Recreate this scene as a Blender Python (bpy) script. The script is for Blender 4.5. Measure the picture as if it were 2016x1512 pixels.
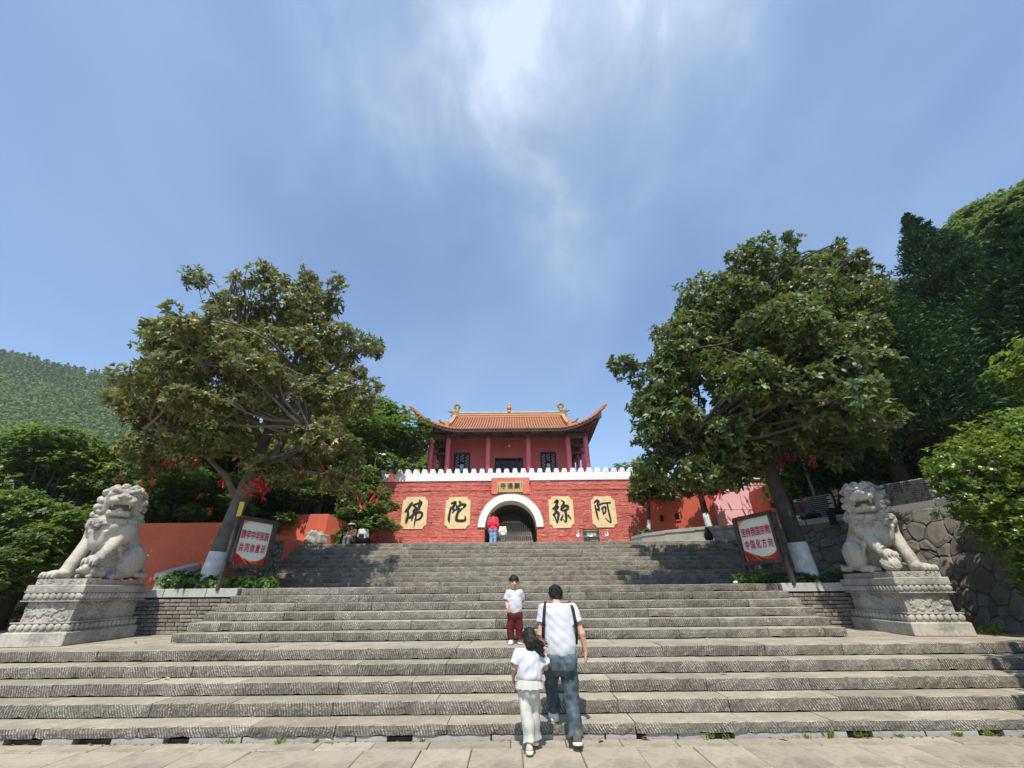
import bpy, bmesh, math, random
import numpy as np
from mathutils import Vector, Matrix, Euler
from mathutils import noise as mnoise

for o in list(bpy.data.objects):
    bpy.data.objects.remove(o)
random.seed(7)
rng = np.random.default_rng(7)
SC = bpy.context.scene
COL = SC.collection
R = math.radians

# ------------------------------------------------------------------ camera
cam_d = bpy.data.cameras.new('camera')
cam = bpy.data.objects.new('camera', cam_d)
COL.objects.link(cam)
cam_d.sensor_width = 36.0
cam_d.lens = 36.0 * 800.0 / 2016.0
cam_d.clip_start = 0.05
cam_d.clip_end = 3000
cam.location = (0, 0, 1.537)
cam.rotation_euler = (Matrix.Rotation(R(90 + 26.95), 3, 'X') @ Matrix.Rotation(R(-0.55), 3, 'Z')).to_euler()
SC.camera = cam

# ------------------------------------------------------------------ sun and sky
SUN_EL, SUN_AZ = R(60), R(-5)          # azimuth measured from straight behind the camera, towards the left
to_sun = Vector((math.sin(SUN_AZ) * math.cos(SUN_EL), -math.cos(SUN_AZ) * math.cos(SUN_EL), math.sin(SUN_EL)))
sd = bpy.data.lights.new('sun', 'SUN')
sd.energy = 3.5
sd.angle = R(0.53)
sd.color = (1.0, 0.945, 0.86)
sun = bpy.data.objects.new('sun', sd)
sun.rotation_euler = (-to_sun).to_track_quat('-Z', 'Y').to_euler()
sun.location = to_sun * 60
COL.objects.link(sun)

world = bpy.data.worlds.new('World')
SC.world = world
world.use_nodes = True
wt = world.node_tree
wt.nodes.clear()
def wn(t, **k):
    n = wt.nodes.new(t)
    for a, b in k.items():
        setattr(n, a, b)
    return n
def wmath(op, a, b=None, clamp=False):
    n = wn('ShaderNodeMath', operation=op, use_clamp=clamp)
    for i, v in enumerate((a, b)):
        if v is None: continue
        if isinstance(v, (int, float)): n.inputs[i].default_value = v
        else: wt.links.new(v, n.inputs[i])
    return n.outputs[0]
sky = wn('ShaderNodeTexSky', sky_type='NISHITA')
sky.sun_disc = False
sky.sun_elevation = SUN_EL
sky.sun_rotation = R(180 + 5)
sky.altitude = 60
sky.air_density = 1.0
sky.dust_density = 0.8
sky.ozone_density = 3.0
tc = wn('ShaderNodeTexCoord')
sep = wn('ShaderNodeSeparateXYZ')
wt.links.new(tc.outputs['Generated'], sep.inputs[0])
zc_ = wmath('ADD', wmath('MAXIMUM', sep.outputs[2], 0.0), 0.12)
comb = wn('ShaderNodeCombineXYZ')
wt.links.new(wmath('DIVIDE', sep.outputs[0], zc_), comb.inputs[0])
wt.links.new(wmath('DIVIDE', sep.outputs[1], zc_), comb.inputs[1])
def cloud_noise(scale, rot, sx, sy, detail, lo, hi, dist=0.0, off=(0, 0, 0), direct=False, sz=1.0):
    mp = wn('ShaderNodeMapping')
    mp.inputs['Rotation'].default_value = (0, 0, R(rot))
    mp.inputs['Scale'].default_value = (sx, sy, sz)
    mp.inputs['Location'].default_value = off
    wt.links.new(tc.outputs['Generated'] if direct else comb.outputs[0], mp.inputs[0])
    n = wn('ShaderNodeTexNoise')
    n.inputs['Scale'].default_value = scale
    n.inputs['Detail'].default_value = detail
    n.inputs['Roughness'].default_value = 0.55
    n.inputs['Distortion'].default_value = dist
    wt.links.new(mp.outputs[0], n.inputs['Vector'])
    mr = wn('ShaderNodeMapRange', interpolation_type='SMOOTHSTEP')
    mr.inputs['From Min'].default_value = lo
    mr.inputs['From Max'].default_value = hi
    wt.links.new(n.outputs[0], mr.inputs[0])
    return mr.outputs[0]
veil = cloud_noise(1.1, 12, 1.3, 0.7, 3, 0.35, 0.85, 0.4, (3.1, 1.2, 0))
wisp = cloud_noise(2.6, 8, 1.25, 1.1, 9, 0.28, 0.80, 0.5, (0.9, 2.6, 0.3), True, 1.5)
fibre = cloud_noise(6.5, -25, 1.5, 0.9, 9, 0.30, 0.78, 0.6, (2.1, 0.6, 0.9), True, 1.5)
wisp = wmath('MULTIPLY', wisp, wmath('ADD', wmath('MULTIPLY', fibre, 0.65), 0.50))
# the cirrus in view: centre lines of the streak as directions with a width each
def ray(u, v):
    dx, dy = u - 1008.0, v - 756.0
    ro, th = R(0.55), R(26.95)
    x = dx * math.cos(ro) - dy * math.sin(ro); y = dx * math.sin(ro) + dy * math.cos(ro)
    return Vector((x, 800 * math.cos(th) + y * math.sin(th), 800 * math.sin(th) - y * math.cos(th))).normalized()
acc = None
for (u, v, wdeg, amp) in ((900, -60, 17, .58), (950, 70, 9, .26), (760, 60, 12, .62), (1180, 40, 11, .75), (955, 150, 6, .26), (1320, -20, 14, .6), (1180, 180, 11, .38), (1400, 200, 10, .22), (700, 250, 10, .15),
                          (1000, 250, 7, .40), (1060, 360, 6, .46), (1105, 450, 5, .55), (1150, 520, 5, .50), (1180, 560, 4.5, .4), (1080, 540, 4.5, .40), (1000, 420, 9, .2), (1600, 400, 9, .25), (560, 120, 12, .18)):
    d = ray(u, v)
    vm = wn('ShaderNodeVectorMath', operation='DOT_PRODUCT')
    wt.links.new(tc.outputs['Generated'], vm.inputs[0])
    vm.inputs[1].default_value = d
    k = 1.0 / (1 - math.cos(R(wdeg)))
    e = wmath('EXPONENT', wmath('MULTIPLY', wmath('SUBTRACT', vm.outputs['Value'], 1.0), k))
    e = wmath('MULTIPLY', e, amp * .66)
    acc = e if acc is None else wmath('ADD', acc, e)
core = wmath('MULTIPLY', acc, wmath('ADD', wmath('MULTIPLY', wisp, 0.62), 0.13))
alpha = wmath('ADD', core, wmath('MULTIPLY', veil, 0.13))
alpha = wmath('MINIMUM', alpha, 0.66)
# haze towards the horizon
hz = wmath('POWER', wmath('SUBTRACT', 1.0, wmath('MAXIMUM', sep.outputs[2], 0.0)), 4.0)
hz = wmath('MULTIPLY', hz, 0.5)
tint = wn('ShaderNodeMix', data_type='RGBA', blend_type='MULTIPLY')
tint.inputs[0].default_value = 1.0
tint.inputs[7].default_value = (1.05, 1.15, 1.16, 1)
wt.links.new(sky.outputs[0], tint.inputs[6])
m0 = wn('ShaderNodeMix', data_type='RGBA')
wt.links.new(hz, m0.inputs[0])
wt.links.new(tint.outputs[2], m0.inputs[6])
m0.inputs[7].default_value = (2.3, 3.3, 5.1, 1)
m1 = wn('ShaderNodeMix', data_type='RGBA')
wt.links.new(alpha, m1.inputs[0])
wt.links.new(m0.outputs[2], m1.inputs[6])
m1.inputs[7].default_value = (5.3, 5.9, 6.5, 1)
bg = wn('ShaderNodeBackground')
bg.inputs['Strength'].default_value = 0.11
wt.links.new(m1.outputs[2], bg.inputs['Color'])
wo = wn('ShaderNodeOutputWorld')
wt.links.new(bg.outputs[0], wo.inputs['Surface'])

SC.view_settings.view_transform = 'Standard'
SC.view_settings.look = 'None'
SC.view_settings.exposure = 0.80
SC.view_settings.gamma = 1.0
SC.view_settings.use_curve_mapping = False
SC.render.engine = 'CYCLES'
SC.cycles.max_bounces = 6
SC.cycles.diffuse_bounces = 3
SC.cycles.transparent_max_bounces = 6
SC.cycles.use_denoising = True

# ------------------------------------------------------------------ mesh helpers
ORG = {}

def tag(o, label=None, cat=None, group=None, kind=None):
    if label: o['label'] = label
    if cat: o['category'] = cat
    if group: o['group'] = group
    if kind: o['kind'] = kind
    return o

def thing(name, loc, label, cat, group=None, rz=0, local=False):
    o = bpy.data.objects.new(name, None)
    o.empty_display_size = 0.2
    o.location = loc
    o.rotation_euler = (0, 0, rz)
    COL.objects.link(o)
    ORG[o] = Vector((0, 0, 0)) if local else Vector(loc)
    return tag(o, label, cat, group)

def raw_mesh(name, V, F):
    """V (n,3); F list of arrays (m,k)."""
    me = bpy.data.meshes.new(name)
    V = np.asarray(V, dtype=np.float32)
    if not isinstance(F, (list, tuple)): F = [F]
    F = [np.asarray(f, dtype=np.int32) for f in F if len(f)]
    me.vertices.add(len(V))
    me.vertices.foreach_set('co', V.ravel())
    nl = sum(f.size for f in F); npoly = sum(len(f) for f in F)
    me.loops.add(nl)
    me.loops.foreach_set('vertex_index', np.concatenate([f.ravel() for f in F]))
    st = []; c = 0
    for f in F:
        k = f.shape[1]
        st.append(c + np.arange(len(f)) * k); c += f.size
    me.polygons.add(npoly)
    me.polygons.foreach_set('loop_start', np.concatenate(st).astype(np.int32))
    me.update(calc_edges=True)
    me.validate()
    return me

def link(name, me, mat=None, parent=None, smooth=False):
    o = bpy.data.objects.new(name, me)
    COL.objects.link(o)
    if mat is not None and not me.materials: me.materials.append(mat)
    if smooth: me.polygons.foreach_set('use_smooth', np.ones(len(me.polygons), dtype=bool))
    if parent is not None:
        o.parent = parent
        ORG[o] = ORG[parent]
    return o

def np_obj(name, V, F, mat=None, parent=None, smooth=False):
    V = np.asarray(V, dtype=np.float64)
    if parent is not None: V = V - np.array(ORG[parent])
    return link(name, raw_mesh(name, V, F), mat, parent, smooth)

class MB:
    def __init__(s):
        s.v = []; s.f = []
    def add(s, vs, fs):
        b = len(s.v)
        s.v.extend([tuple(x) for x in vs])
        s.f.extend([tuple(i + b for i in f) for f in fs])
    def box(s, c, d, rz=0, taper=1.0, rot=None, top=None):
        """centre, full sizes; taper scales the top in x,y."""
        hx, hy, hz = d[0] / 2, d[1] / 2, d[2] / 2
        m = rot if rot is not None else Matrix.Rotation(rz, 3, 'Z')
        vs = []
        for z, k in ((-hz, 1), (hz, taper)):
            for x, y in ((-hx, -hy), (hx, -hy), (hx, hy), (-hx, hy)):
                vs.append(Vector(c) + m @ Vector((x * k, y * k, z)))
        s.add(vs, [(3, 2, 1, 0), (4, 5, 6, 7), (0, 1, 5, 4), (1, 2, 6, 5), (2, 3, 7, 6), (3, 0, 4, 7)])
    def bbox(s, x0, x1, y0, y1, z0, z1):
        s.box(((x0 + x1) / 2, (y0 + y1) / 2, (z0 + z1) / 2), (x1 - x0, y1 - y0, z1 - z0))
    def bar(s, a, b, w, h=None, up=(0, 0, 1)):
        h = h or w
        a = Vector(a); b = Vector(b); d = (b - a).normalized()
        u = Vector(up)
        if abs(d.dot(u)) > .97: u = Vector((0, 1, 0))
        sx = d.cross(u).normalized(); sy = sx.cross(d)
        vs = []
        for p in (a, b):
            for i, j in ((-1, -1), (1, -1), (1, 1), (-1, 1)):
                vs.append(p + sx * (i * w / 2) + sy * (j * h / 2))
        s.add(vs, [(0, 1, 2, 3), (7, 6, 5, 4), (4, 5, 1, 0), (5, 6, 2, 1), (6, 7, 3, 2), (7, 4, 0, 3)])
    def tube(s, pts, rad, n=8, cap=True):
        pts = [Vector(p) for p in pts]
        if isinstance(rad, (int, float)): rad = [rad] * len(pts)
        prev = None; rings = []
        for i, p in enumerate(pts):
            d = (pts[min(i + 1, len(pts) - 1)] - pts[max(i - 1, 0)])
            if d.length < 1e-9: d = Vector((0, 0, 1))
            d.normalize()
            if prev is None:
                u = Vector((1, 0, 0)) if abs(d.x) < .9 else Vector((0, 1, 0))
                u = (u - d * u.dot(d)).normalized()
            else:
                u = (prev - d * prev.dot(d))
                u = u.normalized() if u.length > 1e-6 else prev
            prev = u
            w = d.cross(u)
            rings.append([p + (u * math.cos(2 * math.pi * k / n) + w * math.sin(2 * math.pi * k / n)) * rad[i] for k in range(n)])
        vs = [v for r in rings for v in r]
        fs = []
        for i in range(len(rings) - 1):
            for k in range(n):
                a = i * n + k; b = i * n + (k + 1) % n
                fs.append((a, b, b + n, a + n))
        if cap:
            fs.append(tuple(range(n))[::-1])
            fs.append(tuple(range((len(rings) - 1) * n, len(rings) * n)))
        s.add(vs, fs)
    def sphere(s, c, r, nu=10, nv=6, rot=None):
        if isinstance(r, (int, float)): r = (r, r, r)
        c = Vector(c)
        vs = []
        for j in range(nv + 1):
            ph = math.pi * j / nv
            for i in range(nu):
                th = 2 * math.pi * i / nu
                v = Vector((r[0] * math.sin(ph) * math.cos(th), r[1] * math.sin(ph) * math.sin(th), r[2] * math.cos(ph)))
                if rot is not None: v = rot @ v
                vs.append(c + v)
        fs = []
        for j in range(nv):
            for i in range(nu):
                a = j * nu + i; b = j * nu + (i + 1) % nu
                if j == 0: fs.append((a, a + nu, b + nu))
                elif j == nv - 1: fs.append((a, a + nu, b))
                else: fs.append((a, a + nu, b + nu, b))
        s.add(vs, fs)
    def lathe(s, c, prof, n=16):
        c = Vector(c)
        vs = [c + Vector((r * math.cos(2 * math.pi * k / n), r * math.sin(2 * math.pi * k / n), z)) for r, z in prof for k in range(n)]
        fs = []
        for i in range(len(prof) - 1):
            for k in range(n):
                a = i * n + k; b = i * n + (k + 1) % n
                fs.append((a, b, b + n, a + n))
        fs.append(tuple(range(n))[::-1]); fs.append(tuple(range((len(prof) - 1) * n, len(prof) * n)))
        s.add(vs, fs)
    def prism(s, poly, axis, a0, a1):
        """poly: 2D points; axis 'y' -> (x,z) polygon extruded in y; 'z' -> (x,y) polygon in z; 'x' -> (y,z) in x."""
        n = len(poly)
        def mk(p, a):
            if axis == 'y': return (p[0], a, p[1])
            if axis == 'z': return (p[0], p[1], a)
            return (a, p[0], p[1])
        vs = [mk(p, a0) for p in poly] + [mk(p, a1) for p in poly]
        fs = [tuple(range(n)), tuple(range(2 * n - 1, n - 1, -1))]
        for i in range(n):
            j = (i + 1) % n
            fs.append((i, i + n, j + n, j))
        s.add(vs, fs)
    def build(s, name, mat=None, parent=None, smooth=False, fixn=True):
        me = bpy.data.meshes.new(name)
        off = ORG[parent] if parent is not None else Vector((0, 0, 0))
        me.from_pydata([(v[0] - off[0], v[1] - off[1], v[2] - off[2]) for v in s.v], [], s.f)
        if fixn:
            bm = bmesh.new(); bm.from_mesh(me)
            bmesh.ops.recalc_face_normals(bm, faces=bm.faces)
            bm.to_mesh(me); bm.free()
        me.update()
        return link(name, me, mat, parent, smooth)

def bevel(o, w=0.01, seg=1, ang=35):
    m = o.modifiers.new('bevel', 'BEVEL')
    m.width = w; m.segments = seg; m.limit_method = 'ANGLE'; m.angle_limit = R(ang)
    return o

# ------------------------------------------------------------------ signed-distance sculpting
class SDF:
    def __init__(s, lo, hi, h):
        s.lo = np.array(lo, float); s.h = h
        s.n = np.ceil((np.array(hi, float) - s.lo) / h).astype(int) + 1
        s.f = np.full(s.n, 0.3, dtype=np.float32)
    def _sub(s, lo, hi, pad):
        a = np.clip(np.floor((np.array(lo) - pad - s.lo) / s.h).astype(int), 0, s.n)
        b = np.clip(np.ceil((np.array(hi) + pad - s.lo) / s.h).astype(int) + 1, 0, s.n)
        sl = tuple(slice(i, j) for i, j in zip(a, b))
        g = [s.lo[i] + s.h * np.arange(a[i], b[i]) for i in range(3)]
        X, Y, Z = np.meshgrid(*g, indexing='ij', sparse=True)
        return sl, X, Y, Z
    def _comb(s, sl, d, k, op):
        a = s.f[sl]
        if a.size == 0: return
        if op == 'sub': d = -d
        if k <= 0:
            s.f[sl] = np.minimum(a, d) if op == 'add' else np.maximum(a, d)
            return
        if op == 'add':
            hh = np.clip(.5 + .5 * (d - a) / k, 0, 1)
            s.f[sl] = d + (a - d) * hh - k * hh * (1 - hh)
        else:
            hh = np.clip(.5 - .5 * (d - a) / k, 0, 1)
            s.f[sl] = d + (a - d) * hh + k * hh * (1 - hh)
    def ell(s, c, r, rot=None, k=0.03, op='add'):
        if isinstance(r, (int, float)): r = (r, r, r)
        m = max(r)
        ext = np.array(r) if rot is None else np.array([m, m, m])
        sl, X, Y, Z = s._sub(np.array(c) - ext, np.array(c) + ext, k + 4 * s.h)
        x, y, z = X - c[0], Y - c[1], Z - c[2]
        if rot is not None:
            M = rot.transposed()
            x, y, z = (M[0][0] * x + M[0][1] * y + M[0][2] * z, M[1][0] * x + M[1][1] * y + M[1][2] * z, M[2][0] * x + M[2][1] * y + M[2][2] * z)
        k0 = np.sqrt((x / r[0]) ** 2 + (y / r[1]) ** 2 + (z / r[2]) ** 2)
        k1 = np.sqrt((x / r[0] ** 2) ** 2 + (y / r[1] ** 2) ** 2 + (z / r[2] ** 2) ** 2) + 1e-9
        s._comb(sl, k0 * (k0 - 1) / k1, k, op)
    def cap(s, a, b, ra, rb=None, k=0.03, op='add', flat=None):
        rb = ra if rb is None else rb
        a = np.array(a, float); b = np.array(b, float); m = max(ra, rb)
        sl, X, Y, Z = s._sub(np.minimum(a, b) - m, np.maximum(a, b) + m, k + 4 * s.h)
        ba = b - a; L2 = max(ba @ ba, 1e-12)
        x, y, z = X - a[0], Y - a[1], Z - a[2]
        t0 = (x * ba[0] + y * ba[1] + z * ba[2]) / L2
        t = np.clip(t0, 0, 1)
        d = np.sqrt((x - t * ba[0]) ** 2 + (y - t * ba[1]) ** 2 + (z - t * ba[2]) ** 2) - (ra + (rb - ra) * t)
        if flat:      # cut the far end square
            d = np.maximum(d, (t0 - 1) * math.sqrt(L2))
        s._comb(sl, d, k, op)
    def path(s, pts, rs, k=0.02):
        for i in range(len(pts) - 1):
            s.cap(pts[i], pts[i + 1], rs[i], rs[i + 1], k)
    def box(s, c, hs, rnd=0.01, rot=None, k=0.02, op='add'):
        m = math.sqrt(sum(q * q for q in hs)) if rot is not None else None
        ext = np.array([m] * 3) if rot is not None else np.array(hs)
        sl, X, Y, Z = s._sub(np.array(c) - ext, np.array(c) + ext, k + 4 * s.h)
        x, y, z = X - c[0], Y - c[1], Z - c[2]
        if rot is not None:
            M = rot.transposed()
            x, y, z = (M[0][0] * x + M[0][1] * y + M[0][2] * z, M[1][0] * x + M[1][1] * y + M[1][2] * z, M[2][0] * x + M[2][1] * y + M[2][2] * z)
        qx, qy, qz = np.abs(x) - hs[0] + rnd, np.abs(y) - hs[1] + rnd, np.abs(z) - hs[2] + rnd
        d = np.sqrt(np.maximum(qx, 0) ** 2 + np.maximum(qy, 0) ** 2 + np.maximum(qz, 0) ** 2) + np.minimum(np.maximum(np.maximum(qx, qy), qz), 0) - rnd
        s._comb(sl, d, k, op)
    def plane_cut(s, p, n):
        """keep the side n points away from"""
        n = np.array(n, float) / np.linalg.norm(n)
        g = [s.lo[i] + s.h * np.arange(s.n[i]) for i in range(3)]
        X, Y, Z = np.meshgrid(*g, indexing='ij', sparse=True)
        s.f = np.maximum(s.f, (X - p[0]) * n[0] + (Y - p[1]) * n[1] + (Z - p[2]) * n[2]).astype(np.float32)
    def ripple(s, amp, freq, seed=0, stretch=(1, 1, 1)):
        r = np.random.default_rng(seed)
        g = [s.lo[i] + s.h * np.arange(s.n[i]) for i in range(3)]
        X, Y, Z = np.meshgrid(*g, indexing='ij', sparse=True)
        t = 0
        for q in range(7):
            d = r.normal(size=3) * np.array(stretch); d = d / np.linalg.norm(d) * freq * r.uniform(.6, 1.7)
            t = t + np.sin(X * d[0] + Y * d[1] + Z * d[2] + r.uniform(0, 6.28)) * r.uniform(.4, 1)
        s.f = (s.f + amp * t / 2.6).astype(np.float32)
    def arrays(s):
        f = s.f
        f[0] = f[-1] = .3; f[:, 0] = f[:, -1] = .3; f[:, :, 0] = f[:, :, -1] = .3
        ins = f < 0
        cnt = np.zeros(np.array(f.shape) - 1, dtype=np.int8)
        cs = [(i, j, k) for i in (0, 1) for j in (0, 1) for k in (0, 1)]
        nx, ny, nz = f.shape
        for c in cs:
            cnt += ins[c[0]:nx - 1 + c[0], c[1]:ny - 1 + c[1], c[2]:nz - 1 + c[2]]
        idx = np.argwhere((cnt > 0) & (cnt < 8))
        acc = np.zeros((len(idx), 3)); num = np.zeros(len(idx))
        for c in cs:
            for ax in range(3):
                if c[ax]: continue
                c2 = list(c); c2[ax] = 1
                v0 = f[idx[:, 0] + c[0], idx[:, 1] + c[1], idx[:, 2] + c[2]]
                v1 = f[idx[:, 0] + c2[0], idx[:, 1] + c2[1], idx[:, 2] + c2[2]]
                m = (v0 < 0) != (v1 < 0)
                t = np.where(m, v0 / np.where(m, v0 - v1, 1), 0)
                p = np.tile(np.array(c, float), (len(idx), 1)); p[:, ax] += t
                acc[m] += p[m]; num[m] += 1
        V = (idx + acc / num[:, None]) * s.h + s.lo
        mp = np.full(cnt.shape, -1, dtype=np.int64)
        mp[idx[:, 0], idx[:, 1], idx[:, 2]] = np.arange(len(idx))
        Fs = []
        for ax in range(3):
            u, w = [(1, 2), (2, 0), (0, 1)][ax]
            sl0 = [slice(None)] * 3; sl1 = [slice(None)] * 3
            sl0[ax] = slice(0, -1); sl1[ax] = slice(1, None)
            a, b = ins[tuple(sl0)], ins[tuple(sl1)]
            for flip, m in ((False, a & ~b), (True, ~a & b)):
                e = np.argwhere(m)
                e = e[(e[:, u] > 0) & (e[:, w] > 0) & (e[:, u] < f.shape[u] - 1) & (e[:, w] < f.shape[w] - 1)]
                if not len(e): continue
                def cell(du, dw):
                    q = e.copy(); q[:, u] -= du; q[:, w] -= dw
                    return mp[q[:, 0], q[:, 1], q[:, 2]]
                quad = np.stack([cell(0, 0), cell(1, 0), cell(1, 1), cell(0, 1)], 1)
                Fs.append(quad[:, ::-1] if flip else quad)
        F = np.concatenate(Fs)
        F = F[(F >= 0).all(1)]
        return V, F
    def build(s, name, mat, parent=None):
        V, F = s.arrays()
        return np_obj(name, V, F, mat, parent, smooth=True)
# ------------------------------------------------------------------ materials
class NT:
    def __init__(s, name):
        s.m = bpy.data.materials.new(name); s.m.use_nodes = True
        s.t = s.m.node_tree; s.b = s.t.nodes['Principled BSDF']; s.out = s.t.nodes['Material Output']
    def n(s, ty, **k):
        x = s.t.nodes.new(ty)
        for a, b in k.items(): setattr(x, a, b)
        return x
    def l(s, a, b): s.t.links.new(a, b)
    def val(s, sock, v):
        if isinstance(v, bpy.types.NodeSocket): s.l(v, sock)
        elif isinstance(v, (tuple, list)) and len(v) == 3 and sock.type == 'RGBA': sock.default_value = (*v, 1)
        else: sock.default_value = v
    def math(s, op, a, b=0.0, clamp=False):
        x = s.n('ShaderNodeMath', operation=op, use_clamp=clamp)
        s.val(x.inputs[0], a); s.val(x.inputs[1], b)
        return x.outputs[0]
    def coord(s, kind='Object'):
        return s.n('ShaderNodeTexCoord').outputs[kind]
    def map(s, v, sc=(1, 1, 1), rot=(0, 0, 0), loc=(0, 0, 0)):
        x = s.n('ShaderNodeMapping')
        s.l(v, x.inputs[0])
        s.val(x.inputs['Scale'], sc); x.inputs['Rotation'].default_value = rot; s.val(x.inputs['Location'], loc)
        return x.outputs[0]
    def noise(s, v, scale, detail=4, rough=.55, dist=0):
        x = s.n('ShaderNodeTexNoise')
        s.l(v, x.inputs['Vector']); x.inputs['Scale'].default_value = scale
        x.inputs['Detail'].default_value = detail; x.inputs['Roughness'].default_value = rough; x.inputs['Distortion'].default_value = dist
        return x.outputs[0]
    def ramp(s, v, lo, hi, a=0.0, b=1.0, smooth=True):
        x = s.n('ShaderNodeMapRange', interpolation_type='SMOOTHSTEP' if smooth else 'LINEAR')
        s.val(x.inputs['Value'], v)
        for q, w in (('From Min', lo), ('From Max', hi), ('To Min', a), ('To Max', b)): x.inputs[q].default_value = w
        return x.outputs[0]
    def mix(s, f, a, b, blend='MIX'):
        x = s.n('ShaderNodeMix', data_type='RGBA', blend_type=blend)
        s.val(x.inputs[0], f); s.val(x.inputs[6], a); s.val(x.inputs[7], b)
        return x.outputs[2]
    def hsv(s, col, h=.5, sa=1.0, v=1.0):
        x = s.n('ShaderNodeHueSaturation')
        s.val(x.inputs['Color'], col); s.val(x.inputs['Hue'], h); s.val(x.inputs['Saturation'], sa); s.val(x.inputs['Value'], v)
        return x.outputs[0]
    def bump(s, h, strength=.5, dist=.01, prev=None):
        x = s.n('ShaderNodeBump')
        s.val(x.inputs['Height'], h); x.inputs['Strength'].default_value = strength; x.inputs['Distance'].default_value = dist
        if prev is not None: s.l(prev, x.inputs['Normal'])
        return x.outputs[0]
    def objrand(s): return s.n('ShaderNodeObjectInfo').outputs['Random']
    def island(s): return s.n('ShaderNodeNewGeometry').outputs['Random Per Island']
    def done(s, col, rough=.8, nrm=None, spec=.35, metal=0):
        s.val(s.b.inputs['Base Color'], col); s.val(s.b.inputs['Roughness'], rough)
        s.b.inputs['Specular IOR Level'].default_value = spec; s.b.inputs['Metallic'].default_value = metal
        if nrm is not None: s.l(nrm, s.b.inputs['Normal'])
        return s.m

def plain(name, col, rough=.7, var=.25, scale=6, bump=.15, spec=.35, metal=0, bscale=None, bdist=.004, rand=0.0):
    t = NT(name); c = t.coord()
    n1 = t.noise(c, scale, 5); n2 = t.noise(c, bscale or scale * 9, 3)
    d = tuple(q * (1 - var) for q in col); e = tuple(min(1, q * (1 + var)) for q in col)
    cc = t.mix(t.ramp(n1, .3, .7), d, e)
    if rand: cc = t.hsv(cc, v=t.ramp(t.objrand(), 0, 1, 1 - rand, 1 + rand, False))
    return t.done(cc, rough, t.bump(n2, bump, bdist), spec, metal)

def weathered(name, col, dirt, amount=.5, rough=.85, scale=1.5, streak=False, rand=.0, bump=.3, bscale=40, bdist=.006, isl=0.0, thr=(.42, .68)):
    """base colour with blotchy stains (and rain streaks)"""
    t = NT(name); c = t.coord()
    big = t.noise(c, scale, 6, .6); fine = t.noise(c, scale * 14, 5, .65)
    st = t.ramp(t.math('ADD', t.math('MULTIPLY', big, .6), t.math('MULTIPLY', fine, .4)), *thr)
    cc = t.mix(t.math('MULTIPLY', st, amount), col, dirt)
    if streak:
        sn = t.noise(t.map(c, (9, 9, .7)), 1.0, 4, .6)
        cc = t.mix(t.ramp(sn, .55, .8, 0, amount * .8), cc, dirt)
    if rand: cc = t.hsv(cc, v=t.ramp(t.objrand(), 0, 1, 1 - rand, 1 + rand, False))
    if isl: cc = t.hsv(cc, v=t.ramp(t.island(), 0, 1, 1 - isl, 1 + isl, False))
    h = t.math('ADD', t.math('MULTIPLY', t.noise(c, bscale, 4, .6), .6), t.math('MULTIPLY', fine, .7))
    return t.done(cc, rough, t.bump(h, bump, bdist))

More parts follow.
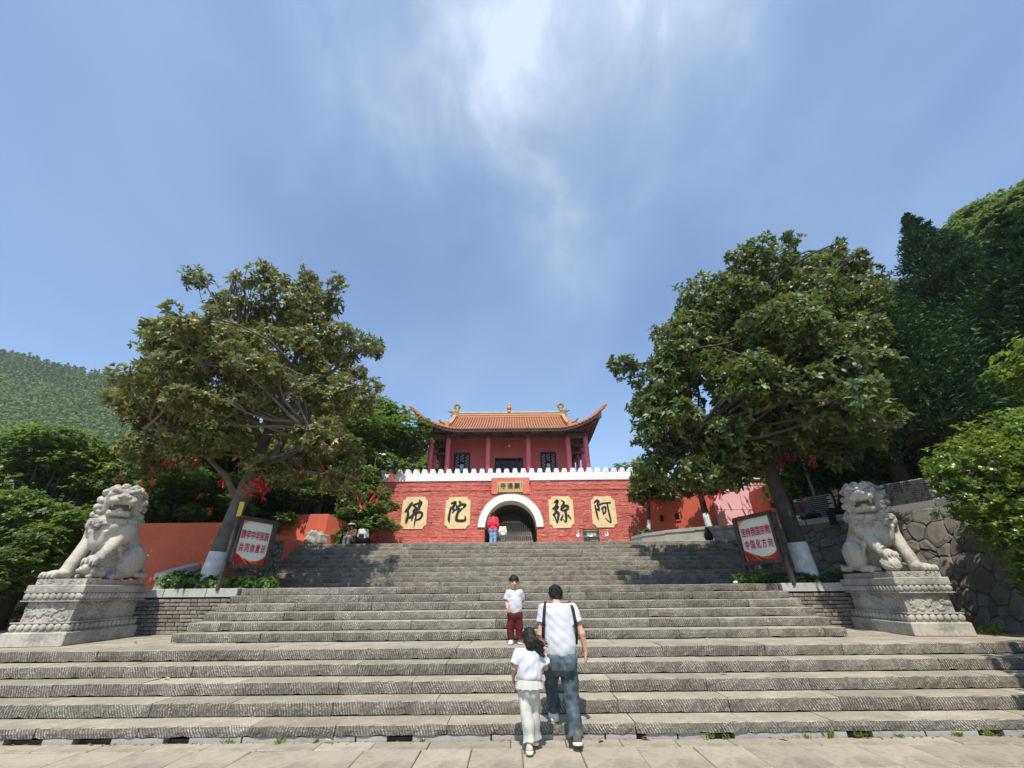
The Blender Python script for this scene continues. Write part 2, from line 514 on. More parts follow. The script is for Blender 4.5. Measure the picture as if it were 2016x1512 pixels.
def step_stone():
    t = NT('chiselled_stone'); c = t.coord()
    geo = t.n('ShaderNodeNewGeometry')
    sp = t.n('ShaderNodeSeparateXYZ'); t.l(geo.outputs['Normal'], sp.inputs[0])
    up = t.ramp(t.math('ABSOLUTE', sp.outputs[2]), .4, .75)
    oi = t.objrand()
    # offset each stone so no two look alike
    offv = t.n('ShaderNodeCombineXYZ')
    t.l(t.math('MULTIPLY', oi, 37.0), offv.inputs[0]); t.l(t.math('MULTIPLY', oi, 11.0), offv.inputs[2])
    va = t.n('ShaderNodeVectorMath', operation='ADD'); t.l(c, va.inputs[0]); t.l(offv.outputs[0], va.inputs[1])
    p = va.outputs[0]
    s2 = t.n('ShaderNodeSeparateXYZ'); t.l(p, s2.inputs[0])
    lean = t.ramp(oi, 0, 1, .15, .75, False)
    lean = t.mix(t.ramp(oi, .14, .145), -0.7, lean) if False else lean
    flip = t.math('SUBTRACT', 1.0, t.math('MULTIPLY', t.math('LESS_THAN', oi, .10), 2.0))
    ph = t.math('ADD', s2.outputs[0], t.math('MULTIPLY', s2.outputs[2], t.math('MULTIPLY', lean, flip)))
    ph = t.math('ADD', ph, t.math('MULTIPLY', t.noise(p, 9, 3), .05))
    saw = t.math('FRACT', t.math('MULTIPLY', ph, 29.0))
    groove = t.math('ABSOLUTE', t.math('SUBTRACT', saw, .5))              # 0..0.5
    groove = t.ramp(groove, .10, .36)
    patch = t.ramp(t.noise(p, 3.4, 3, .6), .40, .62)                      # where the tooling still shows
    brk = t.ramp(t.noise(p, 55, 3, .6), .34, .60)
    g = t.math('MULTIPLY', t.math('MULTIPLY', groove, brk), t.math('ADD', t.math('MULTIPLY', patch, .75), .25))
    rnd = t.ramp(oi, 0, 1, .82, 1.18, False)
    n1 = t.noise(p, 2.2, 6, .65); n2 = t.noise(p, 24, 5, .7)
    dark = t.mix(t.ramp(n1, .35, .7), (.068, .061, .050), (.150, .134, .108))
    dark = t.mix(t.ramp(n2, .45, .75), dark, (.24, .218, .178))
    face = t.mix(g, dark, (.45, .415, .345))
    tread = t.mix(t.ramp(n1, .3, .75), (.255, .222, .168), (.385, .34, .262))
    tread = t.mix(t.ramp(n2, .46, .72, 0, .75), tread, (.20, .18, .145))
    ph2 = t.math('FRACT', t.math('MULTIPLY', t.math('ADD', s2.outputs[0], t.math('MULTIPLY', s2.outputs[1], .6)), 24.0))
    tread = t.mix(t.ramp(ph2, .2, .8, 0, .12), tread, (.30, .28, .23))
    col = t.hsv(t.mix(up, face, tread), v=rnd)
    hgt = t.math('ADD', t.math('MULTIPLY', g, 1.0), t.math('MULTIPLY', n2, .9))
    hgt = t.math('MULTIPLY', hgt, t.ramp(up, 0, 1, 1.0, .35, False))
    return t.done(col, .9, t.bump(hgt, .7, .012), .2)

def leaf_mat(name, cols, back=None, rough=.4, trans=.3, spec=.5, tcol=None):
    """per-leaf colour from a ramp; a browner underside when given"""
    t = NT(name)
    r = t.island()
    cr = t.n('ShaderNodeValToRGB'); t.l(r, cr.inputs[0])
    el = cr.color_ramp.elements
    while len(el) < len(cols): el.new(.5)
    for i, (pos, c) in enumerate(cols):
        el[i].position = pos; el[i].color = (*c, 1)
    col = cr.outputs[0]
    big = t.noise(t.coord(), .6, 2)
    col = t.hsv(col, v=t.ramp(big, .3, .7, .75, 1.25))
    if back is not None:
        bf = t.n('ShaderNodeNewGeometry').outputs['Backfacing']
        col = t.mix(bf, col, back)
    t.val(t.b.inputs['Base Color'], col); t.b.inputs['Roughness'].default_value = rough
    t.b.inputs['Specular IOR Level'].default_value = spec
    tr = t.n('ShaderNodeBsdfTranslucent')
    t.l(t.mix(.5, col, tcol or (.30, .42, .04)), tr.inputs[0])
    ms = t.n('ShaderNodeMixShader'); ms.inputs[0].default_value = trans
    t.l(t.b.outputs[0], ms.inputs[1]); t.l(tr.outputs[0], ms.inputs[2])
    t.l(ms.outputs[0], t.out.inputs['Surface'])
    return t.m

M = {}
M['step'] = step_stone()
M['slab'] = weathered('paving_slab', (.315, .272, .205), (.155, .135, .105), .8, .9, 1.3, rand=.16, bump=.35, bscale=60)
M['landing'] = weathered('landing_stone', (.34, .298, .225), (.175, .152, .118), .8, .9, 1.6, rand=.10, bump=.45, bscale=70)
M['joint'] = plain('joint_earth', (.16, .135, .10), .95, .3)
M['soil'] = weathered('soil', (.16, .12, .08), (.07, .055, .04), .8, .95, 3, bump=.8)
M['statue'] = weathered('carved_granite', (.47, .43, .355), (.15, .135, .115), .8, .8, 2.0, streak=True, bump=.4, bscale=50, bdist=.006, thr=(.44, .66))
M['pedestal'] = weathered('pedestal_granite', (.45, .415, .35), (.18, .165, .14), .8, .82, 1.8, streak=True, bump=.45, bscale=60, thr=(.40, .62))
M['darkstone'] = plain('mouth_shadow_stone', (.12, .10, .085), .9)
M['bronze'] = weathered('dark_worn_stone', (.20, .18, .16), (.08, .075, .07), .8, .6, 5)
M['brick'] = weathered('grey_brick', (.25, .222, .175), (.085, .076, .062), .85, .9, 5, rand=.28, bump=.5, bscale=70)
M['rubblemortar'] = plain('grey_mortar', (.105, .097, .083), .95, .35)
M['mortar'] = plain('dark_mortar', (.07, .062, .052), .95, .3)
M['cap'] = weathered('capping_stone', (.42, .41, .37), (.23, .22, .19), .6, .85, 2, rand=.1)
M['redbrick'] = weathered('red_limewash_brick', (.60, .135, .088), (.42, .075, .05), .6, .8, 1.4, streak=True, bump=.5, bscale=34, bdist=.012, isl=.10)
def redbrick():
    t = NT('red_limewashed_brick'); c = t.coord()
    big = t.noise(c, 1.3, 6, .6); fine = t.noise(c, 22, 5, .65)
    col = t.mix(t.ramp(t.math('ADD', t.math('MULTIPLY', big, .6), t.math('MULTIPLY', fine, .4)), .4, .68), (.60, .165, .118), (.44, .095, .065))
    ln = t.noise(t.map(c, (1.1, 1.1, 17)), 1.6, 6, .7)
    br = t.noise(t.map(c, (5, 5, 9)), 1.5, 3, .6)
    col = t.mix(t.math('MULTIPLY', t.ramp(ln, .53, .63), t.ramp(br, .42, .60, 0, .8)), col, (.82, .46, .38))  # pale course lines: efflorescence plus grazing-sun highlights put into the colour
    col = t.mix(t.ramp(t.noise(t.map(c, (7, 7, .6)), 1.0, 4, .6), .58, .8, 0, .35), col, (.34, .055, .04))
    col = t.hsv(col, v=t.ramp(t.island(), 0, 1, .90, 1.12, False))
    return t.done(col, .82, t.bump(t.math('ADD', fine, t.noise(c, 60, 3)), .55, .012))
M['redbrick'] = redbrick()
M['redplaster'] = weathered('orange_red_plaster', (.58, .125, .062), (.36, .075, .045), .7, .85, .9, streak=True, bump=.35, bscale=45)
M['pinkgate'] = weathered('pink_painted_metal', (.80, .44, .46), (.70, .34, .36), .5, .55, .8, bump=.05)
M['white'] = weathered('white_limewash', (.80, .79, .76), (.50, .49, .47), .45, .8, 1.1, streak=True, bump=.3)
def panelpaint():
    t = NT('yellow_painted_panel'); c = t.coord()
    b = t.n('ShaderNodeTexBrick'); t.l(t.map(c, (1, 1, 1), (R(90), 0, 0)), b.inputs['Vector'])
    b.inputs['Scale'].default_value = 1.0; b.inputs['Brick Width'].default_value = .25; b.inputs['Row Height'].default_value = .078; b.inputs['Mortar Size'].default_value = .006
    b.inputs['Color1'].default_value = (1, 1, 1, 1); b.inputs['Color2'].default_value = (.8, .8, .8, 1); b.inputs['Mortar'].default_value = (0, 0, 0, 1)
    h = t.math('ADD', t.math('MULTIPLY', b.outputs[0], .8), t.math('MULTIPLY', t.noise(c, 16, 5, .65), 1.3))
    n1 = t.noise(c, 2.4, 5); ln = t.noise(t.map(c, (2, 2, 22)), 1.5, 5, .7)
    col = t.mix(t.ramp(n1, .3, .7), (.84, .65, .35), (.74, .55, .28)); col = t.mix(t.ramp(ln, .52, .64, 0, .7), col, (.42, .25, .11))
    return t.done(col, .75, t.bump(h, .7, .016))
M['yellow'] = panelpaint()
M['gold'] = weathered('gilded_plaque', (.50, .36, .13), (.32, .22, .09), .6, .5, 4, streak=True)
M['ink'] = plain('black_lettering', (.018, .017, .018), .6, .3)
M['column'] = weathered('pink_column_paint', (.68, .20, .27), (.54, .14, .19), .5, .6, 2)
M['hallwall'] = weathered('dark_red_plaster', (.50, .145, .145), (.38, .09, .09), .5, .85, 1)
M['timber'] = plain('old_timber', (.11, .075, .062), .75, .35, 4)
M['darktimber'] = plain('black_brown_timber', (.045, .032, .03), .7, .35, 4)
M['lattice'] = plain('lattice_timber', (.030, .024, .024), .6, .3)
M['pane'] = plain('frosted_pane', (.42, .45, .48), .25, .1, spec=.6)
M['tile'] = weathered('glazed_orange_tile', (.47, .225, .105), (.27, .11, .05), .75, .36, 3.5, bump=.3, bscale=25)  # paler than the channels: light caught by the rows is put into the colour
M['tilepan'] = weathered('tile_channel', (.19, .055, .024), (.08, .028, .016), .7, .5, 4)  # darker than the rows: shade between them is put into the colour
M['ridge'] = weathered('glazed_ridge', (.56, .24, .10), (.33, .12, .05), .5, .35, 3)
M['ridgepale'] = plain('pale_ridge_band', (.68, .55, .38), .4, .2)
M['ornament'] = weathered('olive_glazed_ornament', (.30, .21, .07), (.14, .09, .04), .7, .4, 6)
M['lamp'] = plain('white_lamp_glass', (.85, .84, .8), .3, .05)
M['dark'] = plain('dark_opening', (.02, .018, .018), .9, .2)
M['greytile'] = weathered('grey_roof_tile', (.23, .23, .225), (.12, .12, .115), .6, .7, 3)
M['ironblack'] = plain('black_painted_iron', (.030, .029, .030), .5, .35, 5)
M['steel'] = plain('stainless_steel', (.62, .62, .63), .25, .08, metal=.9)
M['plaque'] = weathered('black_stone_plaque', (.045, .05, .046), (.08, .085, .08), .5, .35, 3)
M['plaquetext'] = plain('pale_plaque_text', (.62, .60, .50), .6, .1)
M['plaqueyellow'] = plain('gold_plaque_text', (.62, .45, .14), .6, .1)
M['signframe'] = plain('dark_brown_sign_frame', (.055, .042, .040), .45, .35, 5)
M['signwhite'] = weathered('sign_print_white', (.74, .73, .69), (.68, .66, .62), .5, .35, 1, bump=.02)
M['signpink'] = plain('sign_print_pink', (.72, .30, .26), .4, .15)
M['signred'] = plain('sign_print_red', (.55, .025, .03), .4, .2, 3)
M['signdeep'] = plain('sign_print_deep_red', (.34, .012, .02), .4, .2, 3)
M['signgold'] = plain('sign_print_gold', (.80, .62, .18), .4, .1)
M['signtext'] = plain('sign_red_lettering', (.50, .012, .035), .45, .1)
M['tagyellow'] = plain('yellow_tag', (.75, .52, .05), .5, .15)
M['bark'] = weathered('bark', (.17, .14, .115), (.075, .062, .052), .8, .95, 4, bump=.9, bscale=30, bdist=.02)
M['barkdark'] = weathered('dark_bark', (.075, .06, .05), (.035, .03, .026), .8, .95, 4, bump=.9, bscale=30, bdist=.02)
M['limewash'] = weathered('tree_limewash', (.72, .72, .70), (.33, .30, .27), .75, .9, 5, streak=True, bump=.7, bscale=30, bdist=.015)
M['ribbon'] = plain('red_ribbon', (.50, .025, .028), .7, .3, 9, rand=.35)
M['rubble'] = weathered('rubble_stone', (.165, .148, .118), (.06, .055, .046), .85, .9, 3, rand=.22, bump=.8, bscale=28, bdist=.02)
M['rock'] = weathered('garden_rock', (.42, .40, .36), (.17, .16, .145), .8, .9, 3, bump=.9, bscale=12, bdist=.03)
M['lattbrick'] = plain('black_grey_brick', (.045, .045, .048), .8, .3, rand=.2)
M['lattmortar'] = plain('white_pointing', (.62, .61, .58), .85, .15)
M['concrete'] = weathered('old_concrete', (.36, .345, .31), (.2, .19, .17), .7, .9, 2)
M['terrain'] = weathered('hillside_earth', (.045, .06, .02), (.03, .042, .016), .8, .95, .2)
M['groundfar'] = weathered('far_ground', (.18, .17, .13), (.10, .11, .06), .8, .95, .1)
# foliage
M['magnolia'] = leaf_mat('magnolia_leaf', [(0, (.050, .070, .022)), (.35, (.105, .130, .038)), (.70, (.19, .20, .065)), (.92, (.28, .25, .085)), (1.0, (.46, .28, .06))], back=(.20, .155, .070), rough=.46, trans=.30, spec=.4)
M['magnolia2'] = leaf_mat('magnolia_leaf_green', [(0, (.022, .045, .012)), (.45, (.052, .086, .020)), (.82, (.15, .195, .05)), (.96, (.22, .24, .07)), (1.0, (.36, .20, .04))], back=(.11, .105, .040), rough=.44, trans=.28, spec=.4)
M['camphor'] = leaf_mat('broad_leaf', [(0, (.038, .078, .016)), (.5, (.092, .155, .028)), (1, (.21, .275, .06))], rough=.45, trans=.48)
M['cypress'] = leaf_mat('cypress_needles', [(0, (.010, .032, .013)), (.5, (.022, .056, .018)), (1, (.052, .098, .026))], rough=.6, trans=.15, spec=.2, tcol=(.05, .12, .02))
M['glossy'] = leaf_mat('glossy_yellow_green_leaf', [(0, (.055, .115, .014)), (.5, (.115, .20, .022)), (1, (.22, .30, .045))], rough=.28, trans=.35, spec=.6, tcol=(.45, .55, .05))
M['slopeleaf'] = leaf_mat('pale_slope_leaf', [(0, (.045, .085, .026)), (.5, (.095, .155, .040)), (1, (.17, .23, .065))], rough=.5, trans=.4)
M['shrub'] = leaf_mat('shrub_leaf', [(0, (.022, .060, .012)), (.5, (.055, .12, .02)), (1, (.13, .20, .04))], rough=.45, trans=.35)
M['ivy'] = leaf_mat('hanging_green', [(0, (.030, .065, .012)), (.5, (.075, .135, .02)), (1, (.14, .20, .035))], rough=.5, trans=.4)
M['hillleaf'] = leaf_mat('hill_wood_leaf', [(0, (.055, .090, .026)), (.5, (.11, .155, .038)), (1, (.185, .225, .055))], rough=.7, trans=.2, spec=.15)
M['fallen'] = plain('yellow_fallen_leaf', (.60, .42, .10), .7, .3)
M['fallenb'] = plain('brown_fallen_leaf', (.24, .125, .06), .8, .3)
M['paper'] = plain('white_litter', (.8, .8, .8), .7, .05)
# people
def cloth(name, col, rough=.85, var=.10, scale=5):
    return plain(name, col, rough, var, scale, .35, .15, bscale=60, bdist=.004)
M['skin'] = plain('skin', (.52, .30, .20), .55, .08, 8, .05)
M['hair'] = plain('black_hair', (.014, .012, .011), .62, .3, 30, .9, .25, bscale=45, bdist=.006)
M['tee'] = cloth('white_cotton', (.52, .52, .54), var=.03)
M['jeans'] = cloth('washed_blue_denim', (.066, .086, .098), var=.5, scale=7)
M['ivory'] = cloth('ivory_cotton', (.50, .485, .435), var=.06)
M['maroon'] = cloth('maroon_cotton', (.095, .016, .022), var=.25)
M['strap'] = cloth('black_nylon', (.020, .020, .022), .7)
M['shoe'] = plain('beige_shoe', (.42, .37, .30), .7, .2, 14)
M['shoewhite'] = plain('white_shoe', (.72, .71, .66), .6, .12, 14)
M['shoedark'] = plain('dark_shoe', (.10, .085, .07), .7, .3, 18)
M['sole'] = plain('pale_rubber_sole', (.66, .62, .50), .7, .1)
M['redjacket'] = cloth('red_jacket', (.62, .045, .075))
M['bluejean'] = cloth('light_blue_denim', (.22, .32, .52), var=.3)
M['cream'] = cloth('cream_jacket', (.72, .68, .55))
M['greycloth'] = cloth('grey_cloth', (.13, .14, .16))
M['darkcloth'] = cloth('dark_cloth', (.016, .017, .022))
M['browncloth'] = cloth('brown_cloth', (.13, .085, .05))
M['eye'] = plain('dark_eye', (.015, .01, .01), .3, .1)
M['lip'] = plain('lip', (.40, .13, .11), .5, .1)
M['print'] = plain('green_shirt_print', (.30, .52, .50), .8, .1)
# ------------------------------------------------------------------ ground, steps and landings
X0 = -0.1                                    # the stair's axis
Z_A, Z_B, Z_T = 0.75, 1.632, 3.18            # the three landings
lowY = [6.04 + .371 * i for i in range(5)]
midY = [8.52 + .349 * i for i in range(6)]
topY = [13.87 + .297 * i for i in range(10)]
lowZ = [.15 * (i + 1) for i in range(5)]
midZ = [Z_A + .147 * (i + 1) for i in range(6)]
topZ = [Z_B + .1548 * (i + 1) for i in range(10)]

g = MB(); g.bbox(-620, 310, -70, 500, -.6, -.06)
tag(g.build('ground', M['groundfar']), kind='structure')

plaza = MB(); plaza.bbox(-13, 13, 1.0, 6.5, -.058, -.03)
plaza_o = tag(plaza.build('plaza', M['joint']), kind='structure')
_slab = {}
def slab_mesh(w, d, h, var, chip=.006):
    key = (round(w, 2), round(d, 2), round(h, 3), var)
    if key in _slab: return _slab[key]
    r = random.Random(hash(key) & 0xffff)
    bm = bmesh.new()
    bmesh.ops.create_cube(bm, size=1)
    for v in bm.verts:
        v.co = Vector((v.co.x * w, v.co.y * d, v.co.z * h))
        v.co.x += r.uniform(-chip, chip); v.co.y += r.uniform(-chip, chip)
        if v.co.z > 0: v.co.z += r.uniform(-chip, chip) * .5
    bmesh.ops.bevel(bm, geom=[e for e in bm.edges if all(v.co.z > 0 for v in e.verts)], offset=min(.008, h * .3), segments=1, affect='EDGES')
    me = bpy.data.meshes.new('slab'); bm.to_mesh(me); bm.free()
    _slab[key] = me
    return me
def put_slab(x, y, z_top, w, d, h, mat, parent, var=0, name='slab', rz=0, chip=.006):
    me = slab_mesh(w, d, h, var, chip)
    if not me.materials: me.materials.append(mat)
    if me.materials[0] != mat:
        me = me.copy(); me.materials.clear(); me.materials.append(mat)
    o = bpy.data.objects.new(name, me); COL.objects.link(o)
    o.parent = parent
    o.location = Vector((x, y, z_top - h / 2)) - ORG.get(parent, Vector((0, 0, 0)))
    o.rotation_euler = (random.uniform(-.004, .004), random.uniform(-.004, .004), rz)
    return o
ORG[plaza_o] = Vector((0, 0, 0))
rows = [(6.03, .26), (5.765, .62), (5.14, .62), (4.51, .62), (3.88, .62)]
for ri, (y1, d) in enumerate(rows):
    x = -9.2 + random.uniform(0, .5)
    while x < 9.2:
        w = .62 if ri else random.choice([.62, .62, .93])
        if ri == 1: w = random.choice([.55, .62, .62, 1.24])
        if abs(x) < 5.2 * (y1 / 4.3) + 1:
            put_slab(x + w / 2, y1 - d / 2, random.uniform(-.003, .003), w - .007, d - .007, .06, M['slab'], plaza_o, random.randrange(2))
        x += w

# stones of the steps
_stone = {}
def stone_mesh(L, depth, h, var):
    key = (round(L, 3), round(depth, 3), round(h, 4), var)
    if key in _stone: return _stone[key]
    r = random.Random(int(L * 1000) * 31 + int(h * 10000) * 7 + var)
    n = max(4, int(L / .075))
    prof = [(0.0, 0.0), (-.004, h * .5), (0.0, h - .008), (.007, h), (depth, h), (depth, 0)]
    V = []; F = []
    for i in range(n + 1):
        x = -L / 2 + L * i / n
        endk = 1 if 0 < i < n else 0
        ch = r.uniform(0, .004) * endk + (r.random() < .06) * r.uniform(.004, .012)
        for q, (y, z) in enumerate(prof):
            yy, zz = y, z
            if q == 0: yy += r.uniform(-.004, .008); zz += r.uniform(0, .008) + (r.random() < .10) * .010
            if q == 1: yy += r.uniform(-.005, .005)
            if q == 2: yy += ch * .6 + r.uniform(-.003, .003); zz -= ch
            if q == 3: yy += ch; zz += r.uniform(-.003, .002)
            V.append((x + (r.uniform(-.004, .004)), yy, zz))
    P = len(prof)
    for i in range(n):
        for q in range(P):
            a = i * P + q; b = i * P + (q + 1) % P
            F.append((a, a + P, b + P, b))
    F.append(tuple(range(P))[::-1] if False else tuple(range(P))); F.append(tuple(range(n * P, (n + 1) * P))[::-1])
    me = bpy.data.meshes.new('stone'); me.from_pydata(V, [], F)
    bm = bmesh.new(); bm.from_mesh(me); bmesh.ops.recalc_face_normals(bm, faces=bm.faces); bm.to_mesh(me); bm.free()
    me.materials.append(M['step'])
    _stone[key] = me
    return me
stairs = thing('stone_steps', (X0, 6.04, 0), None, None)
stairs['kind'] = 'structure'
core = MB()
core.bbox(-14, 14, 6.16, 13.6, -.05, .12)
for y, z in zip(lowY[:-1], lowZ[:-1]): core.bbox(-14, 14, y + .12, 10.0, z - .14, z - .02)
for y, z in zip(midY, midZ): core.bbox(X0 - 5.96, X0 + 5.96, y + .12, 11.4, z - .14, z - .02)
for y, z in zip(topY, topZ): core.bbox(X0 - 8.4, X0 + 8.4, y + .10, 17.5, z - .15, z - .02)
core.build('step_core', M['joint'], stairs)
def flight(ys, zs, x0, x1, tread, lens, riser):
    for i, (y, z) in enumerate(zip(ys, zs)):
        x = x0
        off = random.uniform(.3, 1)
        k = 0
        while x < x1 - .02:
            L = random.choice(lens)
            if k == 0: L = round(L * off, 1)
            if x1 - (x + L) < .35: L = round(x1 - x, 3)
            h = riser - .008
            me = stone_mesh(round(L - .008, 3), tread + .03, h, random.randrange(3))
            low_ = riser == .15 and i == 0 and ys is LOW4
            if low_: me = stone_mesh(round(L - .008, 3), tread + .03, .105, random.randrange(3)); h = .105
            o = bpy.data.objects.new('stone', me); COL.objects.link(o)
            o.parent = stairs
            o.location = (x + L / 2 - X0, y + random.uniform(-.008, .008) - 6.04, z - h + random.uniform(-.002, .003))
            o.rotation_euler = (0, 0, random.uniform(-.002, .002))
            x += L; k += 1
LOW4 = lowY[:4]
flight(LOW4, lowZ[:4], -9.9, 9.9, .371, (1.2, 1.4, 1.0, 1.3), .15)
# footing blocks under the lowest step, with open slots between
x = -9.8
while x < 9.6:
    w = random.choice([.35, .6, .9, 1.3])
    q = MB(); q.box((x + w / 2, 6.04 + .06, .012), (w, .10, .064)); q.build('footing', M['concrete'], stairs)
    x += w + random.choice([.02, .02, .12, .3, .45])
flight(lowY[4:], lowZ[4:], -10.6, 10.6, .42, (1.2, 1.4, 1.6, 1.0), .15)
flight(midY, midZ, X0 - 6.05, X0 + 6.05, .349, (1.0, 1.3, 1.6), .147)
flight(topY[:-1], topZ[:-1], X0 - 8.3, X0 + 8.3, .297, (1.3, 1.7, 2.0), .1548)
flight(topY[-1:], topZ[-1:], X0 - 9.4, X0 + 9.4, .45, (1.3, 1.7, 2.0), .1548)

# landing A (with the lions), landing B, upper terrace
la = MB(); la.bbox(-14, 14, 7.9, 10.3, .55, Z_A - .045)
la_o = tag(la.build('lower_landing', M['joint']), kind='structure'); ORG[la_o] = Vector((0, 0, 0))
for y0, d in ((7.95, .57), (8.53, .58), (9.12, .58), (9.71, .56)):
    x = -11.5 + random.uniform(0, .8)
    while x < 10.2:
        w = random.choice([.8, 1.0, 1.2])
        inside = abs(x + w / 2 - X0) < 5.5 and y0 > 8.5
        if not inside:
            put_slab(x + w / 2, y0 + d / 2, Z_A + random.uniform(-.003, .003), w - .012, d - .012, .05, M['landing'], la_o, random.randrange(2))
        x += w
lb = MB(); lb.bbox(X0 - 8.6, X0 + 8.8, 10.42, 14.1, .9, Z_B - .012)
tag(lb.build('middle_landing', M['landing']), kind='structure')
lt = MB(); lt.bbox(-16, 16, 16.9, 40, 1.0, Z_T - .012)
lt.bbox(-16, -9.0, 12.6, 16.9, 1.0, 2.2)
tag(lt.build('upper_terrace', M['landing']), kind='structure')
sp_ = MB(); sp_.bbox(-40, -9.4, 10.3, 30, .2, Z_A - .02); sp_.bbox(-40, -14, 6.4, 10.3, .2, Z_A - .02)
tag(sp_.build('side_path', M['landing']), kind='structure')
# ------------------------------------------------------------------ the gate: brick wall with arch, parapet, painted panels
GX, GY = -0.13, 21.0
GL, GR, GB = -6.95, 6.75, Z_T          # left and right ends, base
G_TOP = 6.60
AR, AS = 1.27, Z_T + 1.14              # arch inner radius and springing height
gate = thing('temple_gate', (GX, GY, GB), 'red painted brick gate wall with white battlements, arched passage and four yellow character panels', 'gate')
wall = MB()
GM, GE = GY + 3.9, GY + 11.6           # the passage widens behind the front arch
AR2, AS2 = 1.62, AS + .45
def arch_block(y0, y1, r, zs):
    wall.bbox(GL, GX - r - .03, y0, y1, GB - 1, G_TOP - .02)
    wall.bbox(GX + r + .03, GR, y0, y1, GB - 1, G_TOP - .02)
    n = 20
    arc = [(GX + (r + .03) * math.cos(math.pi * i / n), zs + (r + .03) * math.sin(math.pi * i / n)) for i in range(n + 1)]
    for i in range(n):
        (xa, za), (xb, zb) = arc[i], arc[i + 1]
        wall.prism([(xa, za), (xb, zb), (xb, G_TOP - .02), (xa, G_TOP - .02)], 'y', y0, y1)
arch_block(GY + .06, GM, AR, AS)
arch_block(GM + .002, GE, AR2, AS2)
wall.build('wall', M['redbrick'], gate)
# brick face: uneven courses
bk = MB()
rb = random.Random(5)
z = GB
ci = 0
panels = [(-4.935, 5.045, 1.26, 1.55), (-2.775, 5.03, 1.24, 1.53), (2.40, 5.02, 1.22, 1.53), (4.52, 5.01, 1.20, 1.50)]
def in_panel(x0, x1, z0, z1):
    for cx, cz, w, h in panels:
        if x0 < cx + w / 2 and x1 > cx - w / 2 and z0 < cz + h / 2 and z1 > cz - h / 2: return True
    return False
while z < G_TOP - .01:
    h = rb.choice([.058, .062, .066, .07])
    h = min(h, G_TOP - z)
    x = GL - .005
    course = rb.uniform(-.008, .009) + (rb.random() < .12) * .016
    while x < GR:
        w = rb.choice([.2, .23, .26, .34])
        x1 = min(x + w, GR)
        zc = z + h / 2
        segs = [(x, x1)]
        if zc < AS:
            lim = AR + .005
        else:
            q = (AR + .20) ** 2 - (zc - AS) ** 2
            lim = math.sqrt(q) if q > 0 else 0
        if lim > 0:
            out = []
            for a, b in segs:
                if a < GX - lim: out.append((a, min(b, GX - lim)))
                if b > GX + lim: out.append((max(a, GX + lim), b))
            segs = [(a, b) for a, b in out if b - a > .02]
        for a, b in segs:
            if GX - .98 < (a + b) / 2 < GX + .98 and zc > 5.92: continue
            off = course + rb.uniform(-.009, .010)
            pk = in_panel(a, b, z, z + h)
            if pk: off = .0 + rb.uniform(-.003, .003)
            g0 = .004
            yf = GY - off
            vs = []
            for (xx, zz) in ((a + g0, z + .004), (b - g0, z + .004), (b - g0, z + h - .006), (a + g0, z + h - .006)):
                vs.append((xx, yf + rb.uniform(-.005, .005), zz + rb.uniform(-.004, .004)))
            for (xx, zz) in ((a, z), (b, z), (b, z + h), (a, z + h)):
                vs.append((xx, GY + .07, zz))
            bk.add(vs, [(0, 1, 2, 3), (0, 4, 5, 1), (1, 5, 6, 2), (2, 6, 7, 3), (3, 7, 4, 0)])
        x = x1
    z += h
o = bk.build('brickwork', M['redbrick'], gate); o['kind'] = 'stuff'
# recess surround for the name plaque
f = MB(); f.bbox(GX - .98, GX + .98, GY - .045, GY + .07, 5.92, G_TOP + .14)
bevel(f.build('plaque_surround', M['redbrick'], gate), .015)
# white arch band, proud of the bricks
band = MB(); n = 40; RO = AR + .33
for i in range(n):
    t0, t1 = math.pi * i / n, math.pi * (i + 1) / n
    def pt(r, t, y): return (GX + r * math.cos(t), y, AS + r * math.sin(t))
    y0, y1 = GY - .06, GY + 1.05
    a, b = (AR, t0), (AR, t1)
    vs = [pt(AR, t0, y0), pt(AR, t1, y0), pt(RO, t1, y0), pt(RO, t0, y0), pt(AR, t0, y1), pt(AR, t1, y1), pt(RO, t1, GY + .06), pt(RO, t0, GY + .06)]
    fs = [(0, 1, 2, 3), (0, 4, 5, 1), (3, 2, 6, 7)]
    if i == 0: fs.append((0, 3, 7, 4))
    if i == n - 1: fs.append((1, 5, 6, 2))
    band.add(vs, fs)
bb = band.build('arch_band', M['white'], gate)
edge = MB()
edge.tube([(GX + (RO + .02) * math.cos(math.pi * i / 30), GY - .03, AS + (RO + .02) * math.sin(math.pi * i / 30)) for i in range(31)], .03, 6)
edge.build('arch_moulding', plain('grey_moulding', (.45, .42, .44), .8), gate)
# tunnel lining
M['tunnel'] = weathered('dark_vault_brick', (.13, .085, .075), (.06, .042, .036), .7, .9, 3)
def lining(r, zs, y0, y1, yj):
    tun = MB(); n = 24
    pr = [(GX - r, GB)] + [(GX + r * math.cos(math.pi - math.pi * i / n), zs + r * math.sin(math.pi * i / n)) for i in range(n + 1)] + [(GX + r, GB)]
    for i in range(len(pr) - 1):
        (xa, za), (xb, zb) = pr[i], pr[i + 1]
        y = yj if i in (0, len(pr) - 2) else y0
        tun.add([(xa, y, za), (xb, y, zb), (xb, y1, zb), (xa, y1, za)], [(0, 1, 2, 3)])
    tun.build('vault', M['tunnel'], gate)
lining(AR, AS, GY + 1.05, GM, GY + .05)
lining(AR2, AS2, GM, GE, GM)
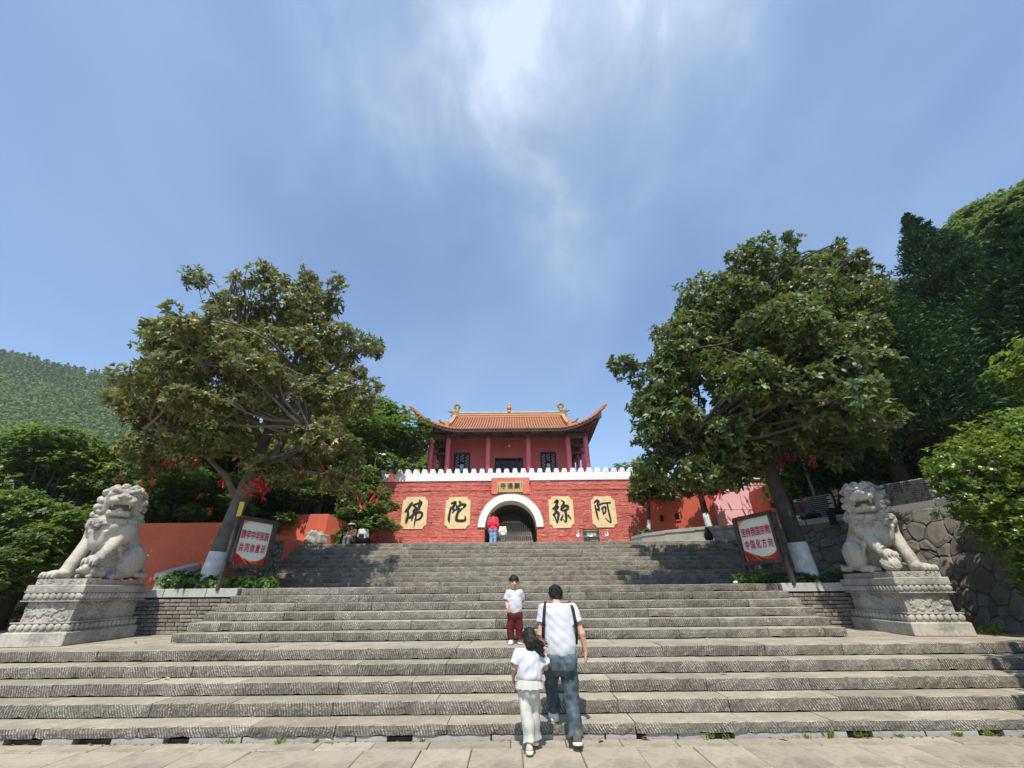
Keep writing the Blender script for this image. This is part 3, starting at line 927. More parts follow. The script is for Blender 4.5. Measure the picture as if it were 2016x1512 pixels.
# parapet and merlons
pp = MB(); pp.bbox(GL - .05, GX - .98, GY - .05, GY + .42, G_TOP, 7.00); pp.bbox(GX + .98, GR + .05, GY - .05, GY + .42, G_TOP, 7.00)
pp.bbox(GX - .98, GX + .98, GY - .05, GY + .42, G_TOP + .14, 7.00)
bevel(pp.build('parapet', M['white'], gate), .012)
nm = 32; pitch = (GR - GL + .1) / nm
mm = MB(); mm.prism([(-.145, 0), (.145, 0), (.10, .235), (-.10, .235)], 'y', -.235, .235)
m0_ = None
for i in range(nm):
    if m0_ is None:
        m0_ = bevel(mm.build('merlon', M['white']), .01)
        o = m0_
        o.parent = gate
    else:
        o = m0_.copy(); COL.objects.link(o)
    o.location = (GL - .05 + pitch * (i + .5) - GX + random.uniform(-.01, .01), .185, 7.002 - GB)
    o.scale = (random.uniform(.95, 1.06), 1, random.uniform(.94, 1.05))
    ORG[o] = ORG[gate]

# calligraphy: brush strokes (x, y, width) in the picture square of each panel
def brush(name, strokes, box, cx, cz, w, h, y, parent):
    (x0, y0, x1, y1) = box
    sx = w / (x1 - x0); sz = h / (y1 - y0)
    V = []; F = []
    for si, st in enumerate(strokes):
        P = [Vector((cx + (p[0] - (x0 + x1) / 2) * sx, cz - (p[1] - (y0 + y1) / 2) * sz)) for p in st]
        Wd = [p[2] * sx * .60 for p in st]
        # subdivide with a smooth curve
        pts = []; wd = []
        for i in range(len(P) - 1):
            p0 = P[max(i - 1, 0)]; p1 = P[i]; p2 = P[i + 1]; p3 = P[min(i + 2, len(P) - 1)]
            for k in range(6):
                t = k / 6
                q = .5 * ((2 * p1) + (p2 - p0) * t + (2 * p0 - 5 * p1 + 4 * p2 - p3) * t * t + (3 * p1 - p0 - 3 * p2 + p3) * t ** 3)
                pts.append(q); wd.append(Wd[i] + (Wd[i + 1] - Wd[i]) * (3 * t * t - 2 * t ** 3))
        pts.append(P[-1]); wd.append(Wd[-1])
        yy = y - .0015 * si
        # stroke ends: rounded
        def disc(c, r):
            b = len(V)
            V.append((c.x, yy - .0007, c.y))
            for k in range(10):
                V.append((c.x + r * math.cos(k * math.pi / 5), yy - .0007, c.y + r * math.sin(k * math.pi / 5)))
            for k in range(10): F.append((b, b + 1 + (k + 1) % 10, b + 1 + k))
        disc(pts[0], wd[0]); disc(pts[-1], wd[-1] * .9)
        b = len(V)
        for i, p in enumerate(pts):
            d = pts[min(i + 1, len(pts) - 1)] - pts[max(i - 1, 0)]
            d = d.normalized() if d.length > 1e-7 else Vector((1, 0))
            nrm = Vector((-d.y, d.x))
            for sgn in (1, -1):
                q = p + nrm * wd[i] * sgn
                V.append((q.x, yy, q.y))
        for i in range(len(pts) - 1):
            a = b + 2 * i
            F.append((a, a + 1, a + 3, a + 2))
    me = bpy.data.meshes.new(name)
    off = ORG[parent]
    me.from_pydata([(v[0] - off[0], v[1] - off[1], v[2] - off[2]) for v in V], [], F)
    return link(name, me, M['ink'], parent)
S_fo = [[(462, 665, 40), (430, 720, 52), (392, 785, 52), (352, 828, 34)], [(400, 825, 40), (412, 900, 42), (398, 980, 46), (390, 1050, 22)],
        [(500, 692, 26), (560, 682, 36), (625, 652, 42), (640, 672, 36), (610, 740, 40)], [(605, 608, 26), (608, 670, 34), (590, 740, 30)],
        [(488, 705, 28), (540, 755, 36), (500, 822, 30), (560, 792, 42), (622, 776, 26)],
        [(450, 942, 38), (520, 880, 46), (600, 842, 42), (660, 852, 38), (672, 900, 38), (640, 958, 36), (580, 985, 24)],
        [(522, 800, 32), (502, 900, 34), (490, 1000, 18)], [(562, 760, 32), (562, 900, 30), (552, 1000, 26), (545, 1115, 9)]]
S_tuo = [[(1220, 668, 34), (1285, 648, 46), (1262, 715, 44), (1240, 760, 40), (1270, 800, 34), (1238, 850, 20)], [(1212, 740, 30), (1190, 870, 36), (1185, 960, 42), (1195, 1030, 14)],
         [(1365, 632, 30), (1392, 690, 46)], [(1302, 690, 18), (1322, 760, 38), (1290, 803, 20)], [(1322, 742, 34), (1400, 692, 36), (1470, 702, 46), (1440, 752, 28)],
         [(1412, 772, 30), (1352, 828, 40)], [(1362, 770, 34), (1340, 850, 40), (1322, 930, 42), (1332, 985, 46), (1400, 995, 42), (1478, 982, 38), (1476, 900, 12)]]
S_mi = [[(308, 658, 28), (358, 622, 46), (358, 660, 42), (330, 720, 38)], [(280, 772, 38), (350, 726, 42), (358, 752, 42), (310, 812, 34)],
        [(280, 882, 36), (340, 832, 42), (370, 862, 42), (360, 930, 36), (340, 1030, 18)], [(285, 882, 30), (310, 942, 24), (335, 1020, 24)],
        [(430, 610, 12), (482, 660, 36), (450, 722, 36), (426, 790, 42)], [(440, 772, 36), (490, 722, 42), (545, 732, 46), (540, 780, 36), (450, 812, 24)],
        [(500, 800, 42), (505, 900, 42), (500, 1008, 24), (450, 965, 12)], [(450, 890, 18), (410, 970, 36)], [(545, 890, 26), (590, 955, 18)]]
S_a = [[(1060, 660, 22), (1108, 622, 44), (1138, 642, 42), (1110, 690, 26), (1130, 740, 36), (1130, 800, 32), (1092, 770, 16)], [(1070, 712, 26), (1085, 850, 32), (1105, 970, 18)],
       [(1142, 700, 30), (1230, 670, 26), (1360, 662, 26)], [(1295, 690, 26), (1310, 850, 28), (1325, 1018, 24), (1232, 946, 11)], [(1195, 772, 22), (1210, 870, 26)],
       [(1190, 772, 30), (1240, 737, 30), (1260, 762, 30), (1240, 840, 26), (1214, 845, 24)]]
boxes = [(290, 545, 760, 1150), (1110, 545, 1565, 1140), (198, 540, 650, 1115), (998, 540, 1440, 1108)]
for (cx, cz, w, h), st, bx, lab in zip(panels, (S_fo, S_tuo, S_mi, S_a), boxes,
        ('yellow panel with scooped corners and the character 佛', 'yellow panel with scooped corners and the character 陀', 'yellow panel with scooped corners and the character 弥', 'yellow panel with scooped corners and the character 阿')):
    pm = MB(); c = .17; poly = []
    for (sx, sz) in ((1, 1), (-1, 1), (-1, -1), (1, -1)):
        pc = (cx + sx * w / 2, cz + sz * h / 2)
        seg = []
        for k in range(6):
            a = math.pi / 2 * k / 5
            seg.append((pc[0] - sx * c * math.cos(a), pc[1] - sz * c * math.sin(a)))
        if sx * sz > 0: seg = seg[::-1]
        # go round counter-clockwise
        poly += seg[::-1] if (sx, sz) in ((1, 1), (-1, -1), (-1, 1), (1, -1)) and sx * sz > 0 else seg
    # order by angle keeps the outline simple
    poly = sorted(poly, key=lambda p: math.atan2(p[1] - cz, p[0] - cx))
    # brick relief showing through: horizontal slices
    pm.prism(poly, 'y', GY - .026, GY + .05)
    po = pm.build('panel', M['yellow'], gate)
    po['label'] = lab
    brush('character', st, bx, cx, cz, w, h, GY - .0285, po)

# ------------------------------------------------------------------ text
def text_mesh(txt, size, bold=0.0):
    cu = bpy.data.curves.new('txt', 'FONT')
    cu.body = txt; cu.size = size; cu.align_x = 'CENTER'; cu.align_y = 'CENTER'
    cu.resolution_u = 3; cu.extrude = 0.0
    ob = bpy.data.objects.new('txt', cu); COL.objects.link(ob)
    dg = bpy.context.evaluated_depsgraph_get()
    me = bpy.data.meshes.new_from_object(ob.evaluated_get(dg))
    bpy.data.objects.remove(ob)
    me.materials.clear()
    if bold > 0:            # heavier strokes: the same outline laid again a hair to each side
        n = len(me.vertices); co = np.empty(n * 3, dtype=np.float32); me.vertices.foreach_get('co', co); co = co.reshape(-1, 3)
        polys = [tuple(p.vertices) for p in me.polygons]
        V = []; F = []
        for k in range(9):
            a = k * math.pi / 4
            d = np.array([bold * math.cos(a), bold * math.sin(a), .00012 * k]) if k < 8 else np.array([0, 0, .00012 * 9])
            b = len(V); V.extend((co + d).tolist()); F.extend([tuple(i + b for i in p) for p in polys])
        bpy.data.meshes.remove(me)
        me = bpy.data.meshes.new('txt'); me.from_pydata(V, [], F); me.update()
    return me
def text_on(name, txt, size, mat, parent, loc, rot=(R(90), 0, 0), bold=0.0, sx=1, sz=1):
    me = text_mesh(txt, size, bold)
    o = link(name, me, mat, parent)
    o.location = Vector(loc) - (ORG[parent] if parent else Vector((0, 0, 0)))
    o.rotation_euler = rot
    o.scale = (sx, sz, 1)
    return o
pl = MB(); pl.bbox(-.81, .51, GY - .115, GY - .05, 5.99, 6.53)
plo = bevel(pl.build('name_plaque', M['gold'], gate), .012)
for i, ch in enumerate('寺通顯'):
    text_on('character', ch, .315, M['ink'], plo, (-.51 + .36 * i, GY - .1175, 6.285), bold=.010, sx=.95, sz=1.0)
# narrow columns of small writing, too small to read
for xx, z0, k in ((.44, 6.45, 5), (-.745, 6.36, 6)):
    mk = MB()
    for i in range(k):
        zz = z0 - .058 * i
        for q in range(3): mk.bbox(xx - .018, xx + .018, GY - .1182, GY - .1165, zz - .006 - .014 * q, zz - .014 * q)
        mk.bbox(xx - .004, xx + .004, GY - .1188, GY - .117, zz - .036, zz)
    mo = mk.build('small_writing', M['ink'], plo); mo['kind'] = 'stuff'

# ------------------------------------------------------------------ courtyard seen through the arch
cy = MB(); cy.bbox(-9, 9, 36.0, 60, 2.5, 5.18); cy.bbox(-9, 9, 43.4, 60, 5.18, 5.95)
tag(cy.build('courtyard_terrace', M['landing']), kind='structure')
HZ = 5.95
hall2 = thing('courtyard_hall', (GX, 45, HZ), 'dim grey hall with slatted doors and tiled eave seen through the arched passage', 'hall')
w2 = MB(); w2.bbox(-5, 5, 44.6, 48, HZ, HZ + 3.4); w2.build('wall', M['timber'], hall2)
M['slat'] = plain('weathered_slat', (.20, .185, .165), .8)
for i in range(34):
    s = MB(); x = -3.3 + i * .2
    s.bbox(x, x + .12, 44.45, 44.55, HZ + .55, HZ + 1.92)
    s.build('door_slat', M['slat'], hall2)
e2 = MB()
for i in range(50):
    x = -5 + i * .2
    e2.tube([(x, 45.0, HZ + 2.75), (x, 44.2, HZ + 2.42), (x, 43.7, HZ + 2.30)], .07, 6)
e2.bbox(-5, 5, 43.75, 45.2, HZ + 2.20, HZ + 2.24)
o = e2.build('eave_tiles', M['greytile'], hall2); o['kind'] = 'stuff'
lt_ = MB(); lt_.bbox(-1.5, .45, 43.6, 43.68, HZ + 2.20, HZ + 2.36); lt_.build('pale_lintel', M['white'], hall2)
fr2 = MB(); fr2.bbox(-3.5, 3.7, 44.40, 44.6, HZ + 1.92, HZ + 2.05); fr2.build('door_head', M['cap'], hall2)
fence = thing('low_fence', (GX, 36.3, 5.18), 'dark pointed picket fence across the far end of the passage', 'fence')
for i in range(26):
    s = MB(); x = -1.9 + .17 * i
    s.prism([(x - .035, 5.18), (x + .035, 5.18), (x + .035, 5.92), (x, 6.02), (x - .035, 5.92)], 'y', 36.3, 36.33)
    s.build('picket', M['slat'] if i % 1 == 0 else M['darktimber'], fence)
rl = MB(); rl.bbox(-2, 2.5, 36.335, 36.37, 5.3, 5.38); rl.bbox(-2, 2.5, 36.335, 36.37, 5.75, 5.82); rl.build('rail', M['darktimber'], fence)
bx = MB(); bx.bbox(.75, 1.25, 33.2, 33.5, GB, 4.72); bx.bbox(.7, 1.3, 33.15, 33.55, 4.72, 4.82)
b_ = bx.build('donation_box', M['white']); tag(b_, 'small white topped box inside the passage on the right', 'box')
# ------------------------------------------------------------------ the gate tower above the wall
TX = -0.25
hall = thing('gate_tower', (TX, 24.5, G_TOP), 'dark red hall with pink columns and upturned orange tiled roof above the gate wall', 'tower')
TF = 6.62
base = MB(); base.bbox(-6.3, 5.9, 23.2, 32, TF - .4, TF); base.build('floor_slab', M['landing'], hall)
# columns
col_x = [-5.12, -4.05, -1.53, .99, 3.50, 4.62]
for ci, (xs, y) in enumerate([(x, 24.5) for x in col_x] + [(x, y) for y in (25.9, 28.2, 30.6) for x in (-5.12, 4.62)]):
    c = MB(); c.lathe((xs, y, TF), [(.15, 0), (.15, 3.4), (.135, 3.62)], 14)
    co = c.build('column', M['column'], hall, smooth=True)
    p = MB(); p.lathe((xs, y, TF), [(.24, 0), (.26, .08), (.2, .2), (.155, .24)], 14)
    p.build('column_base', M['cap'], co)
    q = MB(); q.box((xs, y - .02, TF + 3.70), (.26, .34, .17)); q.box((xs, y - .02, TF + 3.92), (.40, .42, .12))
    q.box((xs, y - .1, TF + 4.05), (.14, .7, .14))
    q.build('bracket', M['timber'], co)
# beams
bm_ = MB()
bm_.bbox(-5.3, 4.8, 24.40, 24.60, TF + 3.50, TF + 3.78)
bm_.build('beam', M['timber'], hall)
bm_ = MB(); bm_.bbox(-5.5, 5.0, 24.35, 24.65, TF + 3.99, TF + 4.14); bm_.build('beam', M['timber'], hall)
bm_ = MB()
for x in (-5.12, 4.62):
    bm_.bbox(x - .09, x + .09, 24.6, 30.6, TF + 3.50, TF + 3.76)
    bm_.bbox(x - .10, x + .10, 24.6, 30.6, TF + 3.99, TF + 4.14)
for x, x2 in ((-4.05, -5.12), (3.5, 4.62)):
    bm_.bar((x, 24.6, TF + 3.3), (x2, 25.8, TF + 3.3), .1, .14)
    bm_.bar((x, 25.6, TF + 2.9), (x2, 25.6, TF + 2.9), .1, .14)
bm_.build('side_beam', M['timber'], hall)
for xa, xb in zip(col_x[:-1], col_x[1:]):
    if xb - xa > 2:
        k = MB(); xm = (xa + xb) / 2
        k.box((xm, 24.42, TF + 3.86), (.5, .1, .14)); k.box((xm, 24.42, TF + 3.95), (.3, .14, .06))
        k.build('strut', M['darktimber'], hall)
# walls with openings
WY = 25.65
hw = MB()
wins = [(-3.28, 1.06), (2.30, 1.02)]
dx0, dx1, dtop = -1.17, .67, TF + 2.60
wtop = TF + 2.95
hw.bbox(-4.2, -3.28 - .53, WY, WY + .25, TF, TF + 4.5); hw.bbox(-3.28 + .53, dx0, WY, WY + .25, TF, TF + 4.5)
hw.bbox(dx1, 2.30 - .51, WY, WY + .25, TF, TF + 4.5); hw.bbox(2.30 + .51, 3.62, WY, WY + .25, TF, TF + 4.5)
hw.bbox(-3.28 - .53, -3.28 + .53, WY, WY + .25, wtop, TF + 4.5); hw.bbox(2.30 - .51, 2.30 + .51, WY, WY + .25, wtop, TF + 4.5)
hw.bbox(-3.28 - .53, -3.28 + .53, WY, WY + .25, TF, TF + .9); hw.bbox(2.30 - .51, 2.30 + .51, WY, WY + .25, TF, TF + .9)
hw.bbox(dx0, dx1, WY, WY + .25, dtop, TF + 4.5)
hw.bbox(-4.2, -4.0, WY + .25, 30.5, TF, TF + 4.5); hw.bbox(3.42, 3.62, WY + .25, 30.5, TF, TF + 4.5)
hw.bbox(-4.2, 3.62, 30.3, 30.5, TF, TF + 4.5)
hw.build('wall', M['hallwall'], hall)
tr = MB(); tr.bbox(-1.45, .95, WY - .03, WY, TF + 3.02, TF + 3.07); tr.bbox(-1.45, -1.41, WY - .03, WY, TF, TF + 3.02); tr.bbox(.91, .95, WY - .03, WY, TF, TF + 3.02)
tr.build('door_surround', M['hallwall'], hall)
def lattice(x0, x1, z0, z1, y, parent, cell=.105):
    pn = MB(); pn.bbox(x0, x1, y + .02, y + .03, z0, z1)
    po = pn.build('pane', M['pane'], parent)
    b = MB()
    nx = max(2, int((x1 - x0) / cell)); nz = max(2, int((z1 - z0) / cell))
    for i in range(nx + 1):
        x = x0 + (x1 - x0) * i / nx
        b.bbox(x - .011, x + .011, y - .012, y + .012, z0, z1)
    for i in range(nz + 1):
        z = z0 + (z1 - z0) * i / nz
        b.bbox(x0, x1, y - .0125, y + .0125, z - .011, z + .011)
    for i in range(nx):
        for j in range(nz):
            if (i + j) % 2 == 0:
                xa = x0 + (x1 - x0) * (i + .5) / nx; za = z0 + (z1 - z0) * (j + .5) / nz
                b.box((xa, y - .001, za), (.055, .022, .055), rot=Matrix.Rotation(R(45), 3, 'Y'))
    b.build('lattice', M['lattice'], parent)
for cx, w in wins:
    wo_ = MB(); y = WY + .02
    x0, x1 = cx - w / 2, cx + w / 2
    for a, b in ((x0, x0 + .08), (x1 - .08, x1), (cx - w * .18, cx - w * .18 + .07), (cx + w * .18 - .07, cx + w * .18)):
        wo_.bbox(a, b, y - .06, y + .06, TF + .92, wtop)
    for a, b in ((wtop - .1, wtop - .001), (TF + 1.52, TF + 1.62)): wo_.bbox(x0 + .08, x1 - .08, y - .055, y + .055, a, b)
    wf = wo_.build('window', M['lattice'], hall)
    xs = [x0 + .08, cx - w * .18, cx - w * .18 + .07, cx + w * .18 - .07, cx + w * .18, x1 - .08]
    for k in (0, 2, 4):
        if k == 2:
            lattice(xs[2], xs[3], TF + 2.35, wtop - .1, y, wf, .1)
            pn = MB(); pn.bbox(xs[2] - .02, xs[3] + .02, y + .0, y + .03, TF + 1.78, TF + 2.2); pn.build('pane', M['pane'], wf)
            pn = MB(); pn.bbox(xs[2] - .02, xs[3] + .02, y + .0, y + .03, TF + 1.15, TF + 1.52); pn.build('pane', M['pane'], wf)
        else:
            lattice(xs[k] + .02, xs[k + 1] - .02, TF + 1.66, wtop - .14, y, wf, .1)
            lattice(xs[k] + .02, xs[k + 1] - .02, TF + .98, TF + 1.50, y, wf, .1)
dw = MB(); y = WY + .05
dw.bbox(dx0, dx1, y - .05, y + .05, dtop - .09, dtop - .001)
for x in (dx0 + .05, dx0 + .40, (dx0 + dx1) / 2, dx1 - .40, dx1 - .05): dw.bbox(x - .045, x + .045, y - .05, y + .05, TF, dtop - .09)
df = dw.build('door', M['lattice'], hall)
M['panedark'] = plain('dark_door_pane', (.10, .11, .13), .3, .2)
for a, b in ((dx0 + .1, dx0 + .35), (dx0 + .45, (dx0 + dx1) / 2 - .05), ((dx0 + dx1) / 2 + .05, dx1 - .45), (dx1 - .35, dx1 - .1)):
    lattice(a, b, TF + 1.15, dtop - .2, y, df, .09)
    q = MB(); q.bbox(a, b, y - .02, y + .02, TF + .05, TF + 1.1); q.build('door_panel', M['lattice'], df)
for p_ in list(df.children):
    if p_.name.startswith('pane'): p_.data.materials[0] = M['panedark']
lb_ = MB(); lb_.sphere((-.22, WY - .22, TF + 3.33), .085, 12, 8); lb_.tube([(-.22, WY, TF + 3.38), (-.22, WY - .2, TF + 3.38)], .02, 6)
lb_.build('wall_lamp', M['lamp'], hall, smooth=True)

# ---- the roof: one height field for tiles, channels and soffit
RA, RB, RYC = 5.30, 4.30, 27.60
EZ, RISE, GAB = 10.33, 2.50, 3.95
def gp(t): return .62 * t + .38 * t * t
def roof_z(a, b):
    tf = max(0., (RB - b) / RB)
    zf = gp(tf)
    if a > GAB: zf = min(zf, gp(max(0., (RA - a) / RB)))
    ca = min(1, max(0, (a - 2.9) / (RA - 2.9))); cb = min(1, max(0, (b - (RB - 2.4)) / 2.4))
    up = .92 * (ca ** 2.2) * (cb ** 2.2)
    return EZ + RISE * zf + up, up
def rp(x, y, dz=0):
    """plan point (relative to the roof's centre) to world, with the corner flare"""
    z, up = roof_z(abs(x), abs(y))
    k = up * .42
    return (TX + x + math.copysign(k, x) * (up > .01), RYC + y + math.copysign(k, y) * (up > .01), z + dz)
def grid(xs, ys, dz):
    V = [rp(x, y, dz) for x in xs for y in ys]
    ny = len(ys)
    F = [(i * ny + j, (i + 1) * ny + j, (i + 1) * ny + j + 1, i * ny + j + 1) for i in range(len(xs) - 1) for j in range(ny - 1)]
    return V, F
xs = list(np.linspace(-RA, RA, 61)); ys = list(np.linspace(-RB, RB, 41))
xs = sorted(xs + [GAB + .001, -GAB - .001, GAB, -GAB]); ys = sorted(ys)
ch = MB(); ch.add(*grid(xs, ys, 0)); ro = ch.build('roof', M['tilepan'], hall, fixn=False)
sf = MB(); V, F = grid(xs, ys, -.16); sf.add(V, [f[::-1] for f in F]); sf.build('soffit', M['darktimber'], hall, fixn=False)
# eave fascia
fa = MB()
per = [(x, -RB) for x in np.linspace(-RA, RA, 50)] + [(RA, y) for y in np.linspace(-RB, RB, 40)][1:] + [(x, RB) for x in np.linspace(RA, -RA, 50)][1:] + [(-RA, y) for y in np.linspace(RB, -RB, 40)][1:]
for p, q in zip(per[:-1], per[1:]):
    fa.add([rp(*p, -.18), rp(*q, -.18), rp(*q, .0), rp(*p, .0)], [(0, 1, 2, 3)])
fa.build('eave_board', M['darktimber'], hall, fixn=False)
tl = MB(); cp = MB()
sp = .178
def row(pts):
    tl.tube([(p[0], p[1], p[2]) for p in pts], .044, 7)
    e = pts[0]; d = Vector(pts[0]) - Vector(pts[1]); d.normalize()
    cp.sphere(Vector(e) + d * .012, (.062, .062, .062), 8, 5)
x = -RA + .09
while x < RA:
    a = abs(x)
    b_end = 0.02 if a < GAB else RB - (RA - a)
    for sgn in (-1, 1):
        if sgn > 0 and False: continue
        n = 12
        pts = [rp(x, sgn * (RB + (b_end - RB) * i / n), .035) for i in range(n + 1)]
        if Vector(pts[0]).to_2d().length and (Vector(pts[0]) - Vector(pts[-1])).length > .12: row(pts)
    x += sp
y = -RB + .09
while y < RB:
    a_end = max(GAB, RA - (RB - abs(y)))
    if RA - a_end > .12:
        for sgn in (-1, 1):
            row([rp(sgn * (RA + (a_end - RA) * i / 6), y, .035) for i in range(7)])
    y += sp
o = tl.build('tile_row', M['tile'], ro, smooth=True, fixn=False); o['kind'] = 'stuff'
o = cp.build('eave_tile_end', M['tile'], ro, smooth=True, fixn=False); o['kind'] = 'stuff'
# rafters under the eaves
rf = MB()
x = -RA + .1
while x < RA:
    rf.bar(rp(x, -RB + .03, -.20), rp(x, -RB + 1.3, -.20), .07, .08)
    x += .24
y = -RB + .1
while y < RB:
    for s in (-1, 1):
        if RB - abs(y) > .2: rf.bar(rp(s * (RA - .03), y, -.20), rp(s * (RA - min(1.1, RB - abs(y))), y, -.20), .07, .08)
    y += .24
o = rf.build('rafter', M['timber'], hall); o['kind'] = 'stuff'
# corner beams
for sx in (-1, 1):
    for sy in (-1, 1):
        c = MB(); c.tube([rp(sx * (RA - .02 - k * .25), sy * (RB - .02 - k * .25), -.26) for k in range(7)], .09, 6)
        c.build('corner_rafter', M['timber'], hall)
# gables
for s in (-1, 1):
    gm = MB()
    pts = [(RYC + b, roof_z(GAB - .001, abs(b))[0] - .05) for b in np.linspace(-(RB - 1.35), RB - 1.35, 21)]
    gm.prism([(p[0], p[1]) for p in pts] + [(RYC + RB - 1.35, EZ + .9), (RYC - RB + 1.35, EZ + .9)], 'x', TX + s * (GAB - .15), TX + s * (GAB - .05))
    gm.build('gable', M['hallwall'], hall)
# ridges
rz = EZ + RISE
rd = MB(); rd.bbox(TX - GAB, TX + GAB, RYC - .10, RYC + .10, rz - .02, rz + .16); rd.bbox(TX - GAB, TX + GAB, RYC - .07, RYC + .07, rz + .20, rz + .34)
rdo = rd.build('main_ridge', M['ridge'], hall)
rd = MB(); rd.bbox(TX - GAB - .02, TX + GAB + .02, RYC - .13, RYC + .13, rz + .16, rz + .20); rd.bbox(TX - GAB, TX + GAB, RYC - .11, RYC + .11, rz + .34, rz + .40)
rd.build('ridge_band', M['ridgepale'], rdo)
for s in (-1, 1):
    for sy in (-1, 1):
        v = MB()
        pts = [rp(s * GAB * .995, sy * b, .0) for b in np.linspace(.02, RB - 1.25, 12)]
        for k in range(len(pts) - 1):
            a, b = Vector(pts[k]), Vector(pts[k + 1])
            v.bar(a + Vector((0, 0, .14)), b + Vector((0, 0, .14)), .17, .22)
            v.bar(a + Vector((0, 0, .27)), b + Vector((0, 0, .27)), .24, .06)
        e = Vector(pts[-1])
        v.box(e + Vector((0, sy * .04, .22)), (.22, .18, .40))
        v.build('descending_ridge', M['ridge'], hall)
        h = MB()
        N = 14
        top = [Vector(rp(s * (GAB + .12 + (RA - GAB - .12) * k / N), sy * (RB - (RA - GAB - .12) * (1 - k / N)), 0)) for k in range(N + 1)]
        d = (top[-1] - top[-2]).normalized()
        for k in range(1, 5): top.append(top[N] + Vector((s * .09 * k, sy * .09 * k, .02 * k + .013 * k * k)))
        h.tube([p + Vector((0, 0, .11)) for p in top], [.105] * (N - 1) + [.10, .09, .075, .06, .045, .025], 8)
        h.tube([p + Vector((0, 0, .23)) for p in top[:-1]], [.06] * (N - 1) + [.055, .05, .045, .04, .03], 6)
        hr = h.build('hip_ridge', M['ridge'], hall, smooth=True)
        # small crouching beast near the gable foot
        bpt = top[2] + Vector((0, 0, .3))
        an = SDF(bpt - Vector((.3, .3, .15)), bpt + Vector((.3, .3, .4)), .02)
        an.cap(bpt + Vector((-s * .1, -sy * .1, 0)), bpt + Vector((s * .06, sy * .06, .05)), .08, .07); an.ell(bpt + Vector((s * .12, sy * .12, .14)), (.07, .07, .07)); an.cap(bpt + Vector((-s * .14, -sy * .14, .02)), bpt + Vector((-s * .18, -sy * .18, .24)), .035, .02)
        an.build('ridge_beast', M['ornament'], hr)
    # ridge-end ornament: gaping head biting the ridge, coiled tail above
    c = Vector((TX + s * (GAB - .02), RYC, rz + .30))
    q = SDF(c - Vector((.75, .3, .5)), c + Vector((.75, .3, 1.0)), .022)
    q.box(c + Vector((0, 0, -.05)), (.26, .13, .30), .06, k=.04)
    q.cap(c + Vector((-s * .1, 0, .2)), c + Vector((-s * .16, 0, .48)), .15, .10, .05)
    q.path([c + Vector((-s * (.10 - .17 * math.cos(t)), 0, .58 + .17 * math.sin(t))) for t in np.linspace(3.6, -1.6, 9)], [.10, .095, .09, .085, .08, .075, .07, .06, .05])
    q.cap(c + Vector((s * .18, 0, .12)), c + Vector((s * .52, 0, .22)), .10, .04, .03); q.cap(c + Vector((s * .2, 0, .25)), c + Vector((s * .34, 0, .40)), .06, .03, .02)
    q.cap(c + Vector((s * .2, 0, -.15)), c + Vector((s * .36, 0, -.1)), .08, .03, .02)
    q.ripple(.008, 38, 3)
    q.build('ridge_ornament', M['ornament'], hall)
fi = MB(); fi.lathe((TX + .02, RYC, rz + .38), [(.16, 0), (.18, .08), (.10, .14), (.12, .2), (.19, .30), (.17, .42), (.08, .48), (.11, .56), (.10, .66), (.03, .74), (.0, .80)], 12)
fi.build('ridge_finial', M['ridge'], hall, smooth=True)
# ------------------------------------------------------------------ foliage
def unit(a): return a / np.maximum(np.linalg.norm(a, axis=1, keepdims=True), 1e-9)
def leaves_arrays(base, axis, nrm, L, W, droop=.15, rg=rng):
    """base, axis, nrm (n,3); six-vertex curved leaves"""
    n = len(base)
    axis = unit(axis); side = unit(np.cross(axis, nrm)); up = np.cross(side, axis)
    L = L[:, None]; W = W[:, None]
    m1 = base + axis * L * .36 + up * L * .05; m2 = base + axis * L * .72 + up * L * (.05 - droop * .4)
    tip = base + axis * L - up * L * droop
    V = np.stack([base, m1 - side * W * .5 + up * W * .12, m1 + side * W * .5 + up * W * .12, m2 - side * W * .42 + up * W * .1, m2 + side * W * .42 + up * W * .1, tip], 1).reshape(-1, 3)
    b = (np.arange(n) * 6)[:, None]
    F = np.concatenate([b + np.array([[0, 2, 1]]), b + np.array([[1, 2, 4]]), b + np.array([[1, 4, 3]]), b + np.array([[3, 4, 5]])])
    return V, F
def sample_lobes(lobes, n, shell=.55, rg=rng):
    """points in a set of ellipsoids (cx,cy,cz,rx,ry,rz), denser towards the outside; returns point and outward direction"""
    vol = np.array([l[3] * l[4] * l[5] for l in lobes]) ** .75
    pick = rg.choice(len(lobes), n, p=vol / vol.sum())
    Lb = np.array([l[:6] for l in lobes])[pick]
    d = unit(rg.normal(size=(n, 3)))
    r = (shell ** 3 + (1 - shell ** 3) * rg.random(n)) ** (1 / 3)
    # ragged outline
    r = r * (1 + .10 * rg.normal(size=n))
    P = Lb[:, :3] + d * r[:, None] * Lb[:, 3:]
    out = unit(d / Lb[:, 3:])
    return P, out
def inner_mask(P, lobes, k=.55):
    keep = np.ones(len(P), bool)
    for l in lobes:
        q = ((P - np.array(l[:3])) / (np.array(l[3:6]) * k)); keep &= (q ** 2).sum(1) > 1
    return keep
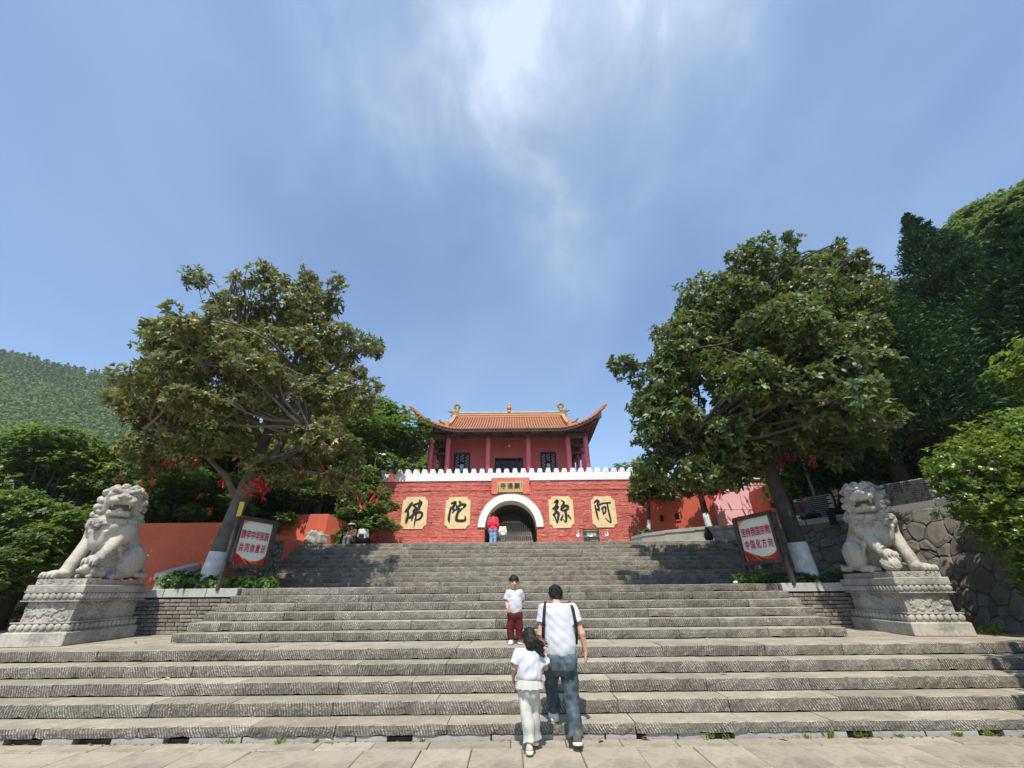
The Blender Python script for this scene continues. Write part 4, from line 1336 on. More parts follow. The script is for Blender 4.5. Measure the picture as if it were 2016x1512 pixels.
def rosettes(P, out, per, L, W, rg=rng, spread=1.0, up=.35, droop=.15, jl=.25):
    n = len(P)
    ax = unit(out * .6 + np.array([0, 0, up]) + rg.normal(size=(n, 3)) * .35)
    t = unit(np.cross(ax, rg.normal(size=(n, 3)))); b = np.cross(ax, t)
    ang = (np.arange(per) / per * 2 * np.pi)[None, :] + rg.random((n, 1)) * 6.28 + rg.normal(size=(n, per)) * .25
    tilt = rg.uniform(.25, .9, (n, per)) * spread
    dirs = (t[:, None] * np.cos(ang)[..., None] + b[:, None] * np.sin(ang)[..., None]) + ax[:, None] * tilt[..., None]
    B = np.repeat(P[:, None], per, 1) + ax[:, None] * rg.uniform(-.5, .3, (n, per, 1)) * L * .6
    N = np.repeat(ax[:, None], per, 1) + rg.normal(size=(n, per, 3)) * .25
    B = B.reshape(-1, 3); dirs = dirs.reshape(-1, 3); N = N.reshape(-1, 3)
    k = rg.uniform(1 - jl, 1 + jl, len(B))
    return leaves_arrays(B, dirs, N, L * k, W * k, droop, rg)
def limb(mb, a, b, r0, r1, rg, wig=.08, n=6, sag=0.0, sides=7):
    a = Vector(a); b = Vector(b); L = (b - a).length
    pts = []
    ph = rg.normal(size=(2, 3)) * wig * L
    for i in range(n + 1):
        t = i / n
        p = a.lerp(b, t)
        w = math.sin(math.pi * t)
        p = p + Vector(ph[0]) * w * .5 + Vector(ph[1]) * math.sin(2 * math.pi * t) * .3 + Vector((0, 0, sag * L * w))
        pts.append(p)
    mb.tube(pts, [r0 + (r1 - r0) * (i / n) for i in range(n + 1)], sides)
    return pts
def tree_from(name, base, label, cat, group, trunk, lobes, n_ros, per, L, W, leafmat, barkmat, seed, shell=.55, twigs=90, limbs=True, white=0.0, spread=1.0, up=.35, droop=.15, forks=None, inner=.0):
    rg = np.random.default_rng(seed)
    t = thing(name, base, label, cat, group)
    tb = MB()
    pts = [Vector(p[:3]) for p in trunk]
    tb.tube(pts, [p[3] for p in trunk], 12)
    tops = [pts[-1]]
    if forks:
        for fk in forks:
            tb.tube([Vector(p[:3]) for p in fk], [p[3] for p in fk], 10)
            tops.append(Vector(fk[-1][:3]))
    if limbs:
        for l in lobes:
            c = Vector(l[:3])
            s = min(tops, key=lambda q: (q - c).length)
            pt = limb(tb, s, c, .028 + .010 * (c - s).length, .016, rg, .12)
            for q in range(3):
                d = Vector(unit(rg.normal(size=(1, 3)))[0]); e = c + Vector((d.x * l[3], d.y * l[4], d.z * l[5])) * .8
                limb(tb, pt[-2], e, .018, .008, rg, .12, 4, sides=5)
    P, out = sample_lobes(lobes, n_ros, shell, rg)
    if inner > 0:
        k = inner_mask(P, lobes, inner); P = P[k]; out = out[k]
    # bare twigs reaching the outer sprays
    if twigs:
        for i in rg.choice(len(P), twigs, replace=False):
            l = min(lobes, key=lambda q: (Vector(q[:3]) - Vector(P[i])).length)
            limb(tb, Vector(l[:3]).lerp(Vector(P[i]), .25), P[i], .016, .007, rg, .08, 3, sides=4)
    tr = tb.build('trunk', barkmat, t, smooth=True, fixn=False)
    V, F = rosettes(P, out, per, L, W, rg, spread, up, droop)
    cr = np_obj('crown', V, F, leafmat, t)
    cr['kind'] = 'stuff'
    if white:
        wb = MB(); acc_ = 0; wp = []; wr = []
        for a, b in zip(trunk[:-1], trunk[1:]):
            va, vb = Vector(a[:3]), Vector(b[:3]); L_ = (vb - va).length
            for k in range(4):
                s_ = k / 4
                if acc_ + L_ * s_ <= white:
                    wp.append(va.lerp(vb, s_)); wr.append((a[3] + (b[3] - a[3]) * s_) * 1.03 + .004)
            acc_ += L_
        wb.tube(wp, wr, 14)
        wb.build('painted_base', M['limewash'], t, smooth=True, fixn=False)
    return t, P

# left magnolia, open crown
Lm_lobes = [(-10.3, 10.6, 8.0, 1.5, 1.6, 1.2), (-9.3, 11.2, 10.0, 1.5, 1.5, 1.25), (-7.8, 10.9, 10.6, 1.15, 1.3, 1.0), (-8.9, 10.3, 8.0, 1.6, 1.5, 1.3),
            (-6.6, 10.8, 9.9, 1.25, 1.3, 1.25), (-5.5, 11.0, 8.6, 1.15, 1.4, 1.2), (-7.2, 10.2, 7.9, 1.5, 1.4, 1.2), (-10.4, 10.8, 6.3, 1.0, 1.4, .7),
            (-9.4, 10.0, 6.3, 1.7, 1.5, 1.0), (-7.3, 9.8, 6.2, 1.6, 1.4, .95), (-5.3, 10.6, 6.6, 1.3, 1.4, 1.0), (-9.9, 10.8, 5.1, 1.4, 1.4, .7),
            (-5.2, 10.6, 5.2, 1.3, 1.3, .75), (-7.6, 9.9, 5.0, 1.5, 1.1, .6), (-4.75, 11.0, 4.2, .8, 1.0, .5), (-6.1, 10.7, 4.35, .9, 1.0, .45), (-9.0, 10.6, 11.1, .5, .6, .5), (-7.0, 11.0, 11.25, .5, .6, .45), (-11.3, 10.6, 8.9, .45, .6, .4)]
Lm_trunk = [(-7.42, 10.9, 1.45, .28), (-7.40, 10.9, 1.75, .225), (-7.33, 10.9, 2.7, .185), (-7.22, 10.9, 3.5, .18), (-7.16, 10.9, 3.95, .19), (-7.10, 10.95, 4.6, .14), (-7.0, 11.0, 5.6, .14), (-6.9, 11.1, 7.2, .10), (-6.9, 11.2, 8.6, .06)]
Lm_forks = [[(-7.15, 10.85, 3.75, .15), (-6.85, 10.8, 4.15, .145), (-6.55, 10.75, 4.7, .12), (-6.3, 10.8, 5.8, .10), (-5.8, 10.9, 7.4, .06)],
            [(-6.6, 10.75, 4.5, .09), (-6.0, 10.6, 4.9, .07), (-5.4, 10.6, 5.25, .05)],
            [(-7.25, 10.85, 3.7, .09), (-7.6, 10.7, 4.3, .075), (-8.3, 10.5, 4.9, .05), (-9.6, 10.6, 5.4, .035)],
            [(-7.05, 11.0, 5.2, .10), (-7.8, 10.9, 6.4, .08), (-8.7, 10.9, 7.9, .06)],
            [(-6.65, 10.8, 4.5, .06), (-5.6, 10.8, 4.45, .05), (-4.9, 10.9, 4.35, .03)]]
def ragged(lobes, k, nsat, seed, size=.42):
    rg_ = np.random.default_rng(seed); out = []
    for l in lobes:
        out.append((l[0], l[1], l[2], l[3] * k, l[4] * k, l[5] * k))
        for q in range(nsat):
            d = unit(rg_.normal(size=(1, 3)))[0]
            c = [l[j] + d[j] * l[3 + j] * rg_.uniform(.55, .88) for j in range(3)]
            f = size * rg_.uniform(.7, 1.15)
            out.append((*c, l[3] * f, l[4] * f, l[5] * f))
        for q in range(2):
            d = unit(rg_.normal(size=(1, 3)))[0]
            c = [l[j] + d[j] * l[3 + j] * rg_.uniform(.9, 1.12) for j in range(3)]
            f = rg_.uniform(.16, .26)
            out.append((*c, l[3] * f, l[4] * f, l[5] * f * 1.2))
    return out
Lm_lobes += [(-7.5, 8.8, 5.5, 1.0, .9, .55), (-8.2, 8.9, 6.2, 1.0, .9, .6), (-6.5, 8.9, 6.5, 1.0, .9, .6), (-7.8, 8.6, 7.4, 1.2, .9, .7), (-8.0, 13.2, 7.0, 1.5, 1.2, .8), (-9.5, 13.0, 8.6, 1.3, 1.2, .8), (-6.2, 13.0, 8.0, 1.3, 1.2, .8), (-7.2, 13.2, 5.6, 1.4, 1.2, .6)]
Lm_lobes = ragged(Lm_lobes, .62, 3, 25, .34)
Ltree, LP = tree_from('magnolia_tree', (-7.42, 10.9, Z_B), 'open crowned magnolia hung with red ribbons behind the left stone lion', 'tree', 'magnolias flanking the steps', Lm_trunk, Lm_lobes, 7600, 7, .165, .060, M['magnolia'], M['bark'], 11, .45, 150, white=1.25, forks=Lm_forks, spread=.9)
# right magnolia, dense and dark
Rm_lobes = [(8.6, 10.7, 10.95, 1.6, 1.5, 1.05), (10.3, 11.0, 11.2, 1.3, 1.4, 1.0), (11.6, 11.0, 10.5, .9, 1.2, .85), (6.6, 10.8, 10.0, 1.6, 1.5, 1.2), (9.3, 10.3, 9.6, 1.8, 1.6, 1.3), (10.7, 10.8, 9.2, 1.0, 1.4, 1.1),
            (5.4, 10.7, 8.4, 1.4, 1.4, 1.1), (7.6, 10.1, 8.0, 1.8, 1.5, 1.2), (9.6, 10.6, 7.6, 1.3, 1.4, 1.2), (4.5, 10.6, 6.9, 1.2, 1.3, .95), (6.4, 9.9, 6.5, 1.7, 1.4, 1.0), (8.9, 10.2, 6.2, 1.6, 1.4, 1.0),
            (4.3, 10.9, 5.6, 1.2, 1.3, .95), (5.8, 10.2, 5.1, 1.5, 1.3, .8), (8.4, 10.4, 5.1, 1.3, 1.2, .65), (4.0, 11.2, 4.55, .7, .9, .55), (5.2, 10.9, 4.3, 1.2, 1.1, .45), (12.0, 11.2, 12.4, .45, .5, .42), (3.4, 10.8, 7.6, .55, .7, .45),
            (7.0, 11.2, 10.4, 1.0, 1.0, .8), (11.6, 11.2, 11.6, .8, .9, .6), (10.3, 11.2, 5.6, .9, 1.0, .6)]
Rm_trunk = [(7.16, 10.9, 1.45, .27), (7.13, 10.9, 1.8, .225), (7.08, 10.9, 2.8, .195), (7.0, 10.9, 3.7, .18), (6.93, 10.9, 4.8, .16), (6.85, 10.9, 5.9, .15), (7.0, 10.9, 7.4, .11), (7.6, 10.9, 9.2, .07)]
Rm_forks = [[(6.95, 10.9, 4.6, .12), (7.7, 10.8, 5.8, .10), (8.8, 10.8, 7.4, .07)], [(6.85, 10.9, 5.4, .10), (6.0, 10.7, 6.4, .08), (5.2, 10.7, 7.8, .05)], [(6.93, 10.9, 4.4, .07), (6.0, 10.8, 4.8, .05), (4.9, 10.8, 5.1, .035)]]
Rm_lobes += [(7.3, 8.4, 5.1, 1.2, 1.0, .6), (6.0, 8.7, 5.8, 1.1, .9, .65), (7.6, 8.8, 6.4, 1.1, .9, .7), (7.1, 8.4, 7.2, 1.3, 1.0, .8), (7.5, 8.9, 8.0, 1.1, 1.0, .8), (7.0, 13.2, 6.2, 1.5, 1.2, .8), (9.2, 13.2, 8.2, 1.5, 1.2, .9), (5.6, 13.0, 7.2, 1.3, 1.2, .8), (8.2, 13.0, 10.0, 1.4, 1.2, .9)]
Rm_lobes = ragged(Rm_lobes, .72, 3, 26, .40)
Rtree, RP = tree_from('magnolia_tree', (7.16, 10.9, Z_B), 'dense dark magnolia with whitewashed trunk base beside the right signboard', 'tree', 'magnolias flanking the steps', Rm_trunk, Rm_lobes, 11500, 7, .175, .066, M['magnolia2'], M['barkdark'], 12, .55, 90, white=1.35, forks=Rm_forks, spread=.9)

# the wood behind the left wall: layered sprays
def camphor_lobes(rg, H, Rr, n=26, flat=.45, low=.25):
    lb = []
    for i in range(n):
        z = H * rg.uniform(low, .98)
        w = math.sqrt(max(.05, 1 - ((z / H - .45) / .62) ** 2))
        a = rg.uniform(0, 6.28); d = Rr * w * rg.uniform(.35, .82)
        s = Rr * rg.uniform(.24, .42)
        lb.append((d * math.cos(a), d * math.sin(a), z, s, s, s * flat * rg.uniform(.8, 1.3)))
    lb.append((0, 0, H * .85, Rr * .4, Rr * .4, H * .12))
    return lb
def camphor_mesh(seed, H, Rr, n_ros, L=.17, W=.085, n=26, flat=.45, low=.25):
    rg = np.random.default_rng(seed)
    lb = camphor_lobes(rg, H, Rr, n, flat, low)
    tb = MB()
    tb.tube([(0, 0, -.3), (.05, 0, H * .25), (-.05, .1, H * .5), (0, 0, H * .8)], [.30, .24, .17, .07], 9)
    for l in lb: limb(tb, (0, 0, H * rg.uniform(.2, .5)), l[:3], .08, .03, rg, .08, 5, sides=5)
    P, out = sample_lobes(lb, n_ros, .62, rg)
    out[:, 2] = np.abs(out[:, 2]) + .3
    V, F = rosettes(P, out, 7, L, W, rg, .6, .9, .22)
    mt = tb.build('trunk', M['barkdark'], None, smooth=True, fixn=False)
    mc = np_obj('crown', V, F, M['camphor'])
    a, b = mt.data, mc.data
    bpy.data.objects.remove(mt); bpy.data.objects.remove(mc)
    return a, b
def put_tree(name, meshes, loc, sc, rz, label, cat, group, mats=None):
    t = thing(name, loc, label, cat, group, rz)
    t.scale = sc if isinstance(sc, tuple) else (sc, sc, sc)
    for nm, me in zip(('trunk', 'crown'), meshes):
        o = bpy.data.objects.new(nm, me); COL.objects.link(o); o.parent = t
        if nm == 'crown': o['kind'] = 'stuff'
    return t
CA = camphor_mesh(21, 7.5, 3.9, 9500, n=40)
CB = camphor_mesh(22, 7.0, 3.7, 8800, n=38)
wood = [(CA, -20.5, 14.6, .6, .70, 0, 'broad green tree at the left edge behind the stone lion'),
        (CB, -16.2, 14.6, .7, .84, 1.2, 'broad green tree rising directly above the left lion'),
        (CA, -12.2, 17.0, 1.6, .80, 2.5, 'green tree behind the orange wall and street lamp post'),
        (CB, -9.3, 20.5, 2.4, .92, 3.9, 'green tree between the left magnolia and the screen wall'),
        (CA, -8.75, 22.4, 3.0, 1.16, 5.2, 'tall layered tree overhanging the left end of the battlements'),
        (CB, -13.5, 26, 3.0, 1.25, .6, 'tree crown showing over the roof corner from behind'),
        (CA, -5.9, 34.5, 3.2, 1.25, 4.4, 'distant tree top beside the left tip of the tower roof'),
        (CB, 9.2, 30, 3.2, .92, 2.2, 'tree beyond the right end of the battlements'),
        (CA, -27.5, 17.0, .5, .62, 3.0, 'green tree farthest left below the wooded hill')]
for me, x, y, z, s, rz, lab in wood:
    put_tree('broadleaf_tree', me, (x, y, z), s, rz, lab, 'tree', 'broadleaf trees behind the walls')
CC = camphor_mesh(27, 3.6, 2.0, 4200, .125, .062, n=22, low=.1)
for x, y, z, s, rz, lab in ((-13.6, 12.2, .7, .95, 1, 'low green tree directly left of the stone lion'), (-17.5, 12.6, .7, 1.05, 3, 'low green tree at the left edge beside the side path'), (-11.3, 14.0, 2.0, 1.0, 0, 'low green tree just behind the orange red wall'), (-8.6, 18.6, 2.6, .95, 2, 'low green tree just behind the red screen wall'), (-6.9, 19.6, 2.7, .85, 4, 'small green tree beside the left corner of the gate wall')):
    put_tree('young_tree', CC, (x, y, z), s, rz, lab, 'tree', 'low trees behind the left walls')

# cypresses on the right: sprays along drooping tiers
def cypress_mesh(seed, H, Rr, nbr, per, prof):
    rg = np.random.default_rng(seed)
    tb = MB(); tb.tube([(0, 0, -.5), (0, 0, H * .4), (0, 0, H * .97)], [.30, .22, .03], 10)
    Ps = []; Ds = []
    for i in range(nbr):
        f = (i + rg.random()) / nbr
        z = H * (.14 + .86 * f)
        rad = Rr * prof(f) * rg.uniform(.7, 1.12)
        a = i * 2.39996 + rg.normal() * .3
        d = np.array([math.cos(a), math.sin(a), rg.uniform(.0, .35)])
        p0 = np.array([0, 0, z]); tip = p0 + d * rad
        if i % 3 == 0: limb(tb, p0, tip, .05, .015, rg, .05, 4, sides=4)
        m = int(per * (.35 + .65 * rad / Rr))
        t = rg.uniform(.25, 1.0, m) ** .6
        sp_ = (.10 + .20 * t)[:, None] * rad
        q = p0 + d * rad * t[:, None] + rg.normal(size=(m, 3)) * sp_ * np.array([.6, .6, .28])
        Ps.append(q); Ds.append(np.tile(d, (m, 1)) * .8 + rg.normal(size=(m, 3)) * .55 + np.array([0, 0, .35]))
    P = np.concatenate(Ps); D = np.concatenate(Ds); n = len(P)
    L = rg.uniform(.15, .30, n); W = L * rg.uniform(.20, .32, n)
    V, F = leaves_arrays(P, D, rg.normal(size=(n, 3)) * .6 + np.array([0, 0, 1]), L, W, .12, rg)
    mt = tb.build('trunk', M['barkdark'], None, smooth=True, fixn=False); mc = np_obj('crown', V, F, M['cypress'])
    a, b = mt.data, mc.data
    bpy.data.objects.remove(mt); bpy.data.objects.remove(mc)
    return a, b
CY = cypress_mesh(31, 14.5, 4.3, 230, 420, lambda f: (1 - f) ** .95 * (0.6 + .4 * min(1, f * 5)) * 1.12)
CYl = [(17.6, 16.5, 3.4, (.9, .9, .86), 5.6, 'dark cypress showing between the right magnolia and the pointed cypress'),
       (26.5, 19.5, 8.0, (.8, .8, .85), 4.0, 'dark cypress on the slope right of the pointed one'), (31.0, 21.0, 11.0, (.75, .75, .75), 5.0, 'highest dark cypress on the slope at the right edge'),
       (13.9, 14.6, 3.3, (1.0, 1.0, .80), 0, 'dark cypress with whitewashed trunk directly behind the right lion'),
       (21.3, 15.5, 3.6, (.95, .95, 1.08), 1.4, 'dark cypress with the narrow pointed top on the right'),
       (20.5, 12.0, 3.6, (1.05, 1.05, .80), 2.6, 'dark spreading cypress filling the right edge of the picture')]
for x, y, z, s, rz, lab in CYl:
    t = put_tree('cypress_tree', CY, (x, y, z), s, rz, lab, 'tree', 'cypresses above the right wall')
    if x < 14:
        w_ = MB(); w_.tube([(x, y, z - .4), (x, y, z + .2), (x, y, z + 1.0)], [.36, .325, .315], 14)
        o = w_.build('painted_base', M['limewash'], None, smooth=True, fixn=False)
        for v in o.data.vertices: v.co = Vector(((v.co.x - x), (v.co.y - y), (v.co.z - z) / .80))
        o.parent = t
CT = camphor_mesh(41, 8.2, 4.4, 10500, .21, .11, n=46, flat=.4)
CT[1].materials[0] = M['slopeleaf']
# hillside on the right carrying broad trees
def hr_z(x, y): return 3.0 + max(0, (x - 15.5)) * .70 + max(0, (y - 22)) * .02
xs_ = np.linspace(15.5, 90, 26); ys_ = np.linspace(9, 80, 22)
V = [(x, y, hr_z(x, y) + 1.2 * mnoise.noise((x * .12, y * .12, 0))) for x in xs_ for y in ys_]
F = [(i * 22 + j, (i + 1) * 22 + j, (i + 1) * 22 + j + 1, i * 22 + j + 1) for i in range(25) for j in range(21)]
o = np_obj('hillside', V, np.array(F), M['terrain'], None, True); tag(o, kind='structure')
hl = [(27, 23, 1.0), (33, 26, 1.05), (38, 24, 1.1), (44, 27, 1.15), (30, 31, 1.0), (36, 35, 1.1), (50, 30, 1.2), (24, 27, .9), (28, 17, .9), (35, 18, 1.0), (31.5, 17, 1.0), (42, 36, 1.1), (22, 33, .95)]
hlab = ['lowest pale green tree on the right slope beside the pointed cypress', 'pale green tree of the wood on the upper right slope']
for i, (x, y, s) in enumerate(hl):
    put_tree('slope_tree', CT, (x, y, hr_z(x, y) - .5), s, i * 1.7, hlab[0] if i == 0 else hlab[1], 'tree', 'trees on the right slope')

# near glossy bush tree at the right edge
Bl = [(10.4, 8.1, 4.2, 1.0, .9, .55), (9.5, 8.0, 3.75, 1.0, .9, .5), (11.5, 8.2, 4.5, 1.0, .9, .6), (9.1, 7.9, 2.95, .8, .8, .5), (10.3, 7.7, 3.4, 1.1, 1.0, .7), (11.4, 7.9, 3.9, 1.0, 1.0, .8), (9.6, 7.7, 2.35, .8, .7, .5),
      (10.6, 7.6, 2.5, .9, .9, .6), (8.95, 7.8, 3.5, .7, .8, .5), (8.9, 7.7, 2.5, .6, .6, .5), (9.3, 7.6, 2.3, .8, .8, .6), (9.1, 7.65, 1.6, .55, .5, .35), (9.7, 7.5, 1.5, .7, .6, .4), (10.2, 6.8, 2.9, .8, 1.0, .6), (9.4, 7.75, 1.75, .55, .5, .3), (10.3, 7.7, 1.65, .7, .6, .35), (11.2, 7.8, 2.9, .9, .9, .8)]
tree_from('bush_tree', (11.3, 8.6, 3.3), 'glossy yellow green bush tree leaning over the rubble wall at the right edge', 'tree', None, [(11.3, 8.7, 3.2, .12), (11.1, 8.4, 3.9, .09), (10.8, 8.2, 4.4, .06)], Bl, 4300, 8, .12, .040, M['glossy'], M['barkdark'], 51, .45, 60, spread=1.3, up=.8, droop=.2)
# a tree standing just outside the frame on the right; its shade crosses the lower steps
put_tree('broadleaf_tree', CA, (15.0, 4.0, 2.6), (.85, .85, .85), 2.9, 'broad tree on the right bank shading the rubble wall', 'tree', None)
put_tree('broadleaf_tree', CB, (8.15, 3.6, -.05), (.66, .64, .70), .9, 'broad tree shading the right end of the lower steps', 'tree', None)
# hanging greenery on the bank at the right
def bank(name, pts, n, L, W, mat, label, cat, seed, per=6, group=None):
    rg = np.random.default_rng(seed)
    P, out = sample_lobes(pts, n, .4, rg)
    V, F = rosettes(P, out, per, L, W, rg, .8, .5, .3)
    base = (pts[0][0], pts[0][1], pts[0][2] - pts[0][5])
    o = np_obj(name, V, F, mat)
    for v in (o,): v.location = (0, 0, 0)
    return tag(o, label, cat, group)
bank('hanging_shrub', [(11.0, 16.5, 5.2, .9, .7, 1.5), (12.2, 16.2, 5.0, 1.0, .7, 1.3), (13.4, 16.2, 5.4, 1.2, .8, 1.5)], 900, .16, .08, M['ivy'], 'sunlit hanging shrub on the bank left of the cypress trunk', 'shrub', 61)
bank('hanging_shrub', [(15.4, 15.0, 5.0, 1.3, .8, 1.4), (17.0, 14.4, 5.2, 1.4, .8, 1.6)], 900, .16, .08, M['ivy'], 'hanging shrub on the bank right of the cypress trunk', 'shrub', 62)
bank('hanging_shrub', [(11.9, 13.6, 4.2, .45, .4, .5), (11.6, 13.2, 3.9, .3, .3, .35)], 220, .13, .06, M['glossy'], 'small bright yellow green shrub behind the dark seated figure', 'shrub', 63)
# planter shrubs
def low_shrub(label, lobes, n, seed, mat='shrub', L=.10, W=.05, cat='shrub', group=None):
    return bank('planter_shrub', lobes, n, L, W, M[mat], label, cat, seed, 6, group)
low_shrub('low bright green shrub at the foot of the left magnolia', [(-7.9, 10.75, 1.80, .5, .3, .2), (-7.0, 10.6, 1.74, .4, .25, .14)], 420, 71)
low_shrub('low green shrub under the left signboard', [(-6.45, 10.75, 1.73, .3, .25, .15), (-5.95, 10.8, 1.72, .28, .22, .12)], 260, 72)
low_shrub('low shaded green hedge under the right signboard', [(5.75, 10.75, 1.72, .5, .22, .13), (6.6, 10.7, 1.71, .55, .2, .13)], 340, 73)
low_shrub('low shaded green plants between right magnolia and lion', [(7.7, 10.6, 1.71, .55, .2, .13), (8.3, 10.5, 1.72, .35, .2, .14)], 300, 74)
low_shrub('dark climbing shrub on the rubble wall behind the right lion', [(8.45, 10.8, 2.1, .35, .3, .45)], 240, 75)
# ------------------------------------------------------------------ walls, planters and retaining walls
def coursed_bricks(name, x0, x1, y, z0, z1, parent, seed, ch=.076):
    """single bricks laid in uneven courses on the face y, looking to -y; six shared meshes"""
    rb_ = random.Random(seed)
    if not hasattr(coursed_bricks, 'pool'):
        coursed_bricks.pool = {}
        for w in (.14, .2, .26):
            for k in range(2):
                bm = bmesh.new(); bmesh.ops.create_cube(bm, size=1)
                for v in bm.verts:
                    v.co = Vector((v.co.x * (w - .012) + rb_.uniform(-.005, .005), v.co.y * .08 + rb_.uniform(-.004, .004), v.co.z * (ch - .014) + rb_.uniform(-.005, .005)))
                bmesh.ops.bevel(bm, geom=[e for e in bm.edges if sum(v.co.y for v in e.verts) < -.05], offset=.006, segments=1, affect='EDGES')
                me = bpy.data.meshes.new('brick'); bm.to_mesh(me); bm.free(); me.materials.append(M['brick'])
                coursed_bricks.pool[(w, k)] = me
    z = z0
    while z < z1 - ch * .6:
        x = x0 + rb_.uniform(0, .1)
        while x < x1 - .1:
            w = rb_.choice([.14, .2, .26, .26])
            if x + w > x1 + .05: break
            o = bpy.data.objects.new(name, coursed_bricks.pool[(w, rb_.randrange(2))]); COL.objects.link(o); o.parent = parent
            o.location = Vector((x + w / 2, y + rb_.uniform(-.008, .012), z + ch / 2)) - ORG[parent]
            o.rotation_euler = (rb_.uniform(-.02, .02), rb_.uniform(-.012, .012), rb_.uniform(-.02, .02))
            x += w
        z += ch
def retaining(x0, x1, label, seed):
    t = thing('retaining_wall', ((x0 + x1) / 2, 10.25, Z_A), label, 'wall', 'brick retaining walls beside the steps')
    c = MB(); c.bbox(x0, x1, 10.27, 10.6, .5, 1.47); c.build('core', M['mortar'], t)
    coursed_bricks('brick', x0, x1, 10.25, Z_A + .0, 1.46, t, seed)
    x = x0
    while x < x1 - .05:
        w = min(.95, x1 - x)
        put_slab(x + w / 2, 10.40, 1.635, w - .012, .40, .165, M['cap'], t, 0, 'cap_slab')
        x += w
    return t
retaining(-10.7, X0 - 6.10, 'grey brick retaining wall with pale capping between left lion and steps', 3)
retaining(X0 + 6.10, 9.35, 'shaded grey brick retaining wall with capping between steps and right lion', 4)
sl = MB(); sl.bbox(-10.4, X0 - 6.1, 10.55, 13.9, 1.0, 1.60); sl.bbox(X0 + 6.1, 9.6, 10.55, 13.9, 1.0, 1.60)
tag(sl.build('planting_bed', M['soil']), kind='structure')

# left orange-red wall
w = thing('red_wall', (-11.2, 12.0, 1.6), 'orange red rendered wall running behind the left lion to the magnolia', 'wall')
q = MB(); q.bbox(-11.2, -8.15, 12.0, 12.3, .6, 3.33); bevel(q.build('wall', M['redplaster'], w), .02)
q = MB(); q.bbox(-8.45, -8.15, 12.3, 17.6, 1.0, 3.33); bevel(q.build('return_wall', M['redplaster'], w), .02)
# stone upstand with a sloping coping in front of it
w = thing('sloping_kerb', (-8.5, 11.8, 1.6), 'pale stone kerb with sloping top beside the left magnolia', 'kerb')
q = MB(); q.prism([(10.95, 1.55), (11.96, 1.55), (11.96, 2.12), (10.95, 1.86)], 'x', -8.72, -8.5); q.build('kerb_wall', M['cap'], w)
q = MB(); q.prism([(10.9, 1.85), (11.96, 2.125), (11.96, 2.26), (10.9, 1.99)], 'x', -8.76, -8.44); q.build('kerb_coping', M['cap'], w)

# red screen wall at the back left, raised in the middle
w = thing('screen_wall', (-7.9, 17.6, Z_T), 'dark red screen wall with raised middle at the top left of the steps', 'wall')
q = MB(); q.prism([(-10.2, Z_T - .4), (-7.72, Z_T - .4), (-7.72, 4.46), (-9.62, 4.46), (-10.05, 4.1), (-10.2, 4.1)], 'y', 17.6, 17.85); bevel(q.build('middle_panel', M['redplaster'], w), .02)
q = MB()
A, B = Vector((-7.72, 17.62)), Vector((-6.95, 18.6)); C = Vector((-6.75, 21.1))
def wall_seg(mb, a, b, z0, za, zb, th=.22):
    d = (b - a).normalized(); n_ = Vector((-d.y, d.x)) * th
    vs = [(a.x, a.y, z0), (b.x, b.y, z0), (b.x + n_.x, b.y + n_.y, z0), (a.x + n_.x, a.y + n_.y, z0), (a.x, a.y, za), (b.x, b.y, zb), (b.x + n_.x, b.y + n_.y, zb), (a.x + n_.x, a.y + n_.y, za)]
    mb.add(vs, [(3, 2, 1, 0), (4, 5, 6, 7), (0, 1, 5, 4), (1, 2, 6, 5), (2, 3, 7, 6), (3, 0, 4, 7)])
wall_seg(q, A, B, Z_T - .4, 4.44, 4.16); q.build('shoulder_panel', M['redplaster'], w)
q = MB(); wall_seg(q, B, C, Z_T - .4, 4.15, 4.15); q.build('low_panel', M['redplaster'], w)

# right: wall flaring from the gate, pink metal gate, pier and tiled wall
w = thing('flank_wall', (7.9, 20, Z_T), 'shaded orange red wall with two small square openings right of the gate', 'wall')
q = MB(); a, b = Vector((6.62, 21.05)), Vector((9.12, 19.0))
wall_seg(q, a, b, Z_T - .5, 6.35, 6.0, .3); q.build('wall', M['redplaster'], w)
d = (b - a).normalized(); nn = Vector((-d.y, d.x))
for t_ in (.24, .47):
    c = a.lerp(b, t_)
    o_ = MB(); o_.box((c.x - nn.x * .012, c.y - nn.y * .012, 4.60), (.20, .05, .30), math.atan2(d.y, d.x)); oo = o_.build('opening', M['dark'], w)
    fr = MB()
    for (ox, oz, sx, sz) in ((0, .17, .30, .05), (0, -.17, .30, .05), (-.125, 0, .05, .29), (.125, 0, .05, .29)):
        fr.box((c.x + d.x * ox - nn.x * .02, c.y + d.y * ox - nn.y * .02, 4.60 + oz), (sx, .06, sz), math.atan2(d.y, d.x))
    fr.build('opening_frame', M['redplaster'], oo)
pg = thing('pink_gate', (10.3, 18.7, Z_T), 'pale pink sheet metal double gate with a small wicket door', 'gate')
ga, gb = Vector((9.14, 19.0)), Vector((11.55, 18.95))
q = MB(); q.bbox(9.14, 10.38, 18.95, 19.02, Z_T + .35, 5.80); q.build('gate_leaf', M['pinkgate'], pg)
q = MB(); q.bbox(10.40, 11.75, 18.95, 19.02, Z_T + .35, 5.80); lf = q.build('gate_leaf', M['pinkgate'], pg)
q = MB()
for z_ in (4.72,): q.bbox(9.14, 10.37, 18.94, 18.952, z_, z_ + .02); q.bbox(10.41, 11.75, 18.94, 18.952, z_, z_ + .02)
q.build('seam', M['pinkgate'], pg)
q = MB(); q.bbox(10.85, 11.6, 18.925, 18.952, Z_T + .4, 5.22)
bevel(q.build('wicket_door', M['pinkgate'], lf), .012)
q = MB(); q.bbox(9.1, 11.8, 18.93, 19.06, 5.80, 5.90); q.build('top_rail', M['yellow'], pg)
